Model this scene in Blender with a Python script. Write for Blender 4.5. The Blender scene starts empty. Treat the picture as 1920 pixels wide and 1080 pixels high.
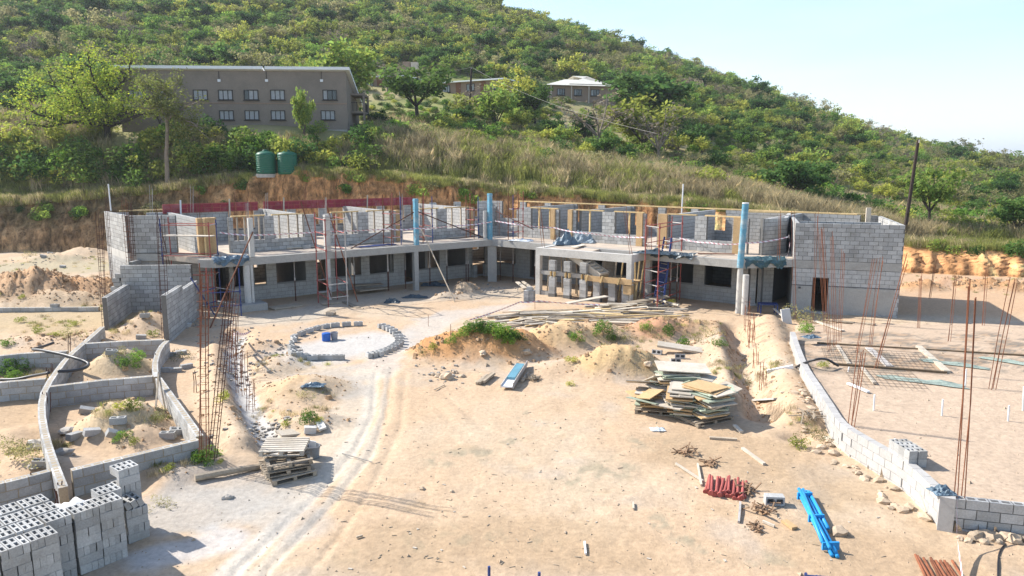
import bpy, math, random
import numpy as np
from mathutils import Vector, Matrix

R = math.radians
rng = np.random.default_rng(11)
rnd = random.Random(11)
scene = bpy.context.scene
COL = scene.collection

# ------------------------------------------------------------------ camera
F = 1371.0                      # focal length in pixels of a 1920 wide frame
CAMZ = 8.0
PITCH = math.atan(230.0 / F)
SP, CP = math.sin(PITCH), math.cos(PITCH)
cd = bpy.data.cameras.new('camera')
cam = bpy.data.objects.new('camera', cd)
COL.objects.link(cam)
cam.location = (0, 0, CAMZ)
cam.rotation_euler = (R(90) - PITCH, 0, 0)
cd.sensor_width = 36.0
cd.lens = 36.0 * F / 1920.0
cd.clip_start = 0.1
cd.clip_end = 20000
scene.camera = cam

# ------------------------------------------------------------------ sky, sun, exposure
SUN_AZ = Vector((-0.915, 0.405, 0)).normalized()      # horizontal direction towards the sun
SUN_EL = R(39)
world = bpy.data.worlds.new('World')
scene.world = world
world.use_nodes = True
wn = world.node_tree.nodes
wl = world.node_tree.links
wn.clear()
w_out = wn.new('ShaderNodeOutputWorld')
w_bg = wn.new('ShaderNodeBackground')
w_sky = wn.new('ShaderNodeTexSky')
w_sky.sky_type = 'NISHITA'
w_sky.sun_disc = False
w_sky.sun_elevation = SUN_EL
w_sky.sun_rotation = math.atan2(SUN_AZ.x, SUN_AZ.y)
w_sky.altitude = 400
w_sky.air_density = 1.0
w_sky.dust_density = 1.0
w_sky.ozone_density = 1.0
w_bg.inputs['Strength'].default_value = 0.115
w_tc = wn.new('ShaderNodeTexCoord'); w_mp = wn.new('ShaderNodeMapping'); w_mp.inputs['Scale'].default_value = (1.5, 1.5, 9)
w_nz = wn.new('ShaderNodeTexNoise'); w_nz.inputs['Scale'].default_value = 1.6; w_nz.inputs['Detail'].default_value = 5
w_mr = wn.new('ShaderNodeMapRange'); w_mr.inputs['From Min'].default_value = .45; w_mr.inputs['From Max'].default_value = .75; w_mr.inputs['To Max'].default_value = .16
w_hs = wn.new('ShaderNodeHueSaturation'); w_hs.inputs['Saturation'].default_value = .25; w_hs.inputs['Value'].default_value = 1.25
w_mx = wn.new('ShaderNodeMix'); w_mx.data_type = 'RGBA'        # faint streaks of high cloud
wl.new(w_tc.outputs['Generated'], w_mp.inputs['Vector']); wl.new(w_mp.outputs[0], w_nz.inputs['Vector']); wl.new(w_nz.outputs['Fac'], w_mr.inputs['Value'])
wl.new(w_sky.outputs[0], w_hs.inputs['Color']); wl.new(w_mr.outputs[0], w_mx.inputs[0]); wl.new(w_sky.outputs[0], w_mx.inputs[6]); wl.new(w_hs.outputs[0], w_mx.inputs[7])
wl.new(w_mx.outputs[2], w_bg.inputs['Color'])
wl.new(w_bg.outputs[0], w_out.inputs['Surface'])

sd = bpy.data.lights.new('sun', 'SUN')
sun = bpy.data.objects.new('sun', sd)
COL.objects.link(sun)
sd.energy = 3.9
sd.angle = R(0.53)
sd.color = (1.0, 0.955, 0.88)
sdir = Vector((SUN_AZ.x * math.cos(SUN_EL), SUN_AZ.y * math.cos(SUN_EL), math.sin(SUN_EL)))
sun.rotation_euler = sdir.to_track_quat('Z', 'Y').to_euler()
sun.location = (-60, 30, 60)

scene.view_settings.view_transform = 'Standard'
scene.view_settings.look = 'None'
scene.view_settings.gamma = 1.0
scene.view_settings.use_curve_mapping = False
scene.view_settings.exposure = 1.22
scene.cycles.use_denoising = True
scene.cycles.max_bounces = 6
scene.cycles.diffuse_bounces = 3
scene.cycles.transparent_max_bounces = 8
scene.cycles.volume_bounces = 0

# ------------------------------------------------------------------ picture-to-place helpers
def ray(px, py):
    u, v = (px - 960.0) / F, (py - 540.0) / F
    return u, CP - v * SP, -(SP + v * CP)

def G(px, py, z=0.0):
    """Point at height z seen at a pixel."""
    a, b, c = ray(px, py)
    t = (CAMZ - z) / -c
    return Vector((a * t, b * t, z))

def V(px, py, Y):
    """Point at forward distance Y seen at a pixel."""
    a, b, c = ray(px, py)
    t = Y / b
    return Vector((a * t, Y, CAMZ + c * t))

def ztop(py, Y):
    a, b, c = ray(960, py)
    return CAMZ + c * Y / b

def hit(px, py, p0, p1):
    """Distance along the plan line p0-p1 where a pixel's sight line crosses it."""
    a, b, c = ray(px, py)
    d = (Vector(p1).xy - Vector(p0).xy).normalized()
    p = Vector(p0).xy
    # p + s d = t (a,b)
    det = d.x * (-b) + a * d.y
    s = ((-p.x) * (-b) + a * (-p.y)) / det
    return s

# ------------------------------------------------------------------ noise
def _h(ix, iy, seed):
    n = (ix.astype(np.int64) * 374761393 + iy.astype(np.int64) * 668265263 + seed * 974711) & 0x7fffffff
    n = ((n ^ (n >> 13)) * 1274126177) & 0x7fffffff
    n = (n ^ (n >> 16)) & 0x7fffffff
    return n / 0x7fffffff

def vnoise(x, y, seed=0):
    x = np.asarray(x, float); y = np.asarray(y, float)
    ix, iy = np.floor(x), np.floor(y)
    fx, fy = x - ix, y - iy
    fx = fx * fx * (3 - 2 * fx); fy = fy * fy * (3 - 2 * fy)
    a = _h(ix, iy, seed); b = _h(ix + 1, iy, seed)
    c = _h(ix, iy + 1, seed); d = _h(ix + 1, iy + 1, seed)
    return (a + (b - a) * fx) * (1 - fy) + (c + (d - c) * fx) * fy

def fbm(x, y, seed=0, octv=4):
    s, a, f = 0.0, 0.5, 1.0
    for o in range(octv):
        s = s + a * (vnoise(np.asarray(x) * f, np.asarray(y) * f, seed + o * 17) - 0.5)
        a *= 0.5; f *= 2.03
    return s

def smooth(e0, e1, x):
    t = np.clip((x - e0) / (e1 - e0), 0, 1)
    return t * t * (3 - 2 * t)

# ------------------------------------------------------------------ materials
MATS = {}
def mat(name, col, rough=0.9, var=0.18, scale=2.0, fine=25.0, bump=0.15, rand=0.0, spec=0.25,
        metal=0.0, stain=None, stain_amt=0.0, stain_scale=1.2, trans=0.0):
    if name in MATS:
        return MATS[name]
    m = bpy.data.materials.new(name)
    m.use_nodes = True
    nt = m.node_tree; n = nt.nodes; l = nt.links
    b = n['Principled BSDF']
    b.inputs['Roughness'].default_value = rough
    b.inputs['Specular IOR Level'].default_value = spec
    b.inputs['Metallic'].default_value = metal
    geo = n.new('ShaderNodeNewGeometry')
    n1 = n.new('ShaderNodeTexNoise'); n1.inputs['Scale'].default_value = scale; n1.inputs['Detail'].default_value = 4
    n2 = n.new('ShaderNodeTexNoise'); n2.inputs['Scale'].default_value = fine; n2.inputs['Detail'].default_value = 3
    l.new(geo.outputs['Position'], n1.inputs['Vector']); l.new(geo.outputs['Position'], n2.inputs['Vector'])
    add = n.new('ShaderNodeMath'); add.operation = 'ADD'
    l.new(n1.outputs['Fac'], add.inputs[0]); l.new(n2.outputs['Fac'], add.inputs[1])
    mr = n.new('ShaderNodeMapRange')
    mr.inputs['From Min'].default_value = 0.65; mr.inputs['From Max'].default_value = 1.35
    mr.inputs['To Min'].default_value = 1 - var; mr.inputs['To Max'].default_value = 1 + var
    l.new(add.outputs[0], mr.inputs['Value'])
    val = mr.outputs[0]
    if rand:
        oi = n.new('ShaderNodeObjectInfo')
        r2 = n.new('ShaderNodeMapRange')
        r2.inputs['To Min'].default_value = 1 - rand; r2.inputs['To Max'].default_value = 1 + rand
        l.new(oi.outputs['Random'], r2.inputs['Value'])
        mu = n.new('ShaderNodeMath'); mu.operation = 'MULTIPLY'
        l.new(val, mu.inputs[0]); l.new(r2.outputs[0], mu.inputs[1])
        val = mu.outputs[0]
    vm = n.new('ShaderNodeVectorMath'); vm.operation = 'SCALE'
    vm.inputs[0].default_value = col[:3]
    l.new(val, vm.inputs['Scale'])
    cout = vm.outputs[0]
    if stain is not None:
        n3 = n.new('ShaderNodeTexNoise'); n3.inputs['Scale'].default_value = stain_scale; n3.inputs['Detail'].default_value = 6
        n3.inputs['Roughness'].default_value = 0.65
        l.new(geo.outputs['Position'], n3.inputs['Vector'])
        r3 = n.new('ShaderNodeMapRange'); r3.inputs['From Min'].default_value = 0.48; r3.inputs['From Max'].default_value = 0.68
        r3.inputs['To Max'].default_value = stain_amt
        l.new(n3.outputs['Fac'], r3.inputs['Value'])
        mx = n.new('ShaderNodeMix'); mx.data_type = 'RGBA'
        l.new(r3.outputs[0], mx.inputs[0]); l.new(cout, mx.inputs[6]); mx.inputs[7].default_value = (*stain[:3], 1)
        cout = mx.outputs[2]
    l.new(cout, b.inputs['Base Color'])
    if bump:
        bp = n.new('ShaderNodeBump'); bp.inputs['Strength'].default_value = bump; bp.inputs['Distance'].default_value = 0.03
        l.new(n2.outputs['Fac'], bp.inputs['Height']); l.new(bp.outputs[0], b.inputs['Normal'])
    if trans:
        out = n['Material Output']
        tr = n.new('ShaderNodeBsdfTranslucent'); l.new(cout, tr.inputs['Color'])
        ms = n.new('ShaderNodeMixShader'); ms.inputs[0].default_value = trans
        l.new(b.outputs[0], ms.inputs[1]); l.new(tr.outputs[0], ms.inputs[2]); l.new(ms.outputs[0], out.inputs['Surface'])
    MATS[name] = m
    return m

M_BLOCK = mat('concrete_block', (0.385, 0.38, 0.365), var=0.22, scale=1.5, fine=30, rand=0.2, bump=0.25, stain=(0.27, 0.25, 0.215), stain_amt=0.5, stain_scale=2.2)
M_MORTAR = mat('mortar', (0.15, 0.145, 0.135), var=0.14, scale=2, bump=0.3)
M_MORTAR_TAN = mat('tan_mortar', (0.33, 0.27, 0.19), var=0.2, scale=2, bump=0.3)
M_CONC = mat('cast_concrete', (0.38, 0.365, 0.335), var=0.16, scale=1.2, fine=14, bump=0.15, stain=(0.22, 0.2, 0.175), stain_amt=0.55)
M_CONC_LT = mat('pale_concrete', (0.52, 0.50, 0.46), var=0.15, scale=1.3, fine=14, stain=(0.33, 0.31, 0.28), stain_amt=0.5)
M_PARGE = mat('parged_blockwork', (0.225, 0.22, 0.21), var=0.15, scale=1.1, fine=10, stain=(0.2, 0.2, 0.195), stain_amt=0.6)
M_DAMP = mat('damp_course', (0.10, 0.10, 0.105), var=0.2)
M_SLABTOP = mat('dusty_slab', (0.46, 0.38, 0.30), var=0.2, scale=0.8, fine=9, stain=(0.30, 0.27, 0.24), stain_amt=0.7, stain_scale=0.7)
M_TIMBER = mat('yellow_timber', (0.55, 0.40, 0.20), var=0.25, scale=3, fine=18, rand=0.18)
M_WOOD_OLD = mat('weathered_wood', (0.33, 0.27, 0.20), var=0.28, scale=4, fine=20, rand=0.28)
M_WOOD_PALE = mat('pale_wood', (0.56, 0.49, 0.39), var=0.22, scale=3, fine=18, rand=0.22)
M_PLY = mat('plywood', (0.46, 0.31, 0.16), var=0.18, scale=2, fine=14, rand=0.1)
M_BOARD_PALE = mat('bleached_board', (0.48, 0.425, 0.35), var=0.15, scale=1.5, fine=12, rand=0.15, stain=(0.38, 0.31, 0.22), stain_amt=0.6)
M_BOARD_GREEN = mat('green_edged_board', (0.34, 0.38, 0.29), var=0.2, scale=2, rand=0.2)
M_RUST = mat('rusty_steel', (0.20, 0.075, 0.038), var=0.3, scale=4, rough=0.8, rand=0.25, bump=0)
M_REDSTEEL = mat('red_painted_steel', (0.33, 0.085, 0.07), var=0.25, scale=4, rough=0.6, rand=0.2, bump=0)
M_MAROON = mat('maroon_formwork', (0.27, 0.035, 0.055), var=0.25, scale=3, rough=0.7, stain=(0.36, 0.2, 0.2), stain_amt=0.6)
M_BLUESTEEL = mat('blue_painted_steel', (0.035, 0.055, 0.17), var=0.3, scale=4, rough=0.6, rand=0.2, bump=0)
M_GREYSTEEL = mat('galvanised_tube', (0.40, 0.37, 0.34), var=0.25, scale=5, rough=0.55, rand=0.2, bump=0)
M_LTBLUE = mat('light_blue_form', (0.12, 0.31, 0.42), var=0.2, scale=3, rough=0.55, stain=(0.38, 0.44, 0.45), stain_amt=0.85, stain_scale=2.5)
M_BLUEPIPE = mat('blue_plastic', (0.03, 0.29, 0.62), var=0.16, scale=3, rough=0.4, rand=0.08, bump=0)
M_BLUEDRUM = mat('blue_bucket_plastic', (0.03, 0.12, 0.42), var=0.12, rough=0.4, bump=0)
M_TEAL = mat('teal_painted_metal', (0.12, 0.27, 0.34), var=0.18, rough=0.5)
M_WHITE = mat('white_plastic', (0.74, 0.74, 0.74), var=0.06, rough=0.5, bump=0)
M_SACK = mat('white_sack', (0.76, 0.75, 0.75), var=0.08, rough=0.8)
M_TARP = mat('blue_grey_sheeting', (0.11, 0.16, 0.20), var=0.35, scale=4, rough=0.45, spec=0.4)
M_TARP_DK = mat('dark_sheeting', (0.04, 0.06, 0.075), var=0.35, scale=4, rough=0.45, spec=0.4)
M_TARP_LT = mat('pale_sheeting', (0.55, 0.58, 0.60), var=0.2, scale=4, rough=0.5)
M_BLACKPIPE = mat('black_poly_pipe', (0.018, 0.018, 0.022), var=0.2, rough=0.45, spec=0.5, bump=0)
M_ROCK = mat('pale_rock', (0.44, 0.34, 0.24), var=0.22, scale=3, fine=12, rand=0.2, bump=0.4)
M_GREYROCK = mat('grey_rubble', (0.36, 0.33, 0.29), var=0.25, scale=3, fine=12, rand=0.2, bump=0.4)
M_DUST = mat('cement_dust', (0.55, 0.54, 0.52), var=0.12, scale=1.2, fine=9, stain=(0.52, 0.46, 0.38), stain_amt=0.5)
M_TANK = mat('green_tank_plastic', (0.008, 0.105, 0.06), var=0.12, rough=0.45, spec=0.4, bump=0)
M_POLE = mat('creosoted_pole', (0.05, 0.035, 0.028), var=0.25, scale=4)
M_WIRE = mat('wire', (0.33, 0.31, 0.28), var=0.1, bump=0)
M_BARK = mat('bark', (0.085, 0.068, 0.052), var=0.3, scale=3, fine=14, bump=0.4)
M_BARK_PALE = mat('pale_bark', (0.20, 0.165, 0.13), var=0.3, scale=3, fine=14, bump=0.4)
M_PLASTER = mat('taupe_plaster', (0.235, 0.195, 0.16), var=0.1, scale=0.5, fine=8, bump=0.08, stain=(0.165, 0.14, 0.115), stain_amt=0.55, stain_scale=0.45)
M_PLASTER2 = mat('brown_plaster', (0.30, 0.21, 0.155), var=0.08, scale=0.6, fine=8, bump=0.08)
M_PALEWALL = mat('cream_plaster', (0.52, 0.44, 0.36), var=0.08, scale=0.6, fine=8, bump=0.08)
M_ROOFWHITE = mat('white_roof_sheet', (0.80, 0.80, 0.79), var=0.06, scale=1, rough=0.6, bump=0.05)
M_ROOFCREAM = mat('cream_roof_sheet', (0.60, 0.57, 0.49), var=0.07, scale=1, rough=0.6, bump=0.05)
M_FRAME = mat('dark_window_frame', (0.04, 0.035, 0.032), var=0.1, rough=0.5, bump=0)
M_GLASS = mat('window_glass', (0.035, 0.045, 0.055), var=0.1, rough=0.12, spec=0.6, bump=0)
M_CURTAIN = mat('pale_curtain', (0.38, 0.39, 0.40), var=0.2, scale=6, rough=0.8, bump=0)
M_DOORBROWN = mat('brown_door', (0.20, 0.085, 0.04), var=0.15, rough=0.6)

def tape_material():
    m = bpy.data.materials.new('barrier_tape'); m.use_nodes = True
    n = m.node_tree.nodes; l = m.node_tree.links
    b = n['Principled BSDF']; b.inputs['Roughness'].default_value = 0.5
    at = n.new('ShaderNodeUVMap')
    sx = n.new('ShaderNodeSeparateXYZ'); l.new(at.outputs[0], sx.inputs[0])
    md = n.new('ShaderNodeMath'); md.operation = 'FRACT'
    l.new(sx.outputs['X'], md.inputs[0])
    gt = n.new('ShaderNodeMath'); gt.operation = 'GREATER_THAN'; gt.inputs[1].default_value = 0.55
    l.new(md.outputs[0], gt.inputs[0])
    mx = n.new('ShaderNodeMix'); mx.data_type = 'RGBA'
    mx.inputs[6].default_value = (0.70, 0.67, 0.67, 1); mx.inputs[7].default_value = (0.48, 0.22, 0.25, 1)
    l.new(gt.outputs[0], mx.inputs[0]); l.new(mx.outputs[2], b.inputs['Base Color'])
    return m
M_TAPE = tape_material()

# ------------------------------------------------------------------ mesh builder
def wloc(o):
    v = Vector((0, 0, 0))
    while o is not None:
        v = v + o.location
        o = o.parent
    return v

def link_obj(name, me, parent=None, loc=None):
    o = bpy.data.objects.new(name, me)
    COL.objects.link(o)
    if parent is not None:
        o.parent = parent
    if loc is not None:
        o.location = loc
    return o

class MB:
    def __init__(self):
        self.v = []; self.f = []
    def add(self, vs, fs):
        k = len(self.v)
        self.v.extend([tuple(p) for p in vs])
        self.f.extend([tuple(i + k for i in f) for f in fs])
        return self
    def box(self, c, size, rz=0.0, M=None):
        hx, hy, hz = size[0] / 2, size[1] / 2, size[2] / 2
        c = Vector(c)
        ps = [Vector((sx * hx, sy * hy, sz * hz)) for sz in (-1, 1) for sy in (-1, 1) for sx in (-1, 1)]
        if M is None:
            M = Matrix.Rotation(rz, 3, 'Z') if rz else None
        ps = [c + (M @ p if M is not None else p) for p in ps]
        return self.add(ps, [(0, 2, 3, 1), (4, 5, 7, 6), (0, 1, 5, 4), (2, 6, 7, 3), (0, 4, 6, 2), (1, 3, 7, 5)])
    def span(self, x0, x1, y0, y1, z0, z1):
        return self.box(((x0 + x1) / 2, (y0 + y1) / 2, (z0 + z1) / 2), (x1 - x0, y1 - y0, z1 - z0))
    def beam(self, p0, p1, w, h, up=(0, 0, 1)):
        p0, p1 = Vector(p0), Vector(p1)
        d = p1 - p0; L = d.length
        if L < 1e-6: return self
        d.normalize()
        up = Vector(up)
        if abs(d.dot(up)) > 0.98: up = Vector((0, 1, 0))
        y = up.cross(d).normalized(); z = d.cross(y)
        M = Matrix((d, y, z)).transposed()
        return self.box((p0 + p1) / 2, (L, w, h), M=M)
    def cyl(self, p0, p1, r0, r1=None, n=8, caps=True):
        if r1 is None: r1 = r0
        p0, p1 = Vector(p0), Vector(p1)
        d = (p1 - p0).normalized()
        a = Vector((0, 0, 1)) if abs(d.z) < 0.9 else Vector((1, 0, 0))
        x = d.cross(a).normalized(); y = d.cross(x)
        vs = []
        for p, r in ((p0, r0), (p1, r1)):
            for i in range(n):
                t = 2 * math.pi * i / n
                vs.append(p + x * (math.cos(t) * r) + y * (math.sin(t) * r))
        fs = [(i, (i + 1) % n, n + (i + 1) % n, n + i) for i in range(n)]
        if caps:
            fs.append(tuple(reversed(range(n)))); fs.append(tuple(range(n, 2 * n)))
        return self.add(vs, fs)
    def tube(self, pts, r, n=6):
        pts = [Vector(p) for p in pts]
        rs = r if isinstance(r, (list, tuple)) else [r] * len(pts)
        vs = []; fs = []
        prevx = None
        for i, p in enumerate(pts):
            d = (pts[min(i + 1, len(pts) - 1)] - pts[max(i - 1, 0)]).normalized()
            if prevx is None:
                a = Vector((0, 0, 1)) if abs(d.z) < 0.9 else Vector((1, 0, 0))
                x = d.cross(a).normalized()
            else:
                x = (prevx - d * prevx.dot(d)).normalized()
            prevx = x
            y = d.cross(x)
            for k in range(n):
                t = 2 * math.pi * k / n
                vs.append(p + x * (math.cos(t) * rs[i]) + y * (math.sin(t) * rs[i]))
        for i in range(len(pts) - 1):
            for k in range(n):
                fs.append((i * n + k, i * n + (k + 1) % n, (i + 1) * n + (k + 1) % n, (i + 1) * n + k))
        fs.append(tuple(reversed(range(n)))); fs.append(tuple(range((len(pts) - 1) * n, len(pts) * n)))
        return self.add(vs, fs)
    def lathe(self, c, prof, n=20):
        c = Vector(c); vs = []; fs = []
        for r, z in prof:
            for k in range(n):
                t = 2 * math.pi * k / n
                vs.append(c + Vector((math.cos(t) * r, math.sin(t) * r, z)))
        for i in range(len(prof) - 1):
            for k in range(n):
                fs.append((i * n + k, i * n + (k + 1) % n, (i + 1) * n + (k + 1) % n, (i + 1) * n + k))
        fs.append(tuple(reversed(range(n)))); fs.append(tuple(range((len(prof) - 1) * n, len(prof) * n)))
        return self.add(vs, fs)
    def prism(self, poly, z0, z1):
        n = len(poly)
        area = sum(poly[i][0] * poly[(i + 1) % n][1] - poly[(i + 1) % n][0] * poly[i][1] for i in range(n))
        if area < 0: poly = list(reversed(poly))
        vs = [(p[0], p[1], z0) for p in poly] + [(p[0], p[1], z1) for p in poly]
        fs = [tuple(reversed(range(n))), tuple(range(n, 2 * n))]
        fs += [(i, (i + 1) % n, n + (i + 1) % n, n + i) for i in range(n)]
        return self.add(vs, fs)
    def mesh(self, name, m, origin=(0, 0, 0), smooth_=False):
        me = bpy.data.meshes.new(name)
        ox, oy, oz = origin
        me.from_pydata([(a - ox, b - oy, c - oz) for a, b, c in self.v], [], self.f)
        if m is not None: me.materials.append(m)
        if smooth_:
            me.polygons.foreach_set('use_smooth', [True] * len(me.polygons))
        me.update()
        return me
    def build(self, name, m, parent=None, smooth_=False, at=None, kind=None):
        """Child: verts are world positions, re-based on the parent. Top level: origin at `at`."""
        if parent is not None:
            o = link_obj(name, self.mesh(name, m, wloc(parent), smooth_), parent)
        else:
            org = Vector(at) if at is not None else Vector((0, 0, 0))
            o = link_obj(name, self.mesh(name, m, org, smooth_), None, org)
        if kind: o['kind'] = kind
        return o

def tag(o, label=None, cat=None, group=None, kind=None):
    if label: o['label'] = label
    if cat: o['category'] = cat
    if group: o['group'] = group
    if kind: o['kind'] = kind
    return o

def thing(name, label, cat, loc=(0, 0, 0), group=None):
    o = link_obj(name, None, None, Vector(loc))
    o.empty_display_size = 0.2
    return tag(o, label, cat, group)

def copy_tree(src, parent=None):
    c = src.copy(); COL.objects.link(c)
    c.parent = parent
    for ch in list(src.children):
        copy_tree(ch, c)
    return c

# ------------------------------------------------------------------ concrete block meshes (shared)
def solid_block_mesh(seed):
    r = random.Random(seed)
    b = MB().box((0, 0, 0), (1, 1, 1))
    b.v = [(x + r.uniform(-.012, .012), y + r.uniform(-.004, .004), z + r.uniform(-.02, .02)) for x, y, z in b.v]
    return b.mesh('block', M_BLOCK)
BLOCKS = [solid_block_mesh(i) for i in range(4)]

def hollow_block_mesh():
    """Unit block with two cores open at the top (sunk to 0.85 of the depth)."""
    vs = []; fs = []
    def q(*p):
        k = len(vs); vs.extend(p); fs.append(tuple(range(k, k + len(p))))
    h = .5
    q((-h, -h, -h), (-h, h, -h), (h, h, -h), (h, -h, -h))
    q((-h, -h, -h), (h, -h, -h), (h, -h, h), (-h, -h, h))
    q((h, h, -h), (-h, h, -h), (-h, h, h), (h, h, h))
    q((-h, h, -h), (-h, -h, -h), (-h, -h, h), (-h, h, h))
    q((h, -h, -h), (h, h, -h), (h, h, h), (h, -h, h))
    y = .28
    xs = [(-.42, -.07), (.07, .42)]
    q((-h, -h, h), (h, -h, h), (h, -y, h), (-h, -y, h))
    q((-h, y, h), (h, y, h), (h, h, h), (-h, h, h))
    for a, b in ((-h, -.42), (-.07, .07), (.42, h)):
        q((a, -y, h), (b, -y, h), (b, y, h), (a, y, h))
    d = -.4
    for a, b in xs:
        q((a, -y, h), (a, y, h), (a, y, d), (a, -y, d))
        q((b, y, h), (b, -y, h), (b, -y, d), (b, y, d))
        q((b, -y, h), (a, -y, h), (a, -y, d), (b, -y, d))
        q((a, y, h), (b, y, h), (b, y, d), (a, y, d))
        q((a, -y, d), (a, y, d), (b, y, d), (b, -y, d))
    me = bpy.data.meshes.new('hollow_block')
    me.from_pydata(vs, [], fs); me.materials.append(M_BLOCK); me.update()
    return me
HOLLOW = hollow_block_mesh()

def place_block(me, parent, c, size, rz, name='block'):
    o = bpy.data.objects.new(name, me); COL.objects.link(o)
    if parent is not None:
        o.parent = parent
        c = Vector(c) - wloc(parent)
    o.location = c; o.rotation_euler = (0, 0, rz); o.scale = size
    return o

COURSE, BLEN = 0.23, 0.46
class Budget:
    def __init__(self, n): self.n = n

def wall(parent, name, p0, p1, z0, z1, th=0.2, openings=(), budget=None, core=None, bricks=True,
         hollow_top=False, step=None, face=None):
    """Block wall from plan point p0 to p1. openings: (s0, s1, za, zb). Blocks are children of the wall core
    while the budget lasts, after that one joined sub-part. step(s) lowers the top along the wall."""
    p0, p1 = Vector(p0[:2]), Vector(p1[:2])
    d = p1 - p0; L = d.length; d.normalize()
    nrm = Vector((-d.y, d.x))
    rz = math.atan2(d.y, d.x)
    core = core or M_MORTAR
    zt = lambda s: z1 if step is None else step(s)
    sb = sorted({0.0, L} | {min(max(s, 0), L) for o in openings for s in o[:2]} |
                ({round(i * BLEN / 2, 4) for i in range(1, int(L / BLEN * 2) + 1)} if step else set()))
    zb = sorted({z0, z1} | {min(max(z, z0), z1) for o in openings for z in o[2:]})
    mb = MB()
    for a, b in zip(sb, sb[1:]):
        if b - a < 1e-4: continue
        m = (a + b) / 2
        run = None
        segs = []
        for za, zc in zip(zb, zb[1:]):
            zm = (za + zc) / 2
            if any(o[0] <= m <= o[1] and o[2] <= zm <= o[3] for o in openings):
                continue
            if segs and abs(segs[-1][1] - za) < 1e-6: segs[-1][1] = zc
            else: segs.append([za, zc])
        for za, zc in segs:
            zc = min(zc, zt(m)) - (0.012 if bricks else 0)
            if zc <= za + .01: continue
            c = p0 + d * m
            mb.box((c.x, c.y, (za + zc) / 2), (b - a, th - (.016 if bricks else 0), zc - za), rz)
    w = mb.build(name, core if bricks else (face or core), parent)
    if not bricks: return w
    left = MB()
    rows = int(round((z1 - z0) / COURSE))
    ch = (z1 - z0) / max(rows, 1)
    for k in range(rows):
        za, zc = z0 + k * ch, z0 + (k + 1) * ch
        zm = (za + zc) / 2
        cuts = [(o[0], o[1]) for o in openings if o[2] - .02 <= zm <= o[3] + .02]
        s = -BLEN / 2 if k % 2 else 0.0
        while s < L:
            a, b = max(s, 0), min(s + BLEN, L)
            s += BLEN
            ivs = [(a, b)]
            for ca, cb in cuts:
                nx = []
                for x, y in ivs:
                    if cb <= x or ca >= y: nx.append((x, y)); continue
                    if ca > x: nx.append((x, ca))
                    if cb < y: nx.append((cb, y))
                ivs = nx
            for x, y in ivs:
                if y - x < .07 or zc > zt((x + y) / 2) + .03: continue
                c = p0 + d * ((x + y) / 2)
                size = (y - x - .022, th + rnd.uniform(-.003, .004), ch - .023)
                pos = (c.x, c.y, zm)
                if budget is not None and budget.n > 0:
                    budget.n -= 1
                    top = hollow_top and zc + ch > zt((x + y) / 2) + .03
                    place_block(HOLLOW if top else BLOCKS[rnd.randrange(4)], w, pos, size, rz + rnd.uniform(-.006, .006))
                else:
                    left.box(pos, size, rz)
    if left.v:
        left.build('blockwork', M_BLOCK, w, kind='stuff')
    return w
# ================================================================== terrain
TB = np.array([-1.3, -.9, -.62, -.45, -.29, -.15, 0, .1, .25, .39, .54, .7, 1.3])
YB = np.array([66, 67, 68, 68.2, 68.4, 68.2, 67.5, 66, 62.5, 58.5, 55, 52.5, 50])       # foot of the cut bank
ZB = np.array([4.2, 4.4, 4.9, 6.2, 7.6, 6.9, 5.7, 5.4, 4.7, 3.8, 1.9, 1.7, 1.5])        # height of its top
TT = np.array([-1.3, -.9, -.7, -.35, 0, .25, .44, .55, .7, 1.3])
TY = np.array([72, 78, 85, 105, 130, 170, 220, 300, 360, 450])
TZ = np.array([
    [6, 7, 8, 10.2, 7.6, 6.2, 3.6, 2.2, 2.2, 2],
    [9, 10, 11.3, 13.0, 9.2, 6.8, 4.0, 2.6, 2.3, 2],
    [11, 11.5, 12.5, 13.6, 10.4, 7, 4.5, 3, 2.5, 2],
    [16, 15, 15.5, 16.5, 14.5, 11, 6.5, 4.5, 3, 2],
    [24, 23, 23, 23, 20.5, 15.5, 9.5, 6, 3.8, 2],
    [42, 40, 39, 37, 32, 23, 14, 8.5, 5, 2],
    [66, 63, 60, 57, 48, 32, 18.5, 11, 6, 2],
    [125, 122, 118, 102, 65.5, 43, 22, 11, 3, 0],
    [155, 150, 145, 122, 62, 36, 18, 8, 2, 0],
    [165, 160, 150, 125, 60, 25, 10, 5, 2, 0]], float)
_td = np.linspace(-1.3, 1.3, 131); _yd = np.linspace(72, 450, 190)
_tmp = np.array([np.interp(_td, TT, r) for r in TZ])
TABLE = np.array([np.interp(_yd, TY, _tmp[:, j]) for j in range(len(_td))]).T
for _ in range(12):
    p = np.pad(TABLE, 1, mode='edge')
    TABLE = (p[1:-1, 1:-1] * 2 + p[:-2, 1:-1] + p[2:, 1:-1] + p[1:-1, :-2] + p[1:-1, 2:]) / 6

def table(t, y):
    ti = np.clip((t + 1.3) / 2.6 * 130, 0, 129.999); yi = np.clip((y - 72) / 378 * 189, 0, 188.999)
    a, b = ti.astype(int), yi.astype(int); fa, fb = ti - a, yi - b
    return ((TABLE[b, a] * (1 - fa) + TABLE[b, a + 1] * fa) * (1 - fb) +
            (TABLE[b + 1, a] * (1 - fa) + TABLE[b + 1, a + 1] * fa) * fb)

BANKW = 2.4
def bank_y(t):
    return np.interp(t, TB, YB) + 1.3 * fbm(t * 60, t * 3 + 4, 5, 4)
def bank_z(t):
    return np.interp(t, TB, ZB) + 0.5 * fbm(t * 40, t * 2 + 9, 6, 3)

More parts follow.
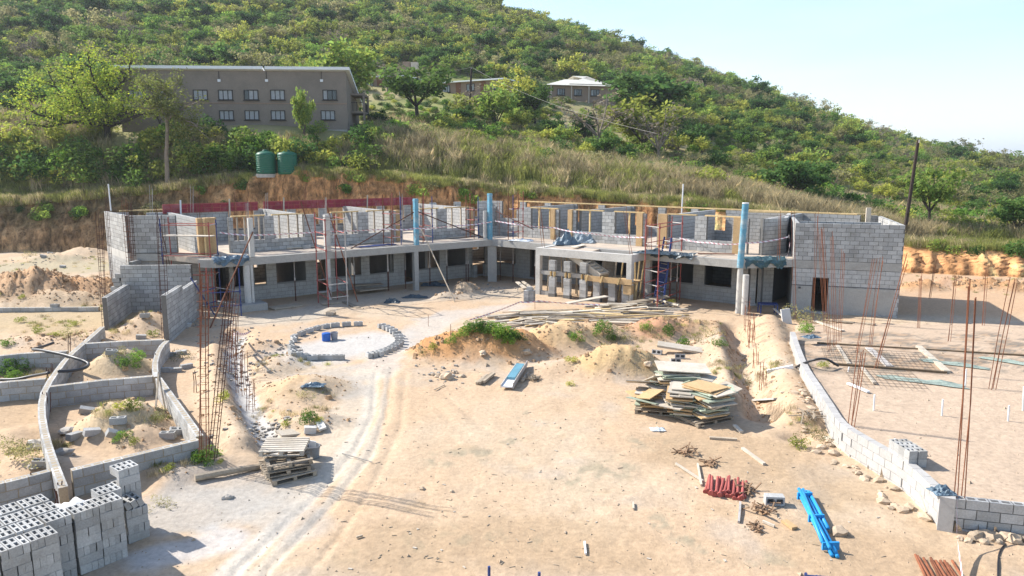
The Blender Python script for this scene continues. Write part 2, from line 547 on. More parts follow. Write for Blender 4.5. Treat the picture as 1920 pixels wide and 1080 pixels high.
# curved retaining wall at the right: (pixel on its outer top edge); the sand platform lies behind it
RET_Z = 0.75
RET = [G(*p, RET_Z) for p in ((1486, 622), (1497, 655), (1512, 690), (1533, 722), (1556, 757), (1582, 793), (1640, 829), (1707, 868), (1776, 930))]
RET_END = G(2050, 958, RET_Z)
PLAT = [p.xy for p in RET] + [RET_END.xy, Vector((60, RET_END.y)), Vector((60, 36.5)), Vector((14.6, 36.5))]

def inside_poly(x, y, poly):
    ins = np.zeros(np.shape(x), bool)
    n = len(poly)
    for i in range(n):
        x0, y0 = poly[i]; x1, y1 = poly[(i + 1) % n]
        if y0 == y1: continue
        c = ((y0 > y) != (y1 > y)) & (x < (x1 - x0) * (y - y0) / (y1 - y0) + x0)
        ins ^= c
    return ins

def dist_path(x, y, pts):
    best = np.full(np.shape(x), 1e9)
    for a, b in zip(pts, pts[1:]):
        dx, dy = b[0] - a[0], b[1] - a[1]
        t = np.clip(((x - a[0]) * dx + (y - a[1]) * dy) / (dx * dx + dy * dy + 1e-9), 0, 1)
        best = np.minimum(best, np.hypot(x - a[0] - t * dx, y - a[1] - t * dy))
    return best

# heaps of earth: pixel of the middle of the foot line, radii (across, away), height, roughness
HEAPS = [
    (28, 566, 3.0, 2.6, 1.75, .5), (110, 545, 2.4, 1.6, .8, .3), (160, 556, 2.0, 1.2, .9, .3), (205, 551, 2.0, 1.3, .85, .3),
    (110, 574, 3.0, 1.2, .75, .25), (100, 490, 3.0, 1.5, .6, .5), (150, 480, 2.2, 1.5, .7, .4),
    (40, 690, 1.6, 1.0, .45, .25), (110, 655, 2.2, 1.0, .35, .2), (165, 640, 1.6, .9, .3, .2), (50, 650, 1.6, 1.0, .35, .3),
    (205, 818, 1.25, 1.25, .85, .2), (250, 835, .9, .8, .35, .2), (205, 705, 1.3, 1.1, .8, .25), (240, 668, 1.0, .8, .5, .2),
    (262, 625, 1.3, 1.6, .75, .15), (270, 900, 1.0, .6, .3, .1),
    (60, 880, 1.0, .6, .2, .2), (20, 830, 1.0, .8, .25, .2),
    (900, 676, 2.7, 1.5, 1.05, .25), (830, 672, 1.6, 1.1, .7, .3), (968, 676, 1.6, 1.3, .9, .3),
    (1050, 655, 1.9, 1.6, .95, .2), (1120, 640, 1.8, 1.3, .75, .25), (1165, 705, 1.9, 1.25, 1.0, .12), (1060, 700, 1.4, .9, .35, .15),
    (1235, 635, 1.7, 1.3, .75, .3), (1300, 630, 1.6, 1.2, .6, .3), (1345, 665, 1.2, 1.4, .4, .3),
    (872, 552, 1.0, .7, .8, .4), (835, 560, .8, .6, .35, .3), (1010, 590, 1.3, .6, .15, .1),
    (560, 745, 1.5, 1.4, .5, .2), (590, 800, 1.0, .6, .3, .2), (510, 700, .9, 1.6, .35, .2), (620, 585, 1.4, .6, .2, .1), (480, 655, 1.2, .6, .3, .2),
    (1500, 825, .5, .3, -.25, .1), (1735, 545, 1.5, .9, .6, .4), (1790, 540, 1.6, .9, .7, .4), (1850, 545, 1.8, .9, .7, .4), (1905, 548, 1.6, .9, .6, .4),
]
HEAPS_W = [(G(a, b), rx, ry, h, rg) for a, b, rx, ry, h, rg in HEAPS]
RIDGES = [   # path pixels, half width, height (negative: a trench)
    ([(1372, 612), (1382, 650), (1395, 700), (1412, 745), (1432, 778)], .55, -.55),
    ([(1352, 612), (1362, 655), (1372, 700), (1385, 750)], .8, .32),
    ([(1440, 606), (1452, 650), (1470, 700), (1490, 752), (1500, 790)], .75, .45),
    ([(446, 625), (436, 665), (445, 705), (465, 755), (492, 808), (520, 845)], .62, -.34),
    ([(405, 660), (408, 700), (412, 740), (430, 790), (455, 840)], .6, .42),
    ([(320, 905), (420, 868), (470, 862)], .5, .16),
    ([(705, 700), (700, 780), (662, 850), (575, 950), (452, 1060), (370, 1150)], .11, -.05), ([(735, 690), (724, 780), (698, 850), (620, 950), (510, 1060), (430, 1150)], .11, -.05),
    ([(760, 700), (752, 800), (705, 900), (640, 1000), (560, 1100)], .1, -.03), ([(820, 730), (900, 800), (1000, 850), (1150, 880), (1300, 900)], .1, -.025), ([(800, 745), (880, 825), (990, 880), (1150, 915), (1290, 935)], .1, -.025),
]
RIDGES_W = [([G(*p).xy for p in pts], w, h) for pts, w, h in RIDGES]

def yard(x, y):
    z = 0.10 * fbm(x * .35, y * .35, 1, 4) + 0.07 * fbm(x * 1.7, y * 1.7, 2, 4)
    n = fbm(x * 1.1, y * 1.1, 3, 4); n2 = fbm(x * 3.2, y * 3.2, 4, 3); n4 = fbm(x * 7.5, y * 7.5, 14, 2)
    hp = np.zeros(np.shape(x)); pit = np.zeros(np.shape(x))
    for c, rx, ry, h, rg in HEAPS_W:
        q = ((x - c.x) / rx) ** 2 + ((y - c.y - ry * .6) / ry) ** 2
        q = q * (1 + 1.1 * rg * 2 * n)
        e = h * np.exp(-np.clip(q, 0, 30) ** 1.35 * 1.4) * (1 + (rg + .1) * (1.2 * n + 1.1 * n2) + .22 * n4)
        if h > 0: hp = np.maximum(hp, e) + .25 * np.minimum(hp, e)
        else: pit = pit + e
    z = z + hp + pit
    for pts, w, h in RIDGES_W:
        d = dist_path(x, y, pts) + .35 * w * n2 + .3 * w * n
        z = z + h * np.exp(-np.clip(d / w, 0, 6) ** 2.6 * 1.3)
    ins = inside_poly(x, y, PLAT)
    fade = 1 - smooth(27, 37, y)
    z = np.where(ins, z * .35 + .06 + .56 * fade, z)
    return z

def hgt(x, y):
    x = np.asarray(x, float); y = np.asarray(y, float)
    t = x / np.maximum(y, 1)
    yb = bank_y(t); zb = bank_z(t)
    s = (y - yb)
    zy = yard(x, y)
    prof = np.clip(s / BANKW, 0, 1)
    f = prof ** .75
    bankz = zb * f
    back = zb + .05 * (s - BANKW) + .35 * fbm(x * .12, y * .12, 8, 4)
    hill = table(t, y) + 1.6 * fbm(x * .03, y * .03, 9, 4)
    k = smooth(3.2, 10, s)
    beyond = back * (1 - k) + hill * k
    far = smooth(430, 700, y)
    beyond = beyond * (1 - far)
    return np.where(s < 0, zy, np.where(s < BANKW, zy * (1 - f) + bankz, beyond))

_gx = np.arange(-48, 48.01, .12); _gy = np.arange(7, 62.01, .12)
_GRID = yard(*np.meshgrid(_gx, _gy))
_YS = np.exp(np.linspace(math.log(9), math.log(60), 2600))
def H(x, y):
    if -47 < x < 47 and 8 < y < 50:
        a, b = (x + 48) / .12, (y - 7) / .12
        i, j = int(a), int(b); fa, fb = a - i, b - j
        return float((_GRID[j, i] * (1 - fa) + _GRID[j, i + 1] * fa) * (1 - fb) + (_GRID[j + 1, i] * (1 - fa) + _GRID[j + 1, i + 1] * fa) * fb)
    return float(hgt(np.array([x]), np.array([y]))[0])

def ground_at(px, py):
    """Point on the actual ground seen at a pixel (a few steps along the sight line)."""
    a, b, c = ray(px, py)
    Y = _YS; X = a / b * Y; Zr = CAMZ + c / b * Y
    ok = (np.abs(X) < 47.5)
    i = np.clip(((X + 48) / .12).astype(int), 0, len(_gx) - 1); j = np.clip(((Y - 7) / .12).astype(int), 0, len(_gy) - 1)
    below = ok & (Zr <= _GRID[j, i])
    k = int(np.argmax(below)) if below.any() else -1
    if k < 0:
        p = G(px, py); return Vector((p.x, p.y, H(p.x, p.y)))
    return Vector((X[k], Y[k], H(X[k], Y[k])))

def make_ground():
    nt = 620
    ts = np.linspace(-1.2, 1.2, nt)
    yb = bank_y(ts)
    ua = np.linspace(0, 1, 270)
    near = 4.5 * (yb[None, :] / 4.5) ** ua[:, None]
    ub = np.linspace(0, 1, 30)[1:]
    face = yb[None, :] + BANKW * ub[:, None]
    uc = np.linspace(0, 1, 150)[1:]
    y1 = yb + BANKW
    back = y1[None, :] * (450 / y1[None, :]) ** uc[:, None]
    ud = np.linspace(0, 1, 14)[1:]
    far = 450 * (9000 / 450) ** ud[:, None] * np.ones((1, nt))
    Y = np.vstack([near, face, back, far]); X = Y * ts[None, :]
    Z = hgt(X, Y)
    nf, nb = len(near), len(face)
    # erosion flutes on the bank face
    sl = slice(nf - 1, nf + nb)
    fl = fbm(X[sl] * 1.6, Z[sl] * .25, 21, 4) + .5 * fbm(X[sl] * 4.5, Z[sl] * 1.2, 22, 3)
    wgt = np.sin(np.linspace(0, 1, nb + 1) * math.pi)[:, None] ** .6
    Y[sl] += 1.5 * fl * wgt
    nr = Y.shape[0]
    verts = np.stack([X, Y, Z], -1).reshape(-1, 3)
    i = np.arange(nr - 1)[:, None] * nt + np.arange(nt - 1)[None, :]
    faces = np.stack([i, i + 1, i + nt + 1, i + nt], -1).reshape(-1, 4)
    me = bpy.data.meshes.new('ground')
    me.vertices.add(len(verts)); me.vertices.foreach_set('co', verts.ravel())
    me.loops.add(faces.size); me.loops.foreach_set('vertex_index', faces.ravel().astype(np.int32))
    me.polygons.add(len(faces)); me.polygons.foreach_set('loop_start', np.arange(0, faces.size, 4, dtype=np.int32))
    me.polygons.foreach_set('use_smooth', np.ones(len(faces), bool))
    me.update(); me.validate()
    # what the earth itself is made of
    x, y, z = verts.T
    t = x / y
    s = y - bank_y(t)
    def C(c): return np.array(c)[None, :]
    sand = C((.47, .338, .222)); pale = C((.49, .39, .28)); dust = C((.455, .44, .415)); grey = C((.37, .345, .31))
    ora = C((.47, .245, .105)); red = C((.42, .20, .11)); tan = C((.34, .24, .145)); scrub = C((.30, .25, .12))
    n1 = fbm(x * .25, y * .25, 31, 4); n2 = fbm(x * 1.3, y * 1.3, 32, 4); n3 = fbm(x * 4, y * 4, 33, 3)
    col = np.repeat(sand, len(x), 0)
    def mix(c, a):
        nonlocal col
        a = np.clip(a, 0, 1)[:, None]
        col = col * (1 - a) + c * a
    mix(pale, smooth(-.1, .25, n1) * .7)
    mix(tan, smooth(.12, .3, n2) * .45)
    mix(grey, smooth(.1, .3, fbm(x * .6, y * .6, 36, 4)) * .35)
    ins = inside_poly(x, y, PLAT)
    near_s = s < 0
    def patch(pts, w, c, a, nz=.6):
        d = dist_path(x, y, [p.xy for p in pts]) * (1 + nz * 2 * n2) - .6 * n1
        mix(c, (1 - smooth(w * .45, w, d)) * a * (near_s & ~ins))
    patch([G(600, 660), G(690, 640)], 2.8, dust, .85, .35)
    patch([G(700, 700), G(740, 655), G(840, 590), G(960, 575)], 1.3, dust, .5)
    patch([G(700, 700), G(690, 780), G(650, 850), G(560, 950), G(440, 1060), G(360, 1150)], .34, C((.55, .49, .41)), .9, .3)
    patch([G(728, 690), G(715, 780), G(690, 850), G(610, 950), G(500, 1060), G(420, 1150)], .22, C((.53, .46, .37)), .7, .4)
    patch([G(690, 700), G(650, 800), G(600, 880), G(500, 960)], .9, C((.50, .43, .34)), .6, .5)
    patch([G(420, 950), G(330, 960)], 1.7, grey, .8)
    patch([G(560, 985), G(380, 905)], 1.2, grey, .55)
    patch([G(300, 1040), G(420, 1010)], .8, C((.5, .5, .5)), .6)
    patch([G(600, 710), G(640, 730)], 1.6, grey, .6)
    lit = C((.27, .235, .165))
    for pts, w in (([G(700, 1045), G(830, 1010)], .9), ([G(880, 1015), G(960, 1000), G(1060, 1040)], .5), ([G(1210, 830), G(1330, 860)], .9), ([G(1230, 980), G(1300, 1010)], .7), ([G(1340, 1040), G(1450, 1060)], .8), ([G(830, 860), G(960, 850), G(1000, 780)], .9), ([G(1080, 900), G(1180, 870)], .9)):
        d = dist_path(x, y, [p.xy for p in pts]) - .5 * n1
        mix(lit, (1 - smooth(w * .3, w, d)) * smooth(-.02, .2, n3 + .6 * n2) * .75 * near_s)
    patch([G(740, 1040), G(960, 1020), G(1100, 1040)], 1.8, tan, .5)
    patch([G(1500, 900), G(1420, 850), G(1300, 840)], 2.0, tan, .55)
    patch([G(1560, 1040), G(1740, 1060)], 2.0, tan, .5)
    patch([G(60, 500), G(200, 500)], 5, C((.36, .31, .21)), .85)
    patch([G(-20, 600), G(60, 600), G(160, 600)], 4, C((.38, .29, .17)), .75)
    patch([G(20, 800), G(30, 700)], 1.5, tan, .5)
    patch([G(640, 565), G(820, 555), G(960, 545)], 2.6, C((.42, .35, .27)), .8)
    patch([G(480, 600), G(560, 590)], 2.6, C((.42, .37, .30)), .8)
    mix(C((.47, .31, .19)), smooth(37.5, 40, y) * (near_s & (x > 21)) * .8)
    mix(C((.42, .41, .39)), (1 - smooth(.5, 1.1, np.abs(y - 48.5 + 2 * n1))) * (near_s & (x > 22)) * .85)
    # trench blinding and heaps
    dd = dist_path(x, y, RIDGES_W[3][0]); mix(dust, (1 - smooth(.28, .5, dd + .25 * n2)) * .95)
    for idx, c, a in ((0, ora, .55), (2, ora, .5), (4, tan, .4), (19, ora, .95), (20, ora, .9), (21, ora, .75), (22, C((.5, .335, .17)), .7), (24, C((.50, .345, .175)), .9),
                      (26, red, .75), (23, C((.5, .34, .2)), .6), (27, C((.46, .3, .17)), .6), (29, tan, .6), (32, C((.5, .345, .19)), .5), (11, C((.52, .40, .25)), .7), (13, C((.52, .40, .25)), .7),
                      (38, ora, .7), (39, ora, .7), (40, ora, .7), (41, ora, .6)):
        cc, rx, ry, h, rg = HEAPS_W[idx]
        q = ((x - cc.x) / rx) ** 2 + ((y - cc.y - ry * .6) / ry) ** 2
        mix(c, (1 - smooth(.5, 1.5, q + 1.2 * n2)) * a)
    # platform: even pinkish sand, mesh rows dirtier in the middle
    mix(C((.455, .345, .25)), ins * 1.0)
    mix(C((.36, .25, .165)), ins * smooth(-.12, .1, n2) * smooth(25, 26, y) * (1 - smooth(33, 34.5, y)) * .9)
    mix(C((.17, .155, .13)), ins * smooth(.0, .14, n3 + .7 * n2) * smooth(25, 26, y) * (1 - smooth(33, 34.5, y)) * .8)
    # bank
    bk = (s >= -.3) & (s < BANKW * 1.0)
    layer = fbm(x * .5, z * 2.2, 41, 4)
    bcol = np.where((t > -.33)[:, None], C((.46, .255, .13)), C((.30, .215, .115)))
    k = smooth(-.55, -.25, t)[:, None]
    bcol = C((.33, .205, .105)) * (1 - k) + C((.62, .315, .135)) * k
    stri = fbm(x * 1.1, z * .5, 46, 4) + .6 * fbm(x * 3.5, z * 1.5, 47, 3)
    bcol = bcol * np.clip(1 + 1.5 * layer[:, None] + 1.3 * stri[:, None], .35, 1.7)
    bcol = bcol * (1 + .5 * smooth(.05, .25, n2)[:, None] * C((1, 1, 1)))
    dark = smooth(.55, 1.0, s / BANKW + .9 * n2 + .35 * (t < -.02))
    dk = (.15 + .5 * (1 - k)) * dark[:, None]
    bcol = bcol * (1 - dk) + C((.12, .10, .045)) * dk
    a = bk[:, None]
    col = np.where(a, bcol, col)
    # behind the bank: thin soil and grass
    hl = s >= BANKW
    g = C((.22, .225, .08)) * (1 + .8 * n1[:, None]) 
    g2 = C((.32, .27, .14))
    mixk = smooth(-.1, .2, fbm(x * .09, y * .09, 44, 4))[:, None]
    hc = g * (1 - mixk) + g2 * mixk
    hc = np.where((y > 500)[:, None], C((.12, .15, .08)), hc)
    col = np.where(hl[:, None], hc, col)
    col = np.clip(col * (1 + .22 * n3[:, None] + .1 * n2[:, None]), .01, .8)
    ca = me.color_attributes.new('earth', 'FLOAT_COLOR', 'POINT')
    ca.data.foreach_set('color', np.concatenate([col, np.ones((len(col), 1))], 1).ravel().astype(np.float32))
    m = bpy.data.materials.new('earth'); m.use_nodes = True
    n = m.node_tree.nodes; l = m.node_tree.links
    b = n['Principled BSDF']; b.inputs['Roughness'].default_value = .95; b.inputs['Specular IOR Level'].default_value = .12
    at = n.new('ShaderNodeVertexColor'); at.layer_name = 'earth'
    geo = n.new('ShaderNodeNewGeometry')
    nz = n.new('ShaderNodeTexNoise'); nz.inputs['Scale'].default_value = 7; nz.inputs['Detail'].default_value = 7; nz.inputs['Roughness'].default_value = .7
    l.new(geo.outputs['Position'], nz.inputs['Vector'])
    mr = n.new('ShaderNodeMapRange'); mr.inputs['From Min'].default_value = .3; mr.inputs['From Max'].default_value = .7
    mr.inputs['To Min'].default_value = .80; mr.inputs['To Max'].default_value = 1.16
    l.new(nz.outputs['Fac'], mr.inputs['Value'])
    # small dark crumbs and twigs trodden into the soil
    vo = n.new('ShaderNodeTexVoronoi'); vo.inputs['Scale'].default_value = 2.6
    l.new(geo.outputs['Position'], vo.inputs['Vector'])
    nz2 = n.new('ShaderNodeTexNoise'); nz2.inputs['Scale'].default_value = .8; nz2.inputs['Detail'].default_value = 3
    l.new(geo.outputs['Position'], nz2.inputs['Vector'])
    th = n.new('ShaderNodeMapRange'); th.inputs['From Min'].default_value = .4; th.inputs['From Max'].default_value = .75
    th.inputs['To Min'].default_value = 0; th.inputs['To Max'].default_value = .13
    l.new(nz2.outputs['Fac'], th.inputs['Value'])
    lt = n.new('ShaderNodeMath'); lt.operation = 'LESS_THAN'; l.new(vo.outputs['Distance'], lt.inputs[0]); l.new(th.outputs[0], lt.inputs[1])
    sb = n.new('ShaderNodeMath'); sb.operation = 'MULTIPLY_ADD'; sb.inputs[1].default_value = -.3; sb.inputs[2].default_value = 1.0
    l.new(lt.outputs[0], sb.inputs[0])
    mu = n.new('ShaderNodeMath'); mu.operation = 'MULTIPLY'; l.new(mr.outputs[0], mu.inputs[0]); l.new(sb.outputs[0], mu.inputs[1])
    vm = n.new('ShaderNodeVectorMath'); vm.operation = 'SCALE'
    l.new(at.outputs['Color'], vm.inputs[0]); l.new(mu.outputs[0], vm.inputs['Scale'])
    # broken faces of cut earth: clods, roots and washed streaks wherever the ground stands steep
    sp_ = n.new('ShaderNodeSeparateXYZ'); l.new(geo.outputs['True Normal'], sp_.inputs[0])
    st_ = n.new('ShaderNodeMapRange'); st_.inputs['From Min'].default_value = .78; st_.inputs['From Max'].default_value = .5
    l.new(sp_.outputs['Z'], st_.inputs['Value'])
    mp_ = n.new('ShaderNodeMapping'); mp_.inputs['Scale'].default_value = (1.0, 1.0, .32); l.new(geo.outputs['Position'], mp_.inputs['Vector'])
    ck = n.new('ShaderNodeTexNoise'); ck.inputs['Scale'].default_value = 2.6; ck.inputs['Detail'].default_value = 8; ck.inputs['Roughness'].default_value = .72
    l.new(mp_.outputs[0], ck.inputs['Vector'])
    cr = n.new('ShaderNodeMapRange'); cr.inputs['From Min'].default_value = .34; cr.inputs['From Max'].default_value = .64; cr.inputs['To Min'].default_value = .3; cr.inputs['To Max'].default_value = 1.5
    l.new(ck.outputs['Fac'], cr.inputs['Value'])
    one = n.new('ShaderNodeMix'); one.inputs[2].default_value = 1.0
    l.new(st_.outputs[0], one.inputs[0]); l.new(cr.outputs[0], one.inputs[3])
    vm2 = n.new('ShaderNodeVectorMath'); vm2.operation = 'SCALE'; l.new(vm.outputs[0], vm2.inputs[0]); l.new(one.outputs[0], vm2.inputs['Scale'])
    l.new(vm2.outputs[0], b.inputs['Base Color'])
    nb_ = n.new('ShaderNodeTexNoise'); nb_.inputs['Scale'].default_value = 2.4; nb_.inputs['Detail'].default_value = 9; nb_.inputs['Roughness'].default_value = .68
    l.new(geo.outputs['Position'], nb_.inputs['Vector'])
    b0 = n.new('ShaderNodeBump'); b0.inputs['Strength'].default_value = .4; b0.inputs['Distance'].default_value = .09
    l.new(nb_.outputs['Fac'], b0.inputs['Height'])
    bp = n.new('ShaderNodeBump'); bp.inputs['Strength'].default_value = .4; bp.inputs['Distance'].default_value = .05
    bs = n.new('ShaderNodeBump'); bs.inputs['Distance'].default_value = .5; l.new(st_.outputs[0], bs.inputs['Strength']); l.new(ck.outputs['Fac'], bs.inputs['Height']); l.new(b0.outputs[0], bs.inputs['Normal'])
    l.new(nz.outputs['Fac'], bp.inputs['Height']); l.new(bs.outputs[0], bp.inputs['Normal']); l.new(bp.outputs[0], b.inputs['Normal'])
    me.materials.append(m)
    o = link_obj('ground', me); o['kind'] = 'structure'
    return o
make_ground()

def far_ridge():
    mb = MB(); vs = []; xs = np.linspace(1200, 7500, 90)
    zc = 8 + 5200 * (.004 + .007 * np.exp(-((xs / 5200 - .78) / .16) ** 2)) + 90 * fbm(xs * .003, xs * 0, 51, 4) * .5
    for x, zt in zip(xs, zc):
        vs += [(x, 4800, -5), (x, 5200, max(zt, 1)), (x, 5900, -5)]
    fs = []
    for i in range(len(xs) - 1):
        a = i * 3; fs += [(a, a + 3, a + 4, a + 1), (a + 1, a + 4, a + 5, a + 2)]
    mb.add(vs, fs)
    o = mb.build('mountain', mat('far_bush', (.06, .09, .05), var=.2, scale=.01, bump=0), smooth_=True)
    o['kind'] = 'structure'
far_ridge()
# ================================================================== the unfinished building
APEX = Vector((-1.4, 50.5)); C1 = Vector((-14.8, 40.4)); C7 = Vector((12.4, 39.2))
uL = (C1 - APEX).normalized(); nL = Vector((uL.y, -uL.x)); nL = nL if nL.y > 0 else -nL
uR = (C7 - APEX).normalized(); nR = Vector((-uR.y, uR.x)); nR = nR if nR.y > 0 else -nR
SLAB = 2.95; SOFF = 2.50; WTOP = 5.02
DL, DR = 2.7, 2.7                    # veranda depth
RL, RR = 7.6, 6.8                    # room depth
def L(s, n=0.0): return APEX + uL * s + nL * n
def Rr(s, n=0.0): return APEX + uR * s + nR * n
def isect(a, u, b, w):
    det = u.x * -w.y + w.x * u.y
    s = ((b.x - a.x) * -w.y + w.x * (b.y - a.y)) / det
    return a + u * s
front_apex = isect(L(0, DL), uL, Rr(0, DR), uR)
rear_apex = isect(L(0, DL + RL), uL, Rr(0, DR + RR), uR)
sLf = (front_apex - L(0, DL)).dot(uL); sRf = (front_apex - Rr(0, DR)).dot(uR)
sLr = (rear_apex - L(0)).dot(uL); sRr = (rear_apex - Rr(0)).dot(uR)

def sl(px, py, off): return hit(px, py, L(0, off), L(10, off))
def sr(px, py, off): return hit(px, py, Rr(0, off), Rr(10, off))

# ---- left wing
LEND = sl(372, 440, DL)              # left end of the left wing's upper front wall
LW = thing('building_wing', 'long two-storey unfinished wing with maroon formwork along its rear roof edge', 'building', (L(8).x, L(8).y, 0))
bl = Budget(300)
def tri(pairs, py, f, off, za, zb): return [tuple(sorted((f(a, py, off), f(b, py, off)))) + (za, zb) for a, b in pairs]

SILL = SLAB + 3 * COURSE
upL = tri([(437, 495), (513, 570), (623, 670), (690, 731), (784, 819), (837, 876)], 430, sl, DL, SILL, WTOP + .1) + \
      tri([(402, 428), (592, 612), (754, 776), (889, 897)], 430, sl, DL, SLAB, WTOP + .1)
upL = [(a - sLf, b - sLf, c, d) for a, b, c, d in upL]
wall(LW, 'upper_front_wall', L(sLf, DL), L(LEND, DL), SLAB, WTOP, .2, upL, bl)
gl = tri([(437, 498), (517, 572), (627, 676), (692, 737), (784, 823), (838, 874)], 505, sl, DL, .95, 2.38) + \
     tri([(400, 428), (594, 613), (757, 774), (885, 909)], 505, sl, DL, 0.05, 2.38)
gl = [(a - sLf, b - sLf, c, d) for a, b, c, d in gl]
wall(LW, 'ground_floor_front_wall', L(sLf, DL), L(LEND + .6, DL), -.1, SOFF, .2, gl, None, core=M_PARGE)
rear_op = []
for k in range(9):
    s0 = 1.4 + k * 2.35 
    rear_op.append((s0, s0 + 1.5, .95, 2.2)); rear_op.append((s0, s0 + 1.75, SILL + .1, WTOP + .1))
wall(LW, 'rear_wall', L(sLr, DL + RL), L(LEND + 1.2, DL + RL), -.1, WTOP, .2, rear_op, None)
# partitions: front-end pixel in the picture
for px in (374, 572, 734, 880):
    s = sl(px, 430, DL)
    wall(LW, 'partition_wall', L(s, DL + .12), L(s, DL + RL - .12), SLAB, WTOP, .2, (), bl if px < 700 else Budget(0))
    wall(LW, 'ground_floor_partition', L(s, DL + .12), L(s, DL + RL - .12), -.1, SOFF, .2, (), bricks=False, face=M_PARGE)
for px in (470, 655, 800):
    s = sl(px, 430, DL)
    wall(LW, 'ground_floor_partition', L(s, DL + .12), L(s, DL + RL - .12), -.1, SOFF, .2, ((RL - 3, RL - 1.6, -.1, 2.1),), bricks=False, face=M_PARGE)
# slab and edge beam
LB = LEND + 1.6
mb = MB().prism([L(0, .24), L(LEND - .2, .24), L(LEND + .4, .9), L(LB, DL + 1.6), L(LB, DL + RL + .1), tuple(rear_apex), tuple(isect(L(0, .24), uL, Rr(0, .24), uR))], SOFF + .15, SLAB)
mb.build('floor_slab', M_SLABTOP, LW)
e0 = LEND - .1
MB().prism([tuple(isect(L(0, -.06), uL, Rr(0, -.06), uR)), tuple(isect(L(0, .235), uL, Rr(0, .235), uR)), L(e0, .235), L(e0, -.06)], SOFF, SLAB - .02).build('edge_beam', M_CONC, LW)
MB().prism([L(e0, -.06), L(e0, .235), L(LEND + .42, .93), L(LEND + .6, .73)], SOFF, SLAB - .02).build('edge_beam', M_CONC, LW)
# columns
colL = [sl(615, 500, .1), sl(779, 500, .1)]
c1 = L(16.75, .12)
def column(par, p, z0, z1, r, m, n=18, name='column'):
    return MB().cyl((p.x, p.y, z0), (p.x, p.y, z1), r, n=n).build(name, m, par, smooth_=False)
column(LW, L(colL[0], .09), -.1, SOFF, .15, M_CONC_LT)
MB().box((*L(colL[1], .09), 1.2), (.3, .3, 2.6), math.atan2(uL.y, uL.x)).build('column', M_CONC, LW)
MB().cyl((c1.x, c1.y, 0), (c1.x, c1.y, SOFF), .19, n=18).build('column', M_CONC_LT, LW)
MB().box((c1.x + .24, c1.y + .1, 1.25), (.13, .16, 2.5), .5).build('formwork_strip', M_CONC_LT, LW)
MB().box((c1.x - .1, c1.y - .1, .12), (1.9, 1.5, .5), .65).build('plinth', M_CONC, LW)
# upper concrete columns standing on the slab edge
for px, r in ((470, .13), (613, .15)):
    p = L(sl(px, 440, .1), .1)
    MB().box((p.x, p.y, (SLAB + WTOP) / 2 + .05), (2 * r, 2 * r, WTOP - SLAB + .1), .65).build('column', M_CONC_LT, LW)
# timber lintels, props and door jamb boards on the upper floor
def lintel(par, f, fn, a, b, off, m=M_TIMBER, z=WTOP):
    p, q = fn(f(a, 425, off), off), fn(f(b, 425, off), off)
    MB().beam((p.x, p.y, z + .045), (q.x, q.y, z + .045), .2, .07).build('lintel_board', m, par)
def props(par, f, fn, a, b, off, n, m=M_WOOD_OLD):
    for i in range(n):
        x = a + (b - a) * (i + .8) / (n + .6)
        p = fn(f(x, 425, off), off)
        MB().box((p.x, p.y, (SILL + WTOP) / 2), (.09, .09, WTOP - SILL), .6).build('timber_prop', m, par)
for a, b, n in ((434, 497, 4), (510, 572, 3), (620, 672, 3), (688, 734, 2), (782, 822, 2), (834, 878, 2)):
    lintel(LW, sl, L, a, b, DL); props(LW, sl, L, a, b, DL, n)
def jamb(par, f, fn, px, off, w, h=None, m=M_PLY, depth=.34):
    s = f(px, 440, off); p = fn(s, off); u = uL if fn is L else uR
    MB().box((p.x, p.y, (SLAB + WTOP) / 2 + .02), (w, depth, (h or WTOP - SLAB) + .02), math.atan2(u.y, u.x)).build('door_jamb_board', m, par)
for px in (389, 399): jamb(LW, sl, L, px, DL, .35, depth=.5)
for px in (375, 745, 882): jamb(LW, sl, L, px, DL, .28)
MB().box((*L(sl(381, 440, DL), DL - .32), SLAB + 1.0), (.10, .08, 2.05), .5).build('timber_prop', M_TIMBER, LW)
# rear ring-beam formwork, maroon steel panels
def red_form(a, b):
    s0, s1 = sl(a, 385, DL + RL - .2), sl(b, 385, DL + RL - .2)
    lo, hi = min(s0, s1), max(s0, s1)
    n = max(2, int((hi - lo) / 1.25))
    for i in range(n):
        x0, x1 = lo + (hi - lo) * i / n, lo + (hi - lo) * (i + 1) / n
        p, q = L(x0 + .01, DL + RL - .16), L(x1 - .01, DL + RL - .16)
        pn = MB().beam((p.x, p.y, WTOP + .2), (q.x, q.y, WTOP + .2), .05, .6).build('formwork_panel', M_MAROON, LW)
        rb = MB()
        for zz in (WTOP - .06, WTOP + .2, WTOP + .46):
            pp, qq = L(x0 + .02, DL + RL - .215), L(x1 - .02, DL + RL - .215)
            rb.beam((pp.x, pp.y, zz), (qq.x, qq.y, zz), .05, .035)
        for j in range(4):
            c = L(x0 + .05 + (x1 - x0 - .1) * j / 3, DL + RL - .213)
            rb.box((c.x, c.y, WTOP + .16), (.03, .04, .40), math.atan2(uL.y, uL.x))
        rb.build('stiffening_rib', M_REDSTEEL, pn)
red_form(304, 484); red_form(494, 774)
for px in (336, 428, 530, 687):
    p = L(sl(px, 385, DL + RL - .35), DL + RL - .35)
    MB().beam((p.x, p.y, SLAB), (p.x + .1, p.y, WTOP + .75), .08, .08).build('timber_strut', M_WHITE if px < 400 else M_WOOD_PALE, LW)

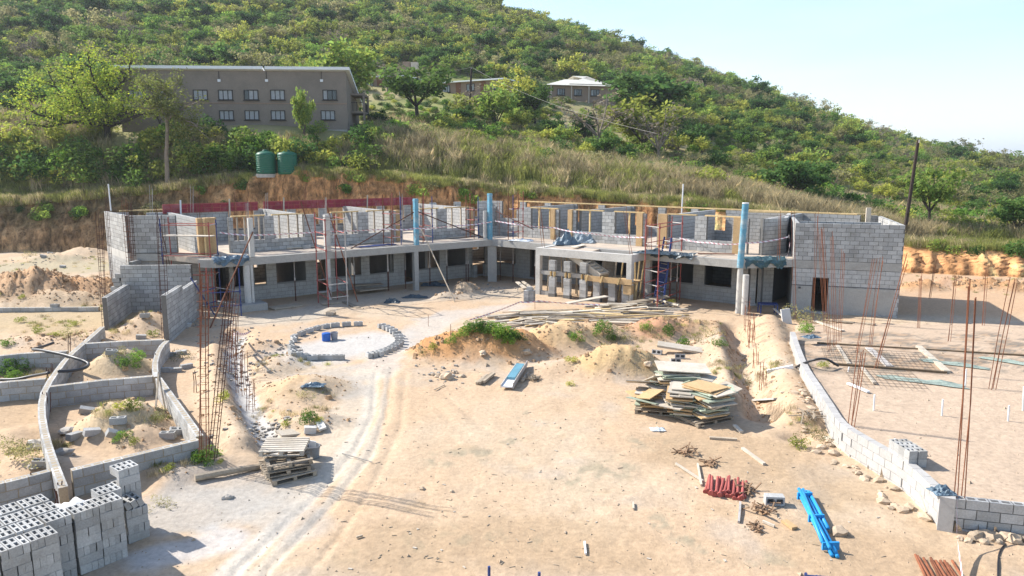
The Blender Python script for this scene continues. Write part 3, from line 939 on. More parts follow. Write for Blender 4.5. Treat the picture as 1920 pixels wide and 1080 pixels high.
# ---- left end block: long side wall, short front wall, blockwork room
EB = thing('building_end_block', 'grey block end of the building beside the tall rusty bars, lit side wall', 'building', (-21, 43, 0))
be = Budget(300)
E1 = L(LEND + .15, DL); 
cornerN = V(243, 470, 42.4).xy; cornerF = V(205, 470, 46.6).xy
frontR = V(334, 470, 42.6).xy
wall(EB, 'side_wall', cornerF, cornerN, SLAB + .02, WTOP + .12, .2, (), be)
wall(EB, 'front_wall', cornerN + Vector((.11, -.02)), frontR, SLAB + .02, WTOP + .12, .2, (), be)
wall(EB, 'ground_floor_side_wall', cornerF, cornerN, -.1, SOFF, .2, (), be)
wall(EB, 'ground_floor_front_wall', cornerN + Vector((.11, -.02)), V(372, 500, 42.9).xy, -.1, SOFF, .2, (), Budget(0), core=M_PARGE)
d = (cornerN - cornerF).normalized()
MB().beam((cornerF.x, cornerF.y, 2.72), (cornerN.x, cornerN.y, 2.72), .212, .46).build('ring_beam', M_CONC_LT, EB)
fr2 = V(400, 485, 42.3).xy
MB().beam((cornerN.x + .11, cornerN.y - .02, 2.72), (fr2.x, fr2.y, 2.72), .216, .42).build('ring_beam', M_CONC, EB)
rearF = cornerF + Vector((5.0, 3.6))
wall(EB, 'rear_wall', cornerF + Vector((.1, .07)), rearF, SLAB, WTOP, .2, ((1.2, 4.2, SILL, WTOP + .1),), Budget(0))
MB().beam((*(cornerF + Vector((.6, .5))), WTOP + .1), (*rearF, WTOP + .1), .1, .08).build('lintel_board', M_TIMBER, EB)
mb = MB().prism([cornerF + Vector((.1, .02)), cornerN + Vector((.05, .12)), frontR + Vector((1.8, .15)), L(LB - .02, DL + 1.6), L(LB - .02, DL + RL), rearF], SOFF + .15, SLAB - .004)
mb.build('floor_slab', M_SLABTOP, EB)

# ---- right wing
RW = thing('building_wing', 'unfinished two-storey wing with plywood door jambs, behind the plank heap', 'building', (Rr(9).x, Rr(9).y, 0))
br = Budget(300)
REND = sr(1404, 440, DR)
upR = tri([(931, 970), (997, 1035), (1082, 1130), (1154, 1195), (1255, 1304), (1326, 1374)], 430, sr, DR, SILL, WTOP + .1) + \
      tri([(1049, 1067), (1212, 1233), (1393, 1402)], 435, sr, DR, SLAB, WTOP + .1)
upR = [(a - sRf, b - sRf, c, d_) for a, b, c, d_ in upR]
wall(RW, 'upper_front_wall', Rr(sRf, DR), Rr(REND, DR), SLAB, WTOP, .2, upR, br)
gr = tri([(931, 968), (1082, 1130), (1155, 1190), (1255, 1301), (1322, 1373)], 510, sr, DR, .95, 2.38) + tri([(995, 1010), (1216, 1236)], 510, sr, DR, .05, 2.38)
gr = [(a - sRf, b - sRf, c, d_) for a, b, c, d_ in gr]
wall(RW, 'ground_floor_front_wall', Rr(sRf, DR), Rr(REND + .1, DR), -.1, SOFF, .2, gr, Budget(0), core=M_PARGE)
rear_op = []
for k in range(8):
    s0 = 1.3 + k * 2.55
    rear_op.append((s0, s0 + 1.5, 1.45, 2.2)); rear_op.append((s0, s0 + 1.95, SILL - .1, WTOP + .1))
wall(RW, 'rear_wall', Rr(sRr, DR + RR), Rr(REND + 4.2, DR + RR), -.1, WTOP, .2, rear_op, Budget(0))
for px in (975, 1086, 1252, 1428):
    s = sr(px, 435, DR)
    wall(RW, 'partition_wall', Rr(s, DR + .12), Rr(s, DR + RR - .12), SLAB, WTOP, .2, (), br)
    wall(RW, 'ground_floor_partition', Rr(s, DR + .12), Rr(s, DR + RR - .12), -.1, SOFF, .2, (), bricks=False, face=M_PARGE)
RB_ = REND + 3.2
MB().prism([tuple(isect(L(0, .24), uL, Rr(0, .24), uR)), Rr(17.9, .24), (15.6, 40.05), Rr(RB_ + .6, DR + 1.6), Rr(RB_ + .6, DR + RR + .1), tuple(rear_apex)], SOFF + .15, SLAB).build('floor_slab', M_SLABTOP, RW)
MB().prism([tuple(isect(L(0, -.06), uL, Rr(0, -.06), uR)), tuple(isect(L(0, .235), uL, Rr(0, .235), uR)), Rr(17.85, .235), Rr(17.85, -.06)], SOFF, SLAB - .02).build('edge_beam', M_CONC, RW)
q0, q1 = Rr(17.85, -.06), Vector((15.5, 39.75))
MB().prism([q0, Rr(17.85, .235), q1 + Vector((0, .3)), q1], SOFF, SLAB - .02).build('edge_beam', M_CONC, RW)
for a, b, n in ((995, 1047, 2), (1080, 1132, 1), (1152, 1208, 1), (1253, 1306, 0), (1322, 1392, 0)):
    lintel(RW, sr, Rr, a, b, DR)
    if n: props(RW, sr, Rr, a, b, DR, n, M_TIMBER)
for px, w in ((1039, .35), (1071, .34), (1201, .42), (1244, .62), (1384, .45)): jamb(RW, sr, Rr, px, DR, w, depth=.42)
# apex column and the paired round columns
pa = APEX + Vector((.02, .16))
MB().box((pa.x, pa.y, 1.2), (.62, .42, 2.6), 0).build('column', M_CONC, RW)
for px, py, r in ((1385, 588, .155), (1396, 591, .165)):
    p = G(px, py)
    MB().cyl((p.x, p.y + .1, -.1), (p.x, p.y + .1, SOFF if px < 1390 else SOFF - .3), r, n=20).build('column', M_CONC_LT, RW)
# rear timber rail over the right wing's back wall
pr, qr = Rr(sRr + 3, DR + RR), Rr(REND + 4, DR + RR)
MB().beam((pr.x, pr.y, WTOP + .05), (qr.x, qr.y, WTOP + .05), .18, .08).build('lintel_board', M_TIMBER, RW)
# recess between the wing and the right end block
wall(RW, 'ground_floor_front_wall', Rr(REND + .2, DR), (15.2, 41.7), -.1, SOFF, .2, ((.35, .75, 0.05, 2.3), (1.35, 2.35, .05, 2.25)), Budget(0), core=M_PARGE)
pz = Rr(REND + .9, DR)
wall(RW, 'upper_front_wall', V(1427, 440, pz.y + .2).xy, V(1472, 435, 42.6).xy, SLAB, WTOP, .2, (), Budget(0))
wall(RW, 'partition_wall', V(1472, 435, 42.6).xy, V(1478, 430, 46.5).xy, SLAB, WTOP, .2, (), Budget(0))

# ---- right end block
RE = thing('building_end_block', 'big square grey block end of the building with a dark doorway', 'building', (18, 41, 0))
b2 = Budget(300)
K0 = Vector((15.45, 39.85)); KF = Vector((.952, -.306)); KB = Vector((.306, .952))
KW, KD = 5.35, 7.4
K1, K2, K3 = K0 + KF * KW, K0 + KF * KW + KB * KD, K0 + KB * KD
wall(RE, 'front_wall', K0, K1, SLAB - .05, 4.92, .2, (), b2)
wall(RE, 'side_wall', K1 + KB * .11 - KF * .1, K2 - KF * .1, SLAB - .05, 4.92, .2, (), b2)
wall(RE, 'side_wall', K0 + KB * .11 + KF * .1, K3 + KF * .1, SLAB - .05, 4.92, .2, (), Budget(0))
wall(RE, 'rear_wall', K3 + KF * .21, K2 - KF * .21, SLAB - .05, 4.95, .2, ((1.0, 2.6, 3.7, 5), (3.4, 4.4, 3.7, 5)), Budget(0))
rzK = math.atan2(KF.y, KF.x)
def kpt(s, n): p = K0 + KF * s + KB * n; return p
op = [(1.05, 1.85, .12, 1.95)]
wall(RE, 'ground_floor_front_wall', K0, K1, -.15, 2.45, .2, op, Budget(0), core=M_PARGE)
MB().beam((*kpt(-.01, 0), 2.675), (*kpt(KW + .01, 0), 2.675), .216, .43).build('ring_beam', M_CONC, RE)
MB().beam((*kpt(KW - .1, .12), 2.675), (*kpt(KW - .1, KD), 2.675), .214, .43).build('ring_beam', M_CONC, RE)
MB().beam((*kpt(0, -.004), 1.52), (*kpt(1.04, -.004), 1.52), .222, .05).build('damp_strip', M_DAMP, RE)
MB().beam((*kpt(1.86, -.004), 1.52), (*kpt(KW, -.004), 1.52), .222, .05).build('damp_strip', M_DAMP, RE)
MB().beam((*kpt(.005, -.106), .73), (*kpt(1.04, -.106), .73), .02, 1.5).build('render_coat', M_CONC, RE)
MB().beam((*kpt(1.86, -.106), .70), (*kpt(KW - .25, -.106), .70), .02, 1.52).build('render_coat', M_CONC, RE)
wall(RE, 'ground_floor_side_wall', K1 + KB * .11 - KF * .1, K2 - KF * .1, -.15, 2.45, .2, (), Budget(0), core=M_PARGE)
wall(RE, 'ground_floor_side_wall', K0 + KB * .11 + KF * .1, K3 + KF * .1, -.15, 2.45, .2, (), bricks=False, face=M_PARGE)
wall(RE, 'ground_floor_rear_wall', K3 + KF * .21, K2 - KF * .21, -.15, 2.45, .2, (), bricks=False, face=M_PARGE)
MB().prism([kpt(.12, .12), kpt(KW - .12, .12), kpt(KW - .12, KD - .12), kpt(.12, KD - .12)], 2.62, 2.86).build('floor_slab', M_SLABTOP, RE)
wall(RE, 'partition_wall', kpt(.3, 1.6), kpt(KW - .9, 1.6), SLAB - .05, 4.92, .2, (), Budget(0))
p = kpt(KW - 1.0, 5.6); MB().box((p.x, p.y, 4.4), (.26, .26, 2.2), rzK).build('timber_post', M_WOOD_PALE, RE)
MB().beam((*kpt(-2.5, 7.5), 5.02), (*kpt(KW - .3, 7.2), 5.02), .14, .08).build('lintel_board', M_TIMBER, RE)
MB().box((*kpt(.4, -.13), 1.38), (.12, .04, .1), rzK).build('meter_box', M_DAMP, RE)

# ---- stair porch in front of the right wing
SPc = thing('stair_porch', 'open concrete stair porch with block pillars in front of the wing', 'porch', (4.8, 44.5, 0))
PA, PB = Vector((1.55, 45.35)), Vector((6.85, 41.45))
pu = (PB - PA).normalized(); pn = Vector((-pu.y, pu.x)); PL_ = (PB - PA).length
rzp = math.atan2(pu.y, pu.x)
def pp(s, n=0.0): return PA + pu * s + pn * n
for s, n in ((0.1, .1), (PL_ - .15, .1), (PL_ - .15, 2.5)):
    p = pp(s, n)
    MB().box((p.x, p.y, 1.2), (.32, .32, 2.6), rzp).build('column', M_CONC_LT, SPc)
MB().beam((*pp(-.06, .1), 2.72), (*pp(PL_, .1), 2.72), .3, .46).build('edge_beam', M_CONC_LT, SPc)
MB().beam((*pp(PL_ - .15, .255), 2.72), (*pp(PL_ - .15, 2.9), 2.72), .296, .452).build('edge_beam', M_CONC_LT, SPc)
MB().beam((*pp(.1, .255), 2.72), (*pp(.1, 2.9), 2.72), .296, .452).build('edge_beam', M_CONC_LT, SPc)
MB().prism([pp(.26, .26), pp(PL_ * .55, .26), pp(PL_ * .5, 2.7), pp(.26, 2.7)], 2.6, 2.9).build('floor_slab', M_SLABTOP, SPc)
# low beam at half height with its front pillars
MB().beam((*pp(.25, .12), 1.42), (*pp(PL_ * .58, .12), 1.42), .22, .24).build('landing_beam', M_CONC, SPc)
MB().beam((*pp(.3, .12), .1), (*pp(1.1, .12), .1), .2, .3).build('plinth', M_CONC, SPc)
for i, s in enumerate((.18, .345, .52, .665, .82, .955)):
    c = pp(PL_ * s * .98 + .1, -.1 + .02 * i)
    hi = 2.28 if i < 3 else 1.28
    w = .44
    pil = MB().box((c.x, c.y, .05), (w + .04, .26, .3), rzp).build('block_pillar', M_MORTAR, SPc)
    k = 0; z = -.02
    while z + .21 <= hi:
        if not (i < 3 and 1.28 < z + .1 < 1.56):
            place_block(BLOCKS[(k + i) % 4], pil, (c.x + rnd.uniform(-.01, .01), c.y, z + .105), (w, .24, .198), rzp + rnd.uniform(-.02, .02))
            k += 1
        z += .208
    if i < 3:
        for sx in (-.13, .13):
            q = c + pu * sx
            MB().box((q.x, q.y - .06, 1.42), (.05, .2, .3), rzp).build('form_batten', M_TIMBER, pil)
# stair flight (cast concrete in ply shuttering) from the upper slab down to the landing
a, b = pp(2.35, 1.0), pp(4.35, .75)
for n0, nm, m in ((0, 'stair_side_board', M_PLY), (1.0, 'stair_side_board', M_PLY)):
    p0, p1 = pp(2.2, .3 + n0), pp(4.45, .1 + n0)
    MB().beam((*p0, 2.62), (*p1, 1.5), .06, .38).build(nm, M_WOOD_PALE, SPc)
p0, p1 = pp(2.2, .8), pp(4.45, .6)
MB().beam((*p0, 2.52), (*p1, 1.42), .9, .14).build('stair_flight', M_PLY, SPc)
st = MB()
for i in range(8):
    f = i / 7.5
    c = p0.lerp(p1, f); z = 2.66 - 1.12 * f
    st.box((c.x, c.y, z), (.30, .9, .12), rzp)
st.build('step', M_WOOD_PALE, SPc)
# landing formwork tray
MB().prism([pp(3.9, -.3), pp(PL_ + .1, -.3), pp(PL_ + .1, 1.2), pp(3.9, 1.2)], 1.30, 1.38).build('landing_deck', M_PLY, SPc)
for s0, s1 in ((3.75, 4.75), (4.8, 5.95), (5.98, PL_ + .2)):
    s1 = min(s1, PL_ + .2)
    if s1 - s0 < .1: continue
    MB().beam((*pp(s0, -.34), 1.42), (*pp(s1, -.34), 1.42), .05, .32).build('form_board', M_PLY, SPc)
for s in (3.8, 4.78, 5.9):
    MB().beam((*pp(s, -.40), 1.22), (*pp(s + .12, -.40), 1.62), .06, .09).build('form_batten', M_TIMBER, SPc)
MB().box((*pp(PL_ - .1, -.16), .95), (.5, .3, .5), rzp).build('form_box', M_PLY, SPc)
for s, n in ((.45, .8), (.9, 1.4), (1.5, 1.1), (1.9, 1.7), (2.3, .9), (3.0, 1.6), (3.8, 1.8), (4.6, 1.9), (5.2, 1.6), (5.6, 1.9), (PL_ - .3, 1.0), (PL_ - .25, 1.5), (PL_ - .2, 2.0)):
    p = pp(s, n)
    MB().cyl((p.x + rnd.uniform(-.25, .25), p.y, 0), (p.x, p.y, 2.5), .045, n=6).build('timber_prop', M_WOOD_OLD if s < 5 else M_TIMBER, SPc)
MB().beam((*pp(3.4, 1.2), .1), (*pp(4.2, .1), 1.1), .3, .05).build('ply_sheet', M_PLY, SPc)
# ================================================================== buildings and poles on the slope
def win(parent, mbpos, rz, w, h, curtain=True, open_pane=False):
    """Recessed window: frame with a glazed pane and a curtain behind, facing -n."""
    c = Vector(mbpos); M = Matrix.Rotation(rz, 3, 'Z')
    f = MB()
    t = .07
    for dx, dz, sx, sz in ((0, h / 2 - t / 2, w, t), (0, -h / 2 + t / 2, w, t), (-w / 2 + t / 2, 0, t, h - 2 * t), (w / 2 - t / 2, 0, t, h - 2 * t), (-w / 6, 0, t * .6, h - 2 * t), (w / 6, 0, t * .6, h - 2 * t)):
        f.box(c + M @ Vector((dx, -.03, dz)), (sx, .1, sz), rz)
    fo = f.build('window', M_FRAME, parent)
    for i, m in enumerate((M_GLASS if open_pane else M_CURTAIN, M_CURTAIN if curtain else M_GLASS, M_CURTAIN if curtain else M_GLASS)):
        MB().box(c + M @ Vector(((i - 1) * w / 3, .03, 0)), (w / 3 - t * .7, .03, h - 2.1 * t), rz).build('pane', m, fo)
    MB().box(c + M @ Vector((0, -.08, -h / 2 - .05)), (w + .2, .16, .08), rz).build('sill', M_FRAME, fo)

def grey_block():
    A, B = V(229, 240, 79.3).xy, V(652, 240, 80.9).xy
    u = (B - A).normalized(); n = Vector((-u.y, u.x)); W = (B - A).length; D = 9.5
    rz = math.atan2(u.y, u.x)
    zt = V(440, 132, 80).z; zt2 = zt - 3.0; z0 = V(655, 241, 82).z - .3
    t = thing('apartment_block', 'long grey-brown two-storey building with curtained windows and thin white roof edge', 'building', (A.x + 10, A.y + 3, z0))
    a, b, c, d_ = A, B, B + n * D, A + n * D
    vs = [(a.x, a.y, z0 - 3), (b.x, b.y, z0 - 3), (c.x, c.y, z0 - 3), (d_.x, d_.y, z0 - 3), (a.x, a.y, zt), (b.x, b.y, zt), (c.x, c.y, zt2), (d_.x, d_.y, zt2)]
    MB().add(vs, [(0, 1, 5, 4), (1, 2, 6, 5), (2, 3, 7, 6), (3, 0, 4, 7), (4, 5, 6, 7)]).build('wall', M_PLASTER, t)
    def P(s, k, z): p = A + u * s + n * k; return (p.x, p.y, z)
    for s0, s1 in ((-.5, W * .635), (W * .645, W + .45)):
        p = [P(s0, -.4, zt + .12), P(s1, -.4, zt + .12), P(s1, D + .4, zt2 + .03), P(s0, D + .4, zt2 + .03)]
        q = [(x, y, z + .3) for x, y, z in p]
        MB().add(p + q, [(3, 2, 1, 0), (4, 5, 6, 7), (0, 1, 5, 4), (1, 2, 6, 5), (2, 3, 7, 6), (3, 0, 4, 7)]).build('roof', M_ROOFWHITE, t)
    MB().beam(P(0, -.03, (z0 + zt) / 2 - .25), P(W, -.03, (z0 + zt) / 2 - .25), .06, .1).build('string_course', M_PLASTER2, t)
    MB().beam(P(W * .3, -.3, z0 - .05), P(W, -.3, z0 - .05), .6, .3).build('plinth', M_CONC, t)
    for i, (pa, pb) in enumerate(((250, 260), (300, 322), (366, 386), (410, 436), (458, 484), (507, 534), (605, 632))):
        s = hit((pa + pb) / 2, 177, A, B)
        p = A + u * s - n * .02
        win(t, (p.x, p.y, V(0, 178, p.y).z), rz, 1.5, 1.05, curtain=i < 6, open_pane=i == 4)
    for i, (pa, pb) in enumerate(((412, 438), (460, 485), (508, 535), (600, 630))):
        s = hit((pa + pb) / 2, 215, A, B)
        p = A + u * s - n * .02
        win(t, (p.x, p.y, V(0, 216, p.y).z), rz, 1.5, 1.0)
    for px in (411, 500, 603):
        s = hit(px, 151, A, B); p = A + u * s - n * .05; z = V(0, 151, p.y).z
        MB().box((p.x, p.y, z), (.3, .1, .26), rz).build('vent', M_WHITE, t)
        MB().box((p.x, p.y + .02, z + .55), (.05, .06, .8), rz).build('crack_strip', M_FRAME, t)
    # access balconies on the end wall
    e = B + n * (D * .35)
    for k in (0, 1, 2):
        z = z0 + 1.95 * k + .2
        bc = e + u * .75 + n * 1.6
        dk = MB().box((bc.x, bc.y, z + .02), (1.5, 3.8, .22), rz).build('balcony', M_PLASTER, t)
        if k < 2 and k > 0:
            rl = MB()
            for j in range(9):
                r = e + u * 1.42 + n * (-.2 + j * .45)
                rl.box((r.x, r.y, z + .6), (.05, .05, 1.0), rz)
            for j in range(4):
                r = e + u * (.2 + j * .4) + n * -.25
                rl.box((r.x, r.y, z + .6), (.05, .05, 1.0), rz)
            r0, r1 = e + u * 1.42 + n * -.25, e + u * 1.42 + n * 3.4
            rl.beam((*r0, z + 1.1), (*r1, z + 1.1), .06, .06)
            rl.beam((*(e + n * -.25), z + 1.1), (*r0, z + 1.1), .06, .06)
            rl.build('railing', M_FRAME, dk)
    for k in (-.2, 3.4):
        p = e + u * 1.42 + n * k
        MB().box((p.x, p.y, z0 + 1.7), (.22, .22, 5.2), rz).build('pillar', M_PLASTER, t)
grey_block()

def row_house(pa, pb, ytop, ybot, Y0, Y1, label, n, white_end):
    A, B = V(pa, ybot, Y0).xy, V(pb, ybot, Y1).xy
    u = (B - A).normalized(); nn = Vector((-u.y, u.x)); W = (B - A).length; D = 6.0
    rz = math.atan2(u.y, u.x)
    zt = V(pa, ytop, Y0).z; z0 = V(pa, ybot, Y0).z
    t = thing('row_house', label, 'house', (A.x, A.y, z0))
    c = A + u * W / 2 + nn * D / 2
    MB().box((c.x, c.y, (zt + z0) / 2 - 1), (W, D, zt - z0 + 2), rz).build('wall', M_PLASTER2, t)
    MB().box((c.x, c.y - .2, zt + .1), (W + .8, D + .9, .2), rz).build('roof', M_ROOFWHITE, t)
    if white_end:
        e = A - u * .03 + nn * D / 2
        MB().box((e.x, e.y, (zt + z0) / 2 - 1), (.08, D, zt - z0 + 1.9), rz).build('end_wall', M_PALEWALL, t)
    for i in range(n):
        s = W * (i + .5) / n
        p = A + u * s - nn * .02
        if i % 2 == 0:
            win(t, (p.x, p.y, z0 + (zt - z0) * .55), rz, 1.5, 1.1)
        else:
            dr = MB().box((p.x, p.y, z0 + 1.0), (.95, .1, 2.0), rz).build('door', M_DOORBROWN, t)
            q = p + u * .35 - nn * .07
            MB().box((q.x, q.y, z0 + 1.0), (.1, .05, .05), rz).build('handle', M_GREYSTEEL, dr)
row_house(683, 762, 146, 168, 128, 126, 'low brown house with pale end wall beside the grey building', 4, True)
row_house(826, 942, 157, 180, 126, 120, 'low brown row house behind the dark power pole', 5, False)

def hip_house():
    A, B = V(1028, 186, 131).xy, V(1155, 184, 134).xy
    u = (B - A).normalized(); n = Vector((-u.y, u.x)); W = (B - A).length; D = 8.5
    rz = math.atan2(u.y, u.x)
    ze, z0 = V(1060, 162, 133).z, V(1060, 190, 133).z
    zr = V(1100, 142, 135).z
    t = thing('hip_roof_house', 'cream hip-roofed house half hidden by trees on the slope', 'house', (A.x + 5, A.y, z0))
    c = A + u * W / 2 + n * D / 2
    MB().box((c.x, c.y, (ze + z0) / 2 - 1), (W, D, ze - z0 + 2), rz).build('wall', M_PLASTER2, t)
    e = A - u * .04 + n * D / 2
    MB().box((e.x, e.y, (ze + z0) / 2 - .5), (.1, D, ze - z0 + 1), rz).build('end_wall', M_PALEWALL, t)
    def P(s, k, z): p = A + u * s + n * k; return (p.x, p.y, z)
    def hip(s0, s1, k0, k1, zb, zt):
        m = (k1 - k0) / 2
        vs = [P(s0, k0, zb), P(s1, k0, zb), P(s1, k1, zb), P(s0, k1, zb), P(s0 + m, (k0 + k1) / 2, zt), P(s1 - m, (k0 + k1) / 2, zt)]
        return MB().add(vs, [(0, 1, 5, 4), (1, 2, 5), (2, 3, 4, 5), (3, 0, 4), (3, 2, 1, 0)])
    hip(-.8, W + .8, -.9, D + .8, ze, zr - .5).build('roof', M_ROOFCREAM, t)
    hip(W * .3, W * .3 + 7.5, -.1, D + 1.8, ze + .35, zr + .25).build('roof', M_ROOFCREAM, t)
    hip(W + .2, W + 5.5, .6, D + .2, ze - .25, zr - 1.1).build('roof', M_ROOFCREAM, t)
    for s, w in ((2.3, 1.4), (5.4, 1.4), (8.6, 1.6)):
        p = A + u * s - n * .02
        win(t, (p.x, p.y, (ze + z0) / 2 + .2), rz, w, 1.1, curtain=False)
    for s in (.3, 4.0, 7.2):
        MB().cyl(P(s, -.7, z0 - 1.5), P(s, -.7, ze), .09, n=8).build('post', M_PALEWALL, t)
hip_house()

# small plastered tank tower behind the low house
p = V(772, 140, 140); zz = p.z
t = thing('tank_stand', 'small pale square tank on a stand above the low houses', 'tank', (p.x, p.y, zz - 1))
MB().box((p.x - .9, p.y, zz + 1.3), (1.3, 1.4, 1.9)).build('tank', M_PLASTER2, t)
MB().box((p.x + .6, p.y, zz + 1.25), (1.3, 1.4, 1.8)).build('tank', M_PALEWALL, t)
MB().box((p.x - .2, p.y, zz - .4), (3.4, 2.0, 1.5)).build('stand', M_PLASTER, t)

# green water tanks on the lip of the bank
def tank(px, label, scale):
    b = V(px, 324, 71.2); z0 = b.z
    r = .93 * scale; h = (V(px, 289, 71.2).z - z0)
    t = thing('water_tank', label, 'water tank', (b.x, b.y, z0), 'green water tanks on the bank')
    prof = [(r * .97, -.15)]
    nr = 9
    for i in range(nr):
        z = h * i / nr
        prof += [(r * .97, z + .02), (r, z + .06), (r, z + h / nr * .62), (r * .97, z + h / nr * .7)]
    prof += [(r * .98, h), (r * .9, h + .1), (r * .45, h + .26), (r * .3, h + .28)]
    MB().lathe((b.x, b.y, z0), prof, 28).build('body', M_TANK, t, smooth_=True)
    MB().lathe((b.x, b.y, z0 + h + .27), [(r * .33, 0), (r * .33, .1), (r * .1, .15)], 16).build('lid', M_TANK, t, smooth_=True)
    zg = H(b.x, b.y) - .3
    if zg < z0 - .1: MB().cyl((b.x, b.y, zg), (b.x, b.y, z0 - .1), r * 1.08, n=20).build('plinth', M_CONC, t)
    MB().cyl((b.x, b.y - r, z0 + .15), (b.x, b.y - r - .15, z0 + .15), .04, n=8).build('outlet', M_DAMP, t)
tank(500, 'left of the two green plastic water tanks on the bank', 1.0)
tank(540, 'right of the two green plastic water tanks on the bank', 1.0)

# power poles and lines
def pole(px0, py0, px1, py1, Y, label, arm):
    b, tp = V(px0, py0, Y), V(px1, py1, Y)
    z0 = min(H(b.x, b.y) - .3, b.z)
    d = (tp - b).normalized(); b2 = b - d * ((b.z - z0) / d.z)
    t = thing('power_pole', label, 'pole', b2)
    MB().cyl(b2, tp, .16, .12, 8).build('shaft', M_POLE, t)
    for k, dx in enumerate(arm):
        MB().cyl(tp + Vector((dx, -.15, -.25)), tp + Vector((dx, -.15, .0)), .05, n=6).build('insulator', M_GREYSTEEL, t)
    return tp
tp = pole(880, 216, 884, 126, 99, 'dark slim power pole standing among bushes left of the hip-roofed house', (0,))
tp2 = pole(1701, 404, 1722, 262, 60, 'leaning dark power pole behind the right end of the building', (0,))
def wire(a, b, sag, label):
    pts = []
    for i in range(25):
        f = i / 24
        q = a.lerp(b, f); q.z -= sag * 4 * f * (1 - f); pts.append(q)
    o = MB().tube(pts, .013, 4).build('power_line', M_WIRE, at=a)
    tag(o, label, 'wire')
wire(V(705, 122, 118), tp, .9, 'sagging power line left of the dark pole towards the low house')
wire(tp, V(1230, 250, 62), .8, 'power line running down right from the dark pole over the bushes')
# ================================================================== vegetation
def leaf_mat(name, col, var=.35, trans=.35, yellow=(0.435, 0.392, 0.072)):
    m = bpy.data.materials.new(name); m.use_nodes = True
    n = m.node_tree.nodes; l = m.node_tree.links; b = n['Principled BSDF']
    b.inputs['Roughness'].default_value = .75; b.inputs['Specular IOR Level'].default_value = .15
    at = n.new('ShaderNodeVertexColor'); at.layer_name = 'tone'
    sp = n.new('ShaderNodeSeparateColor'); l.new(at.outputs['Color'], sp.inputs[0])
    oi = n.new('ShaderNodeObjectInfo')
    r1 = n.new('ShaderNodeMapRange'); r1.inputs['To Min'].default_value = 1 - var; r1.inputs['To Max'].default_value = 1 + var
    l.new(oi.outputs['Random'], r1.inputs['Value'])
    r2 = n.new('ShaderNodeMapRange'); r2.inputs['To Min'].default_value = .62; r2.inputs['To Max'].default_value = 1.35
    l.new(sp.outputs[0], r2.inputs['Value'])
    mu = n.new('ShaderNodeMath'); mu.operation = 'MULTIPLY'; l.new(r1.outputs[0], mu.inputs[0]); l.new(r2.outputs[0], mu.inputs[1])
    mx = n.new('ShaderNodeMix'); mx.data_type = 'RGBA'
    mx.inputs[6].default_value = (*col, 1); mx.inputs[7].default_value = (*yellow, 1)
    ad = n.new('ShaderNodeMath'); ad.operation = 'MULTIPLY'; l.new(sp.outputs[1], ad.inputs[0]); l.new(oi.outputs['Random'], ad.inputs[1])
    l.new(ad.outputs[0], mx.inputs[0])
    vm = n.new('ShaderNodeVectorMath'); vm.operation = 'SCALE'; l.new(mx.outputs[2], vm.inputs[0]); l.new(mu.outputs[0], vm.inputs['Scale'])
    l.new(vm.outputs[0], b.inputs['Base Color'])
    tr = n.new('ShaderNodeBsdfTranslucent'); l.new(vm.outputs[0], tr.inputs['Color'])
    ms = n.new('ShaderNodeMixShader'); ms.inputs[0].default_value = trans + .16
    l.new(b.outputs[0], ms.inputs[1]); l.new(tr.outputs[0], ms.inputs[2]); l.new(ms.outputs[0], n['Material Output'].inputs['Surface'])
    return m
LF_YEL = leaf_mat('yellow_green_leaves', (0.24, 0.29, 0.058))
LF_MID = leaf_mat('green_leaves', (0.135, 0.235, 0.05), yellow=(0.290, 0.319, 0.058))
LF_DARK = leaf_mat('dark_green_leaves', (0.065, 0.145, 0.038), yellow=(0.131, 0.189, 0.043))
LF_OLIVE = leaf_mat('olive_leaves', (0.22, 0.22, 0.095), yellow=(0.319, 0.275, 0.131))
LF_GREY = leaf_mat('dry_grey_twigs', (0.22, 0.185, 0.14), yellow=(0.319, 0.246, 0.160), trans=.15)
LF_FRESH = leaf_mat('fresh_green_leaves', (0.115, 0.235, 0.042), yellow=(0.290, 0.392, 0.058))
LF_STRAW = leaf_mat('straw', (0.4, 0.335, 0.2), yellow=(0.609, 0.493, 0.290), trans=.25)
LF_GRASS = leaf_mat('green_grass', (.27, .30, .085), yellow=(0.464, 0.435, 0.131), trans=.3)

def quads_mesh(name, c, size, normal_bias, m, rg, aspect=1.7, tone=None):
    """n leaf quads at centres c (n,3); size (n,)"""
    n = len(c)
    nrm = rg.normal(size=(n, 3)); nrm[:, 2] = np.abs(nrm[:, 2]) + normal_bias
    nrm /= np.linalg.norm(nrm, axis=1)[:, None]
    a = rg.normal(size=(n, 3)); u = np.cross(nrm, a); u /= np.linalg.norm(u, axis=1)[:, None] + 1e-9
    v = np.cross(nrm, u)
    u = u * (size * aspect / 2)[:, None]; v = v * (size / 2)[:, None]
    P = np.stack([c - u, c + v * .9 - u * .1, c + u, c - v * .9 - u * .1], 1).reshape(-1, 3)
    me = bpy.data.meshes.new(name)
    me.vertices.add(4 * n); me.vertices.foreach_set('co', P.ravel().astype(np.float32))
    me.loops.add(4 * n); me.loops.foreach_set('vertex_index', np.arange(4 * n, dtype=np.int32))
    me.polygons.add(n); me.polygons.foreach_set('loop_start', np.arange(0, 4 * n, 4, dtype=np.int32))
    me.update()
    if tone is None: tone = rg.random(n)
    ca = me.color_attributes.new('tone', 'FLOAT_COLOR', 'POINT')
    col = np.stack([tone, rg.random(n), rg.random(n), np.ones(n)], 1)
    ca.data.foreach_set('color', np.repeat(col, 4, 0).ravel().astype(np.float32))
    me.materials.append(m)
    return me

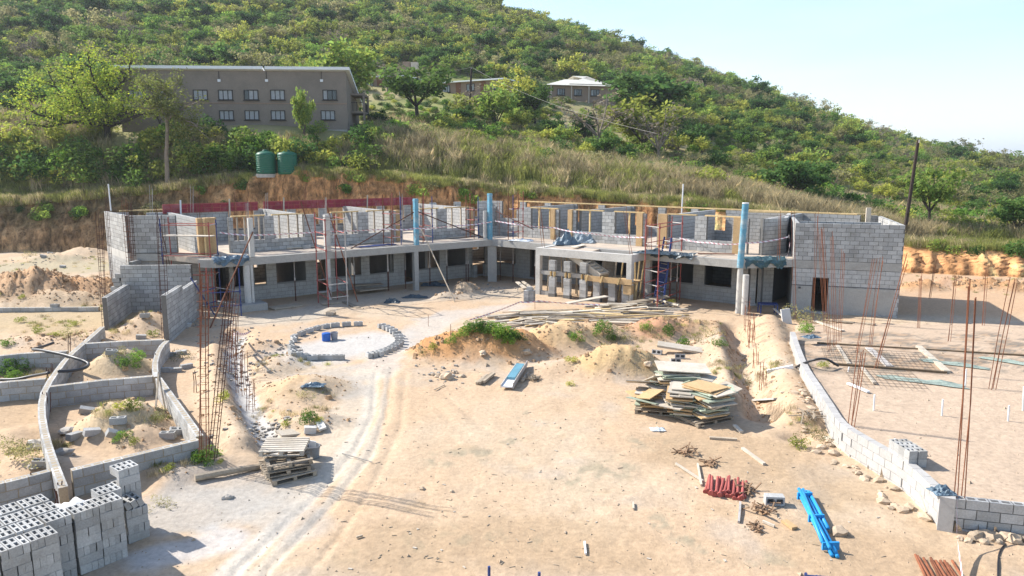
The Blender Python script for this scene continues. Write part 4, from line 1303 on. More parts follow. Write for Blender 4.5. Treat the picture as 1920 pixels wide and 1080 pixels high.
def tree_meshes(name, seed, h, spread, fork, limbs, subs, tips, leaves, ls, sig, leafm, barkm, r0, flat=.5, lean=0, droop=0.0, fill=0.0):
    """Tapered trunk with limbs; leaf clumps at the twig ends. Returns (wood mesh, crown mesh)."""
    rg = np.random.default_rng(seed); rr = random.Random(seed)
    mb = MB(); ends = []
    top = Vector((lean * fork, rr.uniform(-.1, .1), fork))
    mb.tube([(0, 0, -.4), Vector((lean * fork * .3, 0, fork * .4)), top], [r0 * 1.25, r0, r0 * .8], 7)
    for i in range(limbs):
        az = 2 * math.pi * (i + rr.uniform(-.3, .3)) / limbs
        reach = spread * rr.uniform(.55, .9); rise = (h - fork) * rr.uniform(.45, .85)
        if i == 0 and limbs > 3: reach *= .25; rise = (h - fork) * .95
        e = top + Vector((math.cos(az) * reach, math.sin(az) * reach, rise))
        m1 = top.lerp(e, .35) + Vector((0, 0, -rise * .12 * flat)) + Vector((rr.uniform(-1, 1), rr.uniform(-1, 1), 0)) * spread * .06
        m2 = top.lerp(e, .7) + Vector((rr.uniform(-1, 1), rr.uniform(-1, 1), rr.uniform(-.4, .6))) * spread * .07
        mb.tube([top - Vector((0, 0, r0)), m1, m2, e], [r0 * .6, r0 * .42, r0 * .27, r0 * .1], 5)
        for j in range(subs):
            f = rr.uniform(.3, 1.0)
            st = (m1.lerp(m2, (f - .3) / .4) if f < .7 else m2.lerp(e, (f - .7) / .3))
            az2 = az + rr.uniform(-1.3, 1.3)
            ln = spread * rr.uniform(.2, .42)
            e2 = st + Vector((math.cos(az2) * ln, math.sin(az2) * ln, ln * rr.uniform(-.1, .9) * (1 - flat * .5)))
            mid = st.lerp(e2, .5) + Vector((rr.uniform(-1, 1), rr.uniform(-1, 1), rr.uniform(-.2, 1))) * ln * .15
            mb.tube([st, mid, e2], [r0 * .2, r0 * .13, r0 * .05], 4)
            for k in range(tips):
                q = mid.lerp(e2, rr.uniform(.2, 1.1)) + Vector((rr.gauss(0, 1), rr.gauss(0, 1), rr.gauss(.2, .7))) * ln * .3
                ends.append(q)
                if tips <= 3: mb.tube([mid, q], [r0 * .07, r0 * .03], 3)
    E = np.array([tuple(e) for e in ends])
    if fill:
        k = int(len(E) * fill)
        mid_ = E.mean(0); E = np.vstack([E, mid_ + (E[rg.integers(0, len(E), k)] - mid_) * rg.uniform(.2, .95, (k, 1))])
    tone_c = rg.random(len(E))
    c = np.repeat(E, leaves, 0) + rg.normal(size=(len(E) * leaves, 3)) * np.array([sig, sig, sig * .62])
    tone = np.clip(np.repeat(tone_c, leaves) * .7 + rg.random(len(c)) * .3, 0, 1)
    size = ls * rg.uniform(.6, 1.35, len(c))
    crown = quads_mesh(name + '_crown', c, size, .35, leafm, rg, tone=tone)
    return mb.mesh(name + '_trunk', barkm), crown

def bush_mesh(name, seed, h, r, n, ls, leafm, lobes=7):
    rg = np.random.default_rng(seed)
    L0 = rg.normal(size=(lobes, 3)) * np.array([r * .45, r * .45, h * .16]) + np.array([0, 0, h * .5])
    pick = rg.integers(0, lobes, n)
    d = rg.normal(size=(n, 3)); d /= np.linalg.norm(d, axis=1)[:, None]
    rad = rg.uniform(.55, 1.12, n) ** .6
    c = L0[pick] + d * rad[:, None] * np.array([r * .48, r * .48, h * .42])
    c[:, 2] = np.abs(c[:, 2]) + .02
    tone = np.clip(.3 + .4 * rg.random(lobes)[pick] + .3 * rg.random(n), 0, 1)
    return quads_mesh(name, c, ls * rg.uniform(.6, 1.3, n), .3, leafm, rg, tone=tone)

def tuft_mesh(name, seed, n, h, spread, width, leafm, lean=.35):
    rg = np.random.default_rng(seed)
    base = rg.normal(size=(n, 2)) * spread
    az = rg.uniform(0, 2 * math.pi, n); hh = h * rg.uniform(.5, 1.15, n); ln = lean * hh * rg.uniform(.2, 1.4, n)
    tip = np.stack([base[:, 0] + np.cos(az) * ln, base[:, 1] + np.sin(az) * ln, hh], 1)
    mid = np.stack([base[:, 0] + np.cos(az) * ln * .35, base[:, 1] + np.sin(az) * ln * .35, hh * .6], 1)
    b = np.stack([base[:, 0], base[:, 1], np.full(n, -.08)], 1)
    a2 = rg.uniform(0, 2 * math.pi, n); w = np.stack([np.cos(a2), np.sin(a2), np.zeros(n)], 1) * width / 2
    P = np.stack([b - w, b + w, mid + w * .8, tip, mid - w * .8], 1).reshape(-1, 3)
    me = bpy.data.meshes.new(name)
    me.vertices.add(5 * n); me.vertices.foreach_set('co', P.ravel().astype(np.float32))
    me.loops.add(5 * n); me.loops.foreach_set('vertex_index', np.arange(5 * n, dtype=np.int32))
    me.polygons.add(n); me.polygons.foreach_set('loop_start', np.arange(0, 5 * n, 5, dtype=np.int32))
    me.update()
    ca = me.color_attributes.new('tone', 'FLOAT_COLOR', 'POINT')
    col = np.stack([rg.random(n), rg.random(n), rg.random(n), np.ones(n)], 1)
    ca.data.foreach_set('color', np.repeat(col, 5, 0).ravel().astype(np.float32))
    me.materials.append(leafm)
    return me

def scatter(name, protos, pts, rot, scl, idx, label, cat):
    """One object of countless plants: geometry-node instances of the given plants' meshes."""
    me = bpy.data.meshes.new(name)
    n = len(pts)
    me.vertices.add(n); me.vertices.foreach_set('co', np.asarray(pts, np.float32).ravel())
    a = me.attributes.new('spin', 'FLOAT_VECTOR', 'POINT'); r3 = np.zeros((n, 3), np.float32); r3[:, 2] = rot; r3[:, 0] = rng.normal(size=n) * .07
    a.data.foreach_set('vector', r3.ravel())
    a = me.attributes.new('size', 'FLOAT_VECTOR', 'POINT'); a.data.foreach_set('vector', np.asarray(scl, np.float32).ravel())
    a = me.attributes.new('kind_index', 'INT', 'POINT'); a.data.foreach_set('value', np.asarray(idx, np.int32))
    o = link_obj(name, me)
    tag(o, label, cat, kind='stuff')
    ng = bpy.data.node_groups.new(name, 'GeometryNodeTree')
    ng.interface.new_socket('Geometry', in_out='INPUT', socket_type='NodeSocketGeometry')
    ng.interface.new_socket('Geometry', in_out='OUTPUT', socket_type='NodeSocketGeometry')
    N = ng.nodes; Lk = ng.links
    gi = N.new('NodeGroupInput'); go = N.new('NodeGroupOutput')
    jn = N.new('GeometryNodeJoinGeometry')
    def attr(nm, ty):
        x = N.new('GeometryNodeInputNamedAttribute'); x.data_type = ty; x.inputs['Name'].default_value = nm; return x.outputs[0]
    rt = attr('spin', 'FLOAT_VECTOR'); sz = attr('size', 'FLOAT_VECTOR'); kx = attr('kind_index', 'INT')
    for k, objs in enumerate(protos):
        cmp_ = N.new('FunctionNodeCompare'); cmp_.data_type = 'INT'; cmp_.operation = 'EQUAL'
        Lk.new(kx, cmp_.inputs[2]); cmp_.inputs[3].default_value = k
        for ob in objs:
            oi = N.new('GeometryNodeObjectInfo'); oi.transform_space = 'ORIGINAL'; oi.inputs['Object'].default_value = ob
            oi.inputs['As Instance'].default_value = True
            ip = N.new('GeometryNodeInstanceOnPoints')
            Lk.new(gi.outputs[0], ip.inputs['Points']); Lk.new(cmp_.outputs[0], ip.inputs['Selection'])
            Lk.new(oi.outputs['Geometry'], ip.inputs['Instance']); Lk.new(rt, ip.inputs['Rotation']); Lk.new(sz, ip.inputs['Scale'])
            Lk.new(ip.outputs[0], jn.inputs[0])
    Lk.new(jn.outputs[0], go.inputs[0])
    md = o.modifiers.new('plants', 'NODES'); md.node_group = ng
    return o

# ---------------- kinds of hillside tree (h ~ metres at scale 1)
KINDS = [
    ('thorn_tree', *tree_meshes('thorn_tree', 1, 3.9, 2.3, 1.1, 5, 5, 2, 17, .23, .30, LF_YEL, M_BARK, .10, .6), 'yellow-green thorn tree in the bush on the hillside', 'yellow-green trees on the hillside'),
    ('bush_tree', *tree_meshes('bush_tree', 2, 3.6, 2.0, .7, 6, 5, 2, 17, .23, .30, LF_MID, M_BARK, .10, .4), 'mid-green bushy tree in the bush on the hillside', 'mid-green trees on the hillside'),
    ('evergreen_tree', *tree_meshes('evergreen_tree', 3, 4.2, 1.9, 1.0, 6, 5, 2, 20, .22, .30, LF_DARK, M_BARK, .12, .35, fill=.3), 'dark green rounded tree in the bush on the hillside', 'dark green trees on the hillside'),
    ('olive_tree', *tree_meshes('olive_tree', 4, 3.8, 2.3, 1.3, 5, 5, 2, 14, .21, .32, LF_OLIVE, M_BARK_PALE, .09, .6), 'dull olive thinly leaved tree in the bush on the hillside', 'olive trees on the hillside'),
    ('leafless_tree', *tree_meshes('leafless_tree', 5, 3.8, 2.1, 1.1, 5, 6, 3, 4, .17, .25, LF_GREY, M_BARK_PALE, .10, .4), 'grey half-leafless tree with bare twigs in the bush on the hillside', 'grey leafless trees on the hillside'),
    ('small_tree', *tree_meshes('small_tree', 6, 3.0, 1.7, .6, 5, 5, 2, 16, .21, .28, LF_FRESH, M_BARK, .08, .4), 'small fresh green tree in the bush on the hillside', 'fresh green small trees on the hillside'),
]
def plant_tree(kind, x, y, z, s, sz=None, rot=None, label=None, group=None, name=None, cat='tree'):
    nm, tm, cm, lab, grp = KINDS[kind]
    o = thing(name or nm, label or lab, cat, (x, y, z), group if label else grp)
    tr = link_obj('trunk', tm, o); cr = link_obj('crown', cm, o)
    o.scale = (s, s, sz or s); o.rotation_euler = (0, 0, rot if rot is not None else rnd.uniform(0, 6.28))
    return o, tr, cr

def keep_clear(x, y):
    """Footprints and short fore-grounds of the buildings on the slope."""
    m = np.zeros(len(x), bool)
    def rect(px0, px1, Y0, Y1):
        a = (px0 - 960) / F / CP; b = (px1 - 960) / F / CP
        t = x / y
        return (t > a) & (t < b) & (y > Y0) & (y < Y1)
    m |= rect(222, 705, 74, 96)
    m |= rect(675, 955, 97, 140) | rect(1005, 1165, 96, 150) | rect(755, 795, 100, 150)
    m |= rect(480, 565, 60, 76)
    return m

def footprint(x, y):
    t = x / y
    def rect(px0, px1, Y0, Y1): return (t > (px0 - 960) / F / CP) & (t < (px1 - 960) / F / CP) & (y > Y0) & (y < Y1)
    return rect(222, 705, 76, 94) | rect(680, 765, 124, 136) | rect(822, 945, 117, 134) | rect(1022, 1165, 130, 147) | rect(760, 785, 136, 144) | rect(480, 565, 60, 74)
def zone(x, y):
    px = 960 + x / y * CP * F
    if y > 190: w = 'high on the hill'
    elif y > 130: w = 'halfway up the hill'
    else: w = 'low on the hill'
    if px < 230: return w + ' above the spreading tree'
    if px < 700: return w + ' behind the grey building'
    if px < 1010: return w + ' behind the low houses'
    if px < 1250: return w + ' around the hip-roofed house'
    if px < 1600: return w + ' right of the hip-roofed house'
    return w + ' near the leaning pole'
# hillside distribution
N0 = 30000
yy = 74 + (335 - 74) * rng.random(N0) ** .62
tt = rng.uniform(-.86, .86, N0)
xx = tt * yy
dens = .42 + .9 * fbm(xx * .03, yy * .03, 61, 3) + .55 * smooth(95, 140, yy)
hy = np.where(tt > .3, 3, 0)
ok = (rng.random(N0) < dens) & ~keep_clear(xx, yy) & ((yy - bank_y(tt)) > 11 + 4 * (tt < .2))
xx, yy, tt = xx[ok], yy[ok], tt[ok]
# thin: minimum spacing on a coarse grid
order = rng.permutation(len(xx)); seen = set(); keep = []
for i in order:
    cell = 1.1 + yy[i] * .0028
    kx = (int(xx[i] / cell), int(yy[i] / cell))
    if kx in seen: continue
    seen.add(kx); keep.append(i)
keep = np.array(keep)
xx, yy, tt = xx[keep], yy[keep], tt[keep]
zz_ = hgt(xx, yy) - .1
kn = fbm(xx * .05, yy * .05, 63, 3) + rng.normal(size=len(xx)) * .17
kidx = np.digitize(kn, [-.2, -.02, .1, .2, .27])
remap = np.array([2, 1, 0, 3, 4, 5]); kidx = remap[kidx]
swap = rng.random(len(xx)) < .3
kidx = np.where(swap, rng.choice([0, 1, 2, 3, 4, 5], len(xx), p=[.3, .25, .1, .2, .05, .1]), kidx)
sc = np.clip(np.exp(rng.normal(-.44, .3, len(xx))), .3, 1.5) * (1 + .25 * smooth(120, 250, yy)) * np.where(tt > .25, .9, 1.0)
sc = np.where(rng.random(len(xx)) < .35, sc * .62, sc)
size = np.argsort(-(sc / yy))
single = size[:300]
first = {}
for i in single:
    o, tr, cr = plant_tree(int(kidx[i]), xx[i], yy[i], zz_[i], float(sc[i]), float(sc[i] * rng.uniform(.85, 1.15)))
    o['label'] = o['label'].replace('in the bush on the hillside', zone(xx[i], yy[i]))
    first.setdefault(int(kidx[i]), (tr, cr))
for k in range(6):
    if k not in first:
        o, tr, cr = plant_tree(k, 40 + k * 4, 120, H(40 + k * 4, 120), .9); first[k] = (tr, cr)
rest = size[300:]
s3 = np.stack([sc[rest], sc[rest], sc[rest] * rng.uniform(.85, 1.15, len(rest))], 1)
scatter('hillside_bush', [list(first[k]) for k in range(6)], np.stack([xx[rest], yy[rest], zz_[rest]], 1), rng.uniform(0, 6.28, len(rest)), s3, kidx[rest],
        'dense green bush covering the far hillside up to the skyline', 'bush')
print('hill trees', len(xx))

# ---------------- named trees of the middle ground
def named_tree(label, px, py, Y, hpx, meshes, grp=None, sxy=1.0, rot=0, name='tree', h0=1.0, on_ground=True):
    b = V(px, py, Y); z = H(b.x, b.y) - .05
    top = V(px, py - hpx, Y).z
    s = max(top - z, 1) / h0
    o = thing(name, label, 'tree', (b.x, b.y, z), grp)
    link_obj('trunk', meshes[0], o); link_obj('crown', meshes[1], o)
    o.scale = (s * sxy, s * sxy, s); o.rotation_euler = (0, 0, rot)
    return o

def spreading_tree():
    """Old wide tree with heavy crooked dark limbs, left of the long grey building."""
    Y = 77.0
    b = V(200, 262, Y); z0 = H(b.x, b.y)
    o = thing('spreading_tree', 'old wide-spreading tree with crooked black limbs left of the grey building', 'tree', (b.x, b.y, z0))
    rr = random.Random(5); rg = np.random.default_rng(5)
    mb = MB(); ends = []
    K = lambda px, py, dy: V(px, py, Y + dy) - b + Vector((b.x, b.y, b.z))
    base = Vector((b.x, b.y, z0 - .3)); fork = K(200, 232, 0)
    mb.tube([base, base.lerp(fork, .5) + Vector((.1, 0, 0)), fork], [.36, .3, .3], 9)
    limbs = [
        ([(200, 232), (180, 232), (150, 228), (125, 230), (90, 238), (45, 232)], [0, -.5, -1, -1.5, -2, -2.5], .26),
        ([(200, 232), (180, 222), (162, 205), (150, 185), (140, 160), (132, 130)], [0, .4, .8, 1.0, 1.2, 1.4], .24),
        ([(203, 232), (200, 205), (205, 180), (200, 150), (190, 115)], [0, .5, 1.2, 1.6, 2.0], .2),
        ([(203, 230), (225, 215), (250, 207), (270, 195), (285, 178)], [0, -.8, -1.4, -2, -2.4], .2),
        ([(203, 236), (235, 226), (262, 214), (292, 212), (300, 232)], [0, -1.5, -2.2, -2.8, -3.2], .24),
        ([(180, 232), (150, 215), (115, 205), (80, 190), (55, 170)], [-.5, .6, 1.0, 1.6, 2.0], .18),
        ([(162, 205), (130, 190), (105, 165), (90, 135)], [.8, 1.6, 2.2, 2.6], .14),
        ([(205, 180), (225, 160), (240, 140), (245, 115)], [1.2, .6, .2, 0], .13),
        ([(200, 190), (182, 168), (172, 140), (165, 105)], [.9, 0, -.6, -1.0], .13),
        ([(125, 230), (100, 222), (70, 215), (40, 200)], [-1.5, -2.4, -3, -3.4], .13),
    ]
    for pts, dys, r in limbs:
        P = [K(x, y, d) for (x, y), d in zip(pts, dys)]
        n = len(P)
        mb.tube(P, [r * (1 - .8 * i / (n - 1)) + .02 for i in range(n)], 6)
        for i in range(1, n):
            for j in range(5):
                st = P[i - 1].lerp(P[i], rr.random())
                ln = rr.uniform(.8, 2.1)
                d = Vector((rr.gauss(0, 1), rr.gauss(0, 1), abs(rr.gauss(.5, .7)))).normalized()
                e = st + d * ln
                mid = st.lerp(e, .5) + Vector((rr.uniform(-.2, .2), rr.uniform(-.2, .2), rr.uniform(0, .25)))
                mb.tube([st, mid, e], [.06, .04, .015], 4)
                for k in range(3):
                    ends.append(mid.lerp(e, rr.uniform(.3, 1.15)) + Vector((rr.gauss(0, .35), rr.gauss(0, .35), rr.gauss(.12, .3))))
    E = np.array([tuple(e) for e in ends])
    per = 19
    c = np.repeat(E, per, 0) + rg.normal(size=(len(E) * per, 3)) * np.array([.5, .5, .28])
    tone = np.clip(np.repeat(rg.random(len(E)), per) * .7 + rg.random(len(c)) * .3, 0, 1)
    crown = quads_mesh('spreading_crown', c - np.array(o.location), .155 * rg.uniform(.6, 1.4, len(c)), .4, LF_SPREAD, rg, tone=tone)
    mb.build('trunk', M_BARKDK, o)
    link_obj('crown', crown, o)
M_BARKDK = mat('black_bark', (.035, .028, .022), var=.3, scale=3, fine=14, bump=.4)
LF_SPREAD = leaf_mat('spring_leaves', (0.14, 0.235, 0.03), yellow=(0.348, 0.362, 0.043))
spreading_tree()

def forked_tree():
    Y = 71.0
    b = V(313, 334, Y); z0 = H(b.x, b.y)
    o = thing('forked_tree', 'slender pale-trunked forked tree in front of the grey building', 'tree', (b.x, b.y, z0))
    rr = random.Random(8); rg = np.random.default_rng(8)
    mb = MB(); ends = []
    K = lambda px, py, dy: V(px, py, Y + dy)
    mb.tube([Vector((b.x, b.y, z0 - .3)), K(312, 290, 0), K(314, 240, 0), K(312, 222, 0)], [.24, .19, .17, .15], 8)
    limbs = [([(312, 222), (302, 200), (290, 185), (275, 160), (262, 140)], [0, .3, .6, .8, 1], .11),
             ([(312, 226), (330, 212), (352, 198), (375, 190)], [0, -.4, -.8, -1], .11),
             ([(313, 222), (318, 190), (330, 165), (340, 140)], [0, .4, .8, 1], .1),
             ([(318, 190), (305, 170), (300, 150)], [.4, 0, -.4], .07),
             ([(330, 212), (345, 225), (365, 232), (380, 250)], [-.4, -1, -1.4, -1.6], .07),
             ([(302, 200), (280, 205), (262, 200)], [.3, -.4, -.8], .06)]
    for pts, dys, r in limbs:
        P = [K(x, y, d) for (x, y), d in zip(pts, dys)]; n = len(P)
        mb.tube(P, [r * (1 - .75 * i / (n - 1)) + .015 for i in range(n)], 6)
        for i in range(1, n):
            for j in range(6):
                st = P[i - 1].lerp(P[i], rr.random()); ln = rr.uniform(.5, 1.3)
                d = Vector((rr.gauss(0, 1), rr.gauss(0, 1), rr.gauss(.4, .7))).normalized(); e = st + d * ln
                mb.tube([st, st.lerp(e, .5) + Vector((0, 0, .1)), e], [.035, .025, .01], 4)
                for k in range(3): ends.append(st.lerp(e, rr.uniform(.5, 1.2)) + Vector((rr.gauss(0, .2), rr.gauss(0, .2), rr.gauss(0, .2))))
    # ivy-like hanging growth right of the trunk
    for k in range(70):
        ends.append(K(rr.uniform(318, 372), rr.uniform(225, 285), rr.uniform(-.6, .8)))
    E = np.array([tuple(e) for e in ends]); per = 15
    c = np.repeat(E, per, 0) + rg.normal(size=(len(E) * per, 3)) * np.array([.28, .28, .22])
    tone = np.clip(np.repeat(rg.random(len(E)), per) * .7 + rg.random(len(c)) * .3, 0, 1)
    crown = quads_mesh('forked_crown', c - np.array(o.location), .13 * rg.uniform(.6, 1.4, len(c)), .3, LF_OLIVEG, rg, tone=tone)
    mb.build('trunk', M_BARK_PALE, o); link_obj('crown', crown, o)
LF_OLIVEG = leaf_mat('olive_green_leaves', (0.18, 0.21, 0.06), yellow=(0.319, 0.319, 0.087))
forked_tree()

BIG = {
    'dark': tree_meshes('dense_dark', 31, 1, .5, .3, 7, 7, 3, 20, .05, .065, LF_DARK, M_BARK, .035, .3, fill=.4),
    'fresh': tree_meshes('fresh', 32, 1, .48, .22, 7, 7, 3, 20, .05, .065, LF_FRESH, M_BARK, .03, .3, fill=.3),
    'mid': tree_meshes('midtree', 36, 1, .46, .2, 7, 7, 3, 20, .045, .065, LF_MID, M_BARK, .03, .3, fill=.3),
    'airy': tree_meshes('airy', 33, 1, .42, .4, 6, 6, 3, 15, .045, .07, LF_MID, M_BARKDK, .03, .4),
    'bare': tree_meshes('bare', 34, 1, .5, .28, 6, 7, 3, 3, .03, .06, LF_GREY, M_BARK_PALE, .028, .4),
    'olive': tree_meshes('olive', 35, 1, .55, .25, 7, 6, 3, 16, .05, .07, LF_YEL, M_BARK, .03, .4),
}
for lab, px, py, Y, hpx, key, sxy in (
    ('dense bright green tree rising behind the right end of the grey building', 650, 165, 102, 82, 'mid', 1.1),
    ('dark trunked tree with leaning crown standing right of the grey building', 783, 238, 90, 110, 'airy', 1.25),
    ('bare-branched tree in front of the low brown house', 727, 172, 121, 60, 'bare', 1.2),
    ('small crooked dark-stemmed tree below the low row house', 917, 218, 96, 60, 'bare', 1.1),
    ('thin tree with a bent stem just right of the dark pole', 968, 200, 106, 62, 'olive', .9),
    ('leafy tree standing left of the hip-roofed house', 1003, 215, 104, 50, 'airy', 1.2),
    ('purple-grey bare tree below the hip-roofed house', 1122, 250, 88, 82, 'bare', 1.25),
    ('broad dark evergreen tree beside the hip-roofed house', 1205, 195, 116, 50, 'dark', 1.6),
    ('round olive-green tree below the broad dark evergreen', 1208, 240, 92, 52, 'olive', 1.3),
    ('dark bushy tree low on the right of the slope', 1500, 365, 73, 62, 'dark', 1.5),
    ('slim airy tree on the right, behind the rusty bars', 1740, 440, 62, 120, 'airy', .8),
    ('dark leafy tree at the right edge above the bank', 1895, 465, 60, 95, 'dark', 1.0),
    ('bare twiggy tree behind the grey building end near the balcony', 1235, 262, 86, 66, 'bare', 1.0),
    ('tall thin tree in front of the grey building windows', 572, 262, 76, 96, 'mid', .36),
):
    if 'balcony' in lab: lab = 'bare twiggy tree on the slope right of the purple-grey tree'
    named_tree(lab, px, py, Y, hpx, BIG[key], sxy=sxy, rot=rnd.uniform(0, 6))

# ---------------- shrubs in front of the buildings and above the bank
SHRUBS = [bush_mesh('shrub_a', 71, 1.6, 1.3, 620, .17, LF_FRESH), bush_mesh('shrub_b', 72, 1.5, 1.3, 620, .17, LF_YEL), bush_mesh('shrub_c', 73, 1.7, 1.2, 620, .16, LF_MID),
          bush_mesh('shrub_d', 74, 1.2, 1.4, 520, .14, LF_OLIVE), bush_mesh('shrub_e', 75, 1.5, 1.2, 620, .16, LF_DARK)]
SH_LAB = ['fresh green shrub on the slope between the bank and the houses', 'yellow-green shrub on the slope between the bank and the houses', 'mid-green shrub on the slope between the bank and the houses',
          'olive low shrub on the slope between the bank and the houses', 'dark green shrub on the slope between the bank and the houses']
n = 0
shrub_first = {}
sp = []
while len(sp) < 260:
    t = rng.uniform(-.72, .76); s = 5.5 + 17 * rng.random() ** 1.1
    y = float(bank_y(np.array([t]))[0]) + BANKW + s; x = t * y
    pxx = 960 + t * CP * F
    if keep_clear(np.array([x]), np.array([y]))[0] and not (y < 78 and 380 < pxx < 700 and y > 72): continue
    if 470 < pxx < 575 and s < 9: continue
    if -.05 < t < .4 and s < 9 and rng.random() < .6: continue
    sp.append((x, y, t, s))
for x, y, t, s in sp:
    k = int(rng.choice(5, p=[.25, .25, .22, .15, .13]))
    o = link_obj('shrub', SHRUBS[k], None, (x, y, H(x, y) - .1))
    q = rng.uniform(.55, 1.25)
    if 380 < 960 + t * CP * F < 700 and y > 70: q *= .7
    o.scale = (q * rng.uniform(.9, 1.3), q, q * rng.uniform(.8, 1.2)); o.rotation_euler = (0, 0, rng.uniform(0, 6.28))
    pz_ = 960 + t * CP * F
    where = 'left of the water tanks' if pz_ < 480 else 'above the left wing' if pz_ < 920 else 'above the right wing' if pz_ < 1480 else 'above the right end block'
    tag(o, SH_LAB[k].replace('on the slope between the bank and the houses', 'on the bank slope ' + where), 'shrub', 'shrubs above the bank')
    shrub_first.setdefault(k, o)

for i in range(95):
    px = rng.uniform(385, 700) if i < 48 else rng.uniform(-20, 385); Y = rng.uniform(72.5, 76.5)
    p = V(px, 250, Y); k = int(rng.choice([0, 1, 2, 4]))
    o = link_obj('shrub', SHRUBS[k], None, (p.x, p.y, H(p.x, p.y) - .1)); q = rng.uniform(.85, 1.35) + (.2 if i >= 48 else 0)
    o.scale = (q * 1.2, q, q * rng.uniform(.8, 1.2)); o.rotation_euler = (0, 0, rng.uniform(0, 6.28))
    tag(o, SH_LAB[k].replace('on the slope between the bank and the houses', 'growing against the long grey building' if i < 48 else 'growing under the old spreading tree'), 'shrub', 'shrubs in front of the grey building' if i < 48 else 'shrubs under the spreading tree')
# ---------------- grass: fringe on the bank top, dry tall grass behind it
TUFTS = [tuft_mesh('grass_a', 81, 80, .42, .18, .013, LF_GRASS), tuft_mesh('grass_b', 82, 80, .5, .19, .013, LF_STRAW),
         tuft_mesh('tall_grass', 83, 110, 1.15, .26, .015, LF_STRAW, .4), tuft_mesh('tall_green', 84, 100, .95, .26, .017, LF_GRASS, .42)]
tproto = []
for k, (lab, px, py) in enumerate((('short green grass tuft on the bank edge left of the tanks', 420, 333), ('short straw-coloured grass tuft on the bank edge left of the tanks', 445, 331),
                                   ('tall straw grass clump behind the right wing', 1330, 380), ('tall green grass clump behind the right wing', 1290, 385))):
    t0 = (px - 960) / F / CP; y0 = float(bank_y(np.array([t0]))[0]) + BANKW + 1.0
    o = link_obj('grass_tuft', TUFTS[k], None, (t0 * y0, y0, H(t0 * y0, y0)))
    o.scale = (1.2, 1.2, 1.1); tag(o, lab, 'grass'); tproto.append([o])
NG = 17000
t = rng.uniform(-.85, .85, NG); s = BANKW - .25 + 26 * rng.random(NG) ** 1.4
y = bank_y(t) + s; x = t * y
nz = fbm(x * .16, y * .16, 91, 3)
tall = smooth(4, 7, s + 3 * nz) * (1 - .6 * smooth(13, 19, s))
straw = smooth(-.1, .25, nz + .18 * smooth(.1, .35, t) + .1 * (t < -.2))
r1, r2 = rng.random(NG), rng.random(NG)
idx = np.where(r1 < tall, np.where(r2 < .25 + .6 * straw, 2, 3), np.where(r2 < .08 + .3 * straw, 1, 0))
q = rng.uniform(.7, 1.35, NG)
ok = ~footprint(x, y)
x, y, s, idx, q = x[ok], y[ok], s[ok], idx[ok], q[ok]
scatter('bank_grass', tproto, np.stack([x, y, hgt(x, y) - .02], 1), rng.uniform(0, 6.28, len(x)), np.stack([q * 1.25, q * 1.25, q], 1), idx,
        'green and straw-coloured grass growing along the top of the cut bank', 'grass')
# hill undergrowth: low shrubs between the trees
NU = 9500
y = 78 + 190 * rng.random(NU) ** .75; t = rng.uniform(-.85, .85, NU); x = t * y
ok = ~footprint(x, y) & ((y - bank_y(t)) > 10); x, y, t = x[ok], y[ok], t[ok]
q = rng.uniform(.35, .9, len(x)) * (1 + .3 * smooth(120, 220, y)) * np.where(keep_clear(x, y), .7, 1)
kk = rng.choice(5, len(x), p=[.2, .27, .2, .22, .11])
scatter('undergrowth', [[shrub_first[k]] for k in range(5)], np.stack([x, y, hgt(x, y) - .1], 1), rng.uniform(0, 6.28, len(x)), np.stack([q * 1.2, q * 1.2, q], 1), kk,
        'low mixed undergrowth between the trees of the hillside', 'undergrowth')
# ================================================================== block foundations on the left
FZ = 0.70
def path_wall(name, label, px, z=FZ, zb=-.12, th=.2, budget=300, cat='wall', group=None, close=True, mort=M_MORTAR_TAN, world=None):
    """Foundation wall whose top runs through the given pixels; built of straight runs of blocks."""
    P = world or [G(a, b, z).xy for a, b in px]
    t = thing(name, label, cat, (P[0].x, P[0].y, 0), group)
    bd = Budget(budget)
    rows = max(1, int(round((z - zb) / COURSE)))
    for a, b in zip(P, P[1:]):
        d = (b - a)
        if d.length < .15: continue
        wall(t, 'wall_run', a, b + d.normalized() * .03, z - rows * COURSE, z, th, (), bd, core=mort, hollow_top=True)
    return t
def curve(pts, n):
    """Catmull-Rom through plan pixels -> n pixels."""
    pts = [Vector(p) for p in pts]; q = [pts[0] * 2 - pts[1]] + pts + [pts[-1] * 2 - pts[-2]]
    out = []; m = len(pts) - 1
    for i in range(n + 1):
        f = i / n * m; k = min(int(f), m - 1); t = f - k
        p0, p1, p2, p3 = q[k:k + 4]
        out.append(.5 * ((2 * p1) + (p2 - p0) * t + (2 * p0 - 5 * p1 + 4 * p2 - p3) * t * t + (3 * p1 - p0 - 3 * p2 + p3) * t ** 3))
    return [(p.x, p.y) for p in out]
path_wall('foundation_wall', 'curving outer block foundation wall crossed by the black pipe', curve([(192, 612), (160, 640), (128, 668), (103, 700), (82, 735), (78, 775), (86, 820), (100, 865), (118, 912)], 14))
path_wall('foundation_wall', 'short inner curved block foundation wall beside the tall rusty bars', curve([(313, 638), (298, 655), (290, 685), (294, 705)], 5), budget=60)
path_wall('foundation_wall', 'straight inner block foundation wall with the triangular frame leaning on it', [(297, 708), (332, 757), (374, 816)], budget=90)
path_wall('foundation_wall', 'nearest block cross wall of the foundations, above the stacked blocks', [(133, 880), (250, 852), (370, 823)], budget=90)
path_wall('foundation_wall', 'middle block cross wall between the two earth heaps', [(92, 724), (190, 712), (287, 704)], budget=90)
path_wall('foundation_wall', 'far block cross wall in front of the roofless block room', [(150, 644), (230, 639), (308, 636)], budget=90)
path_wall('foundation_wall', 'block foundation wall at the left edge under the black pipe bend', [(-60, 672), (40, 662), (126, 657)], budget=90)
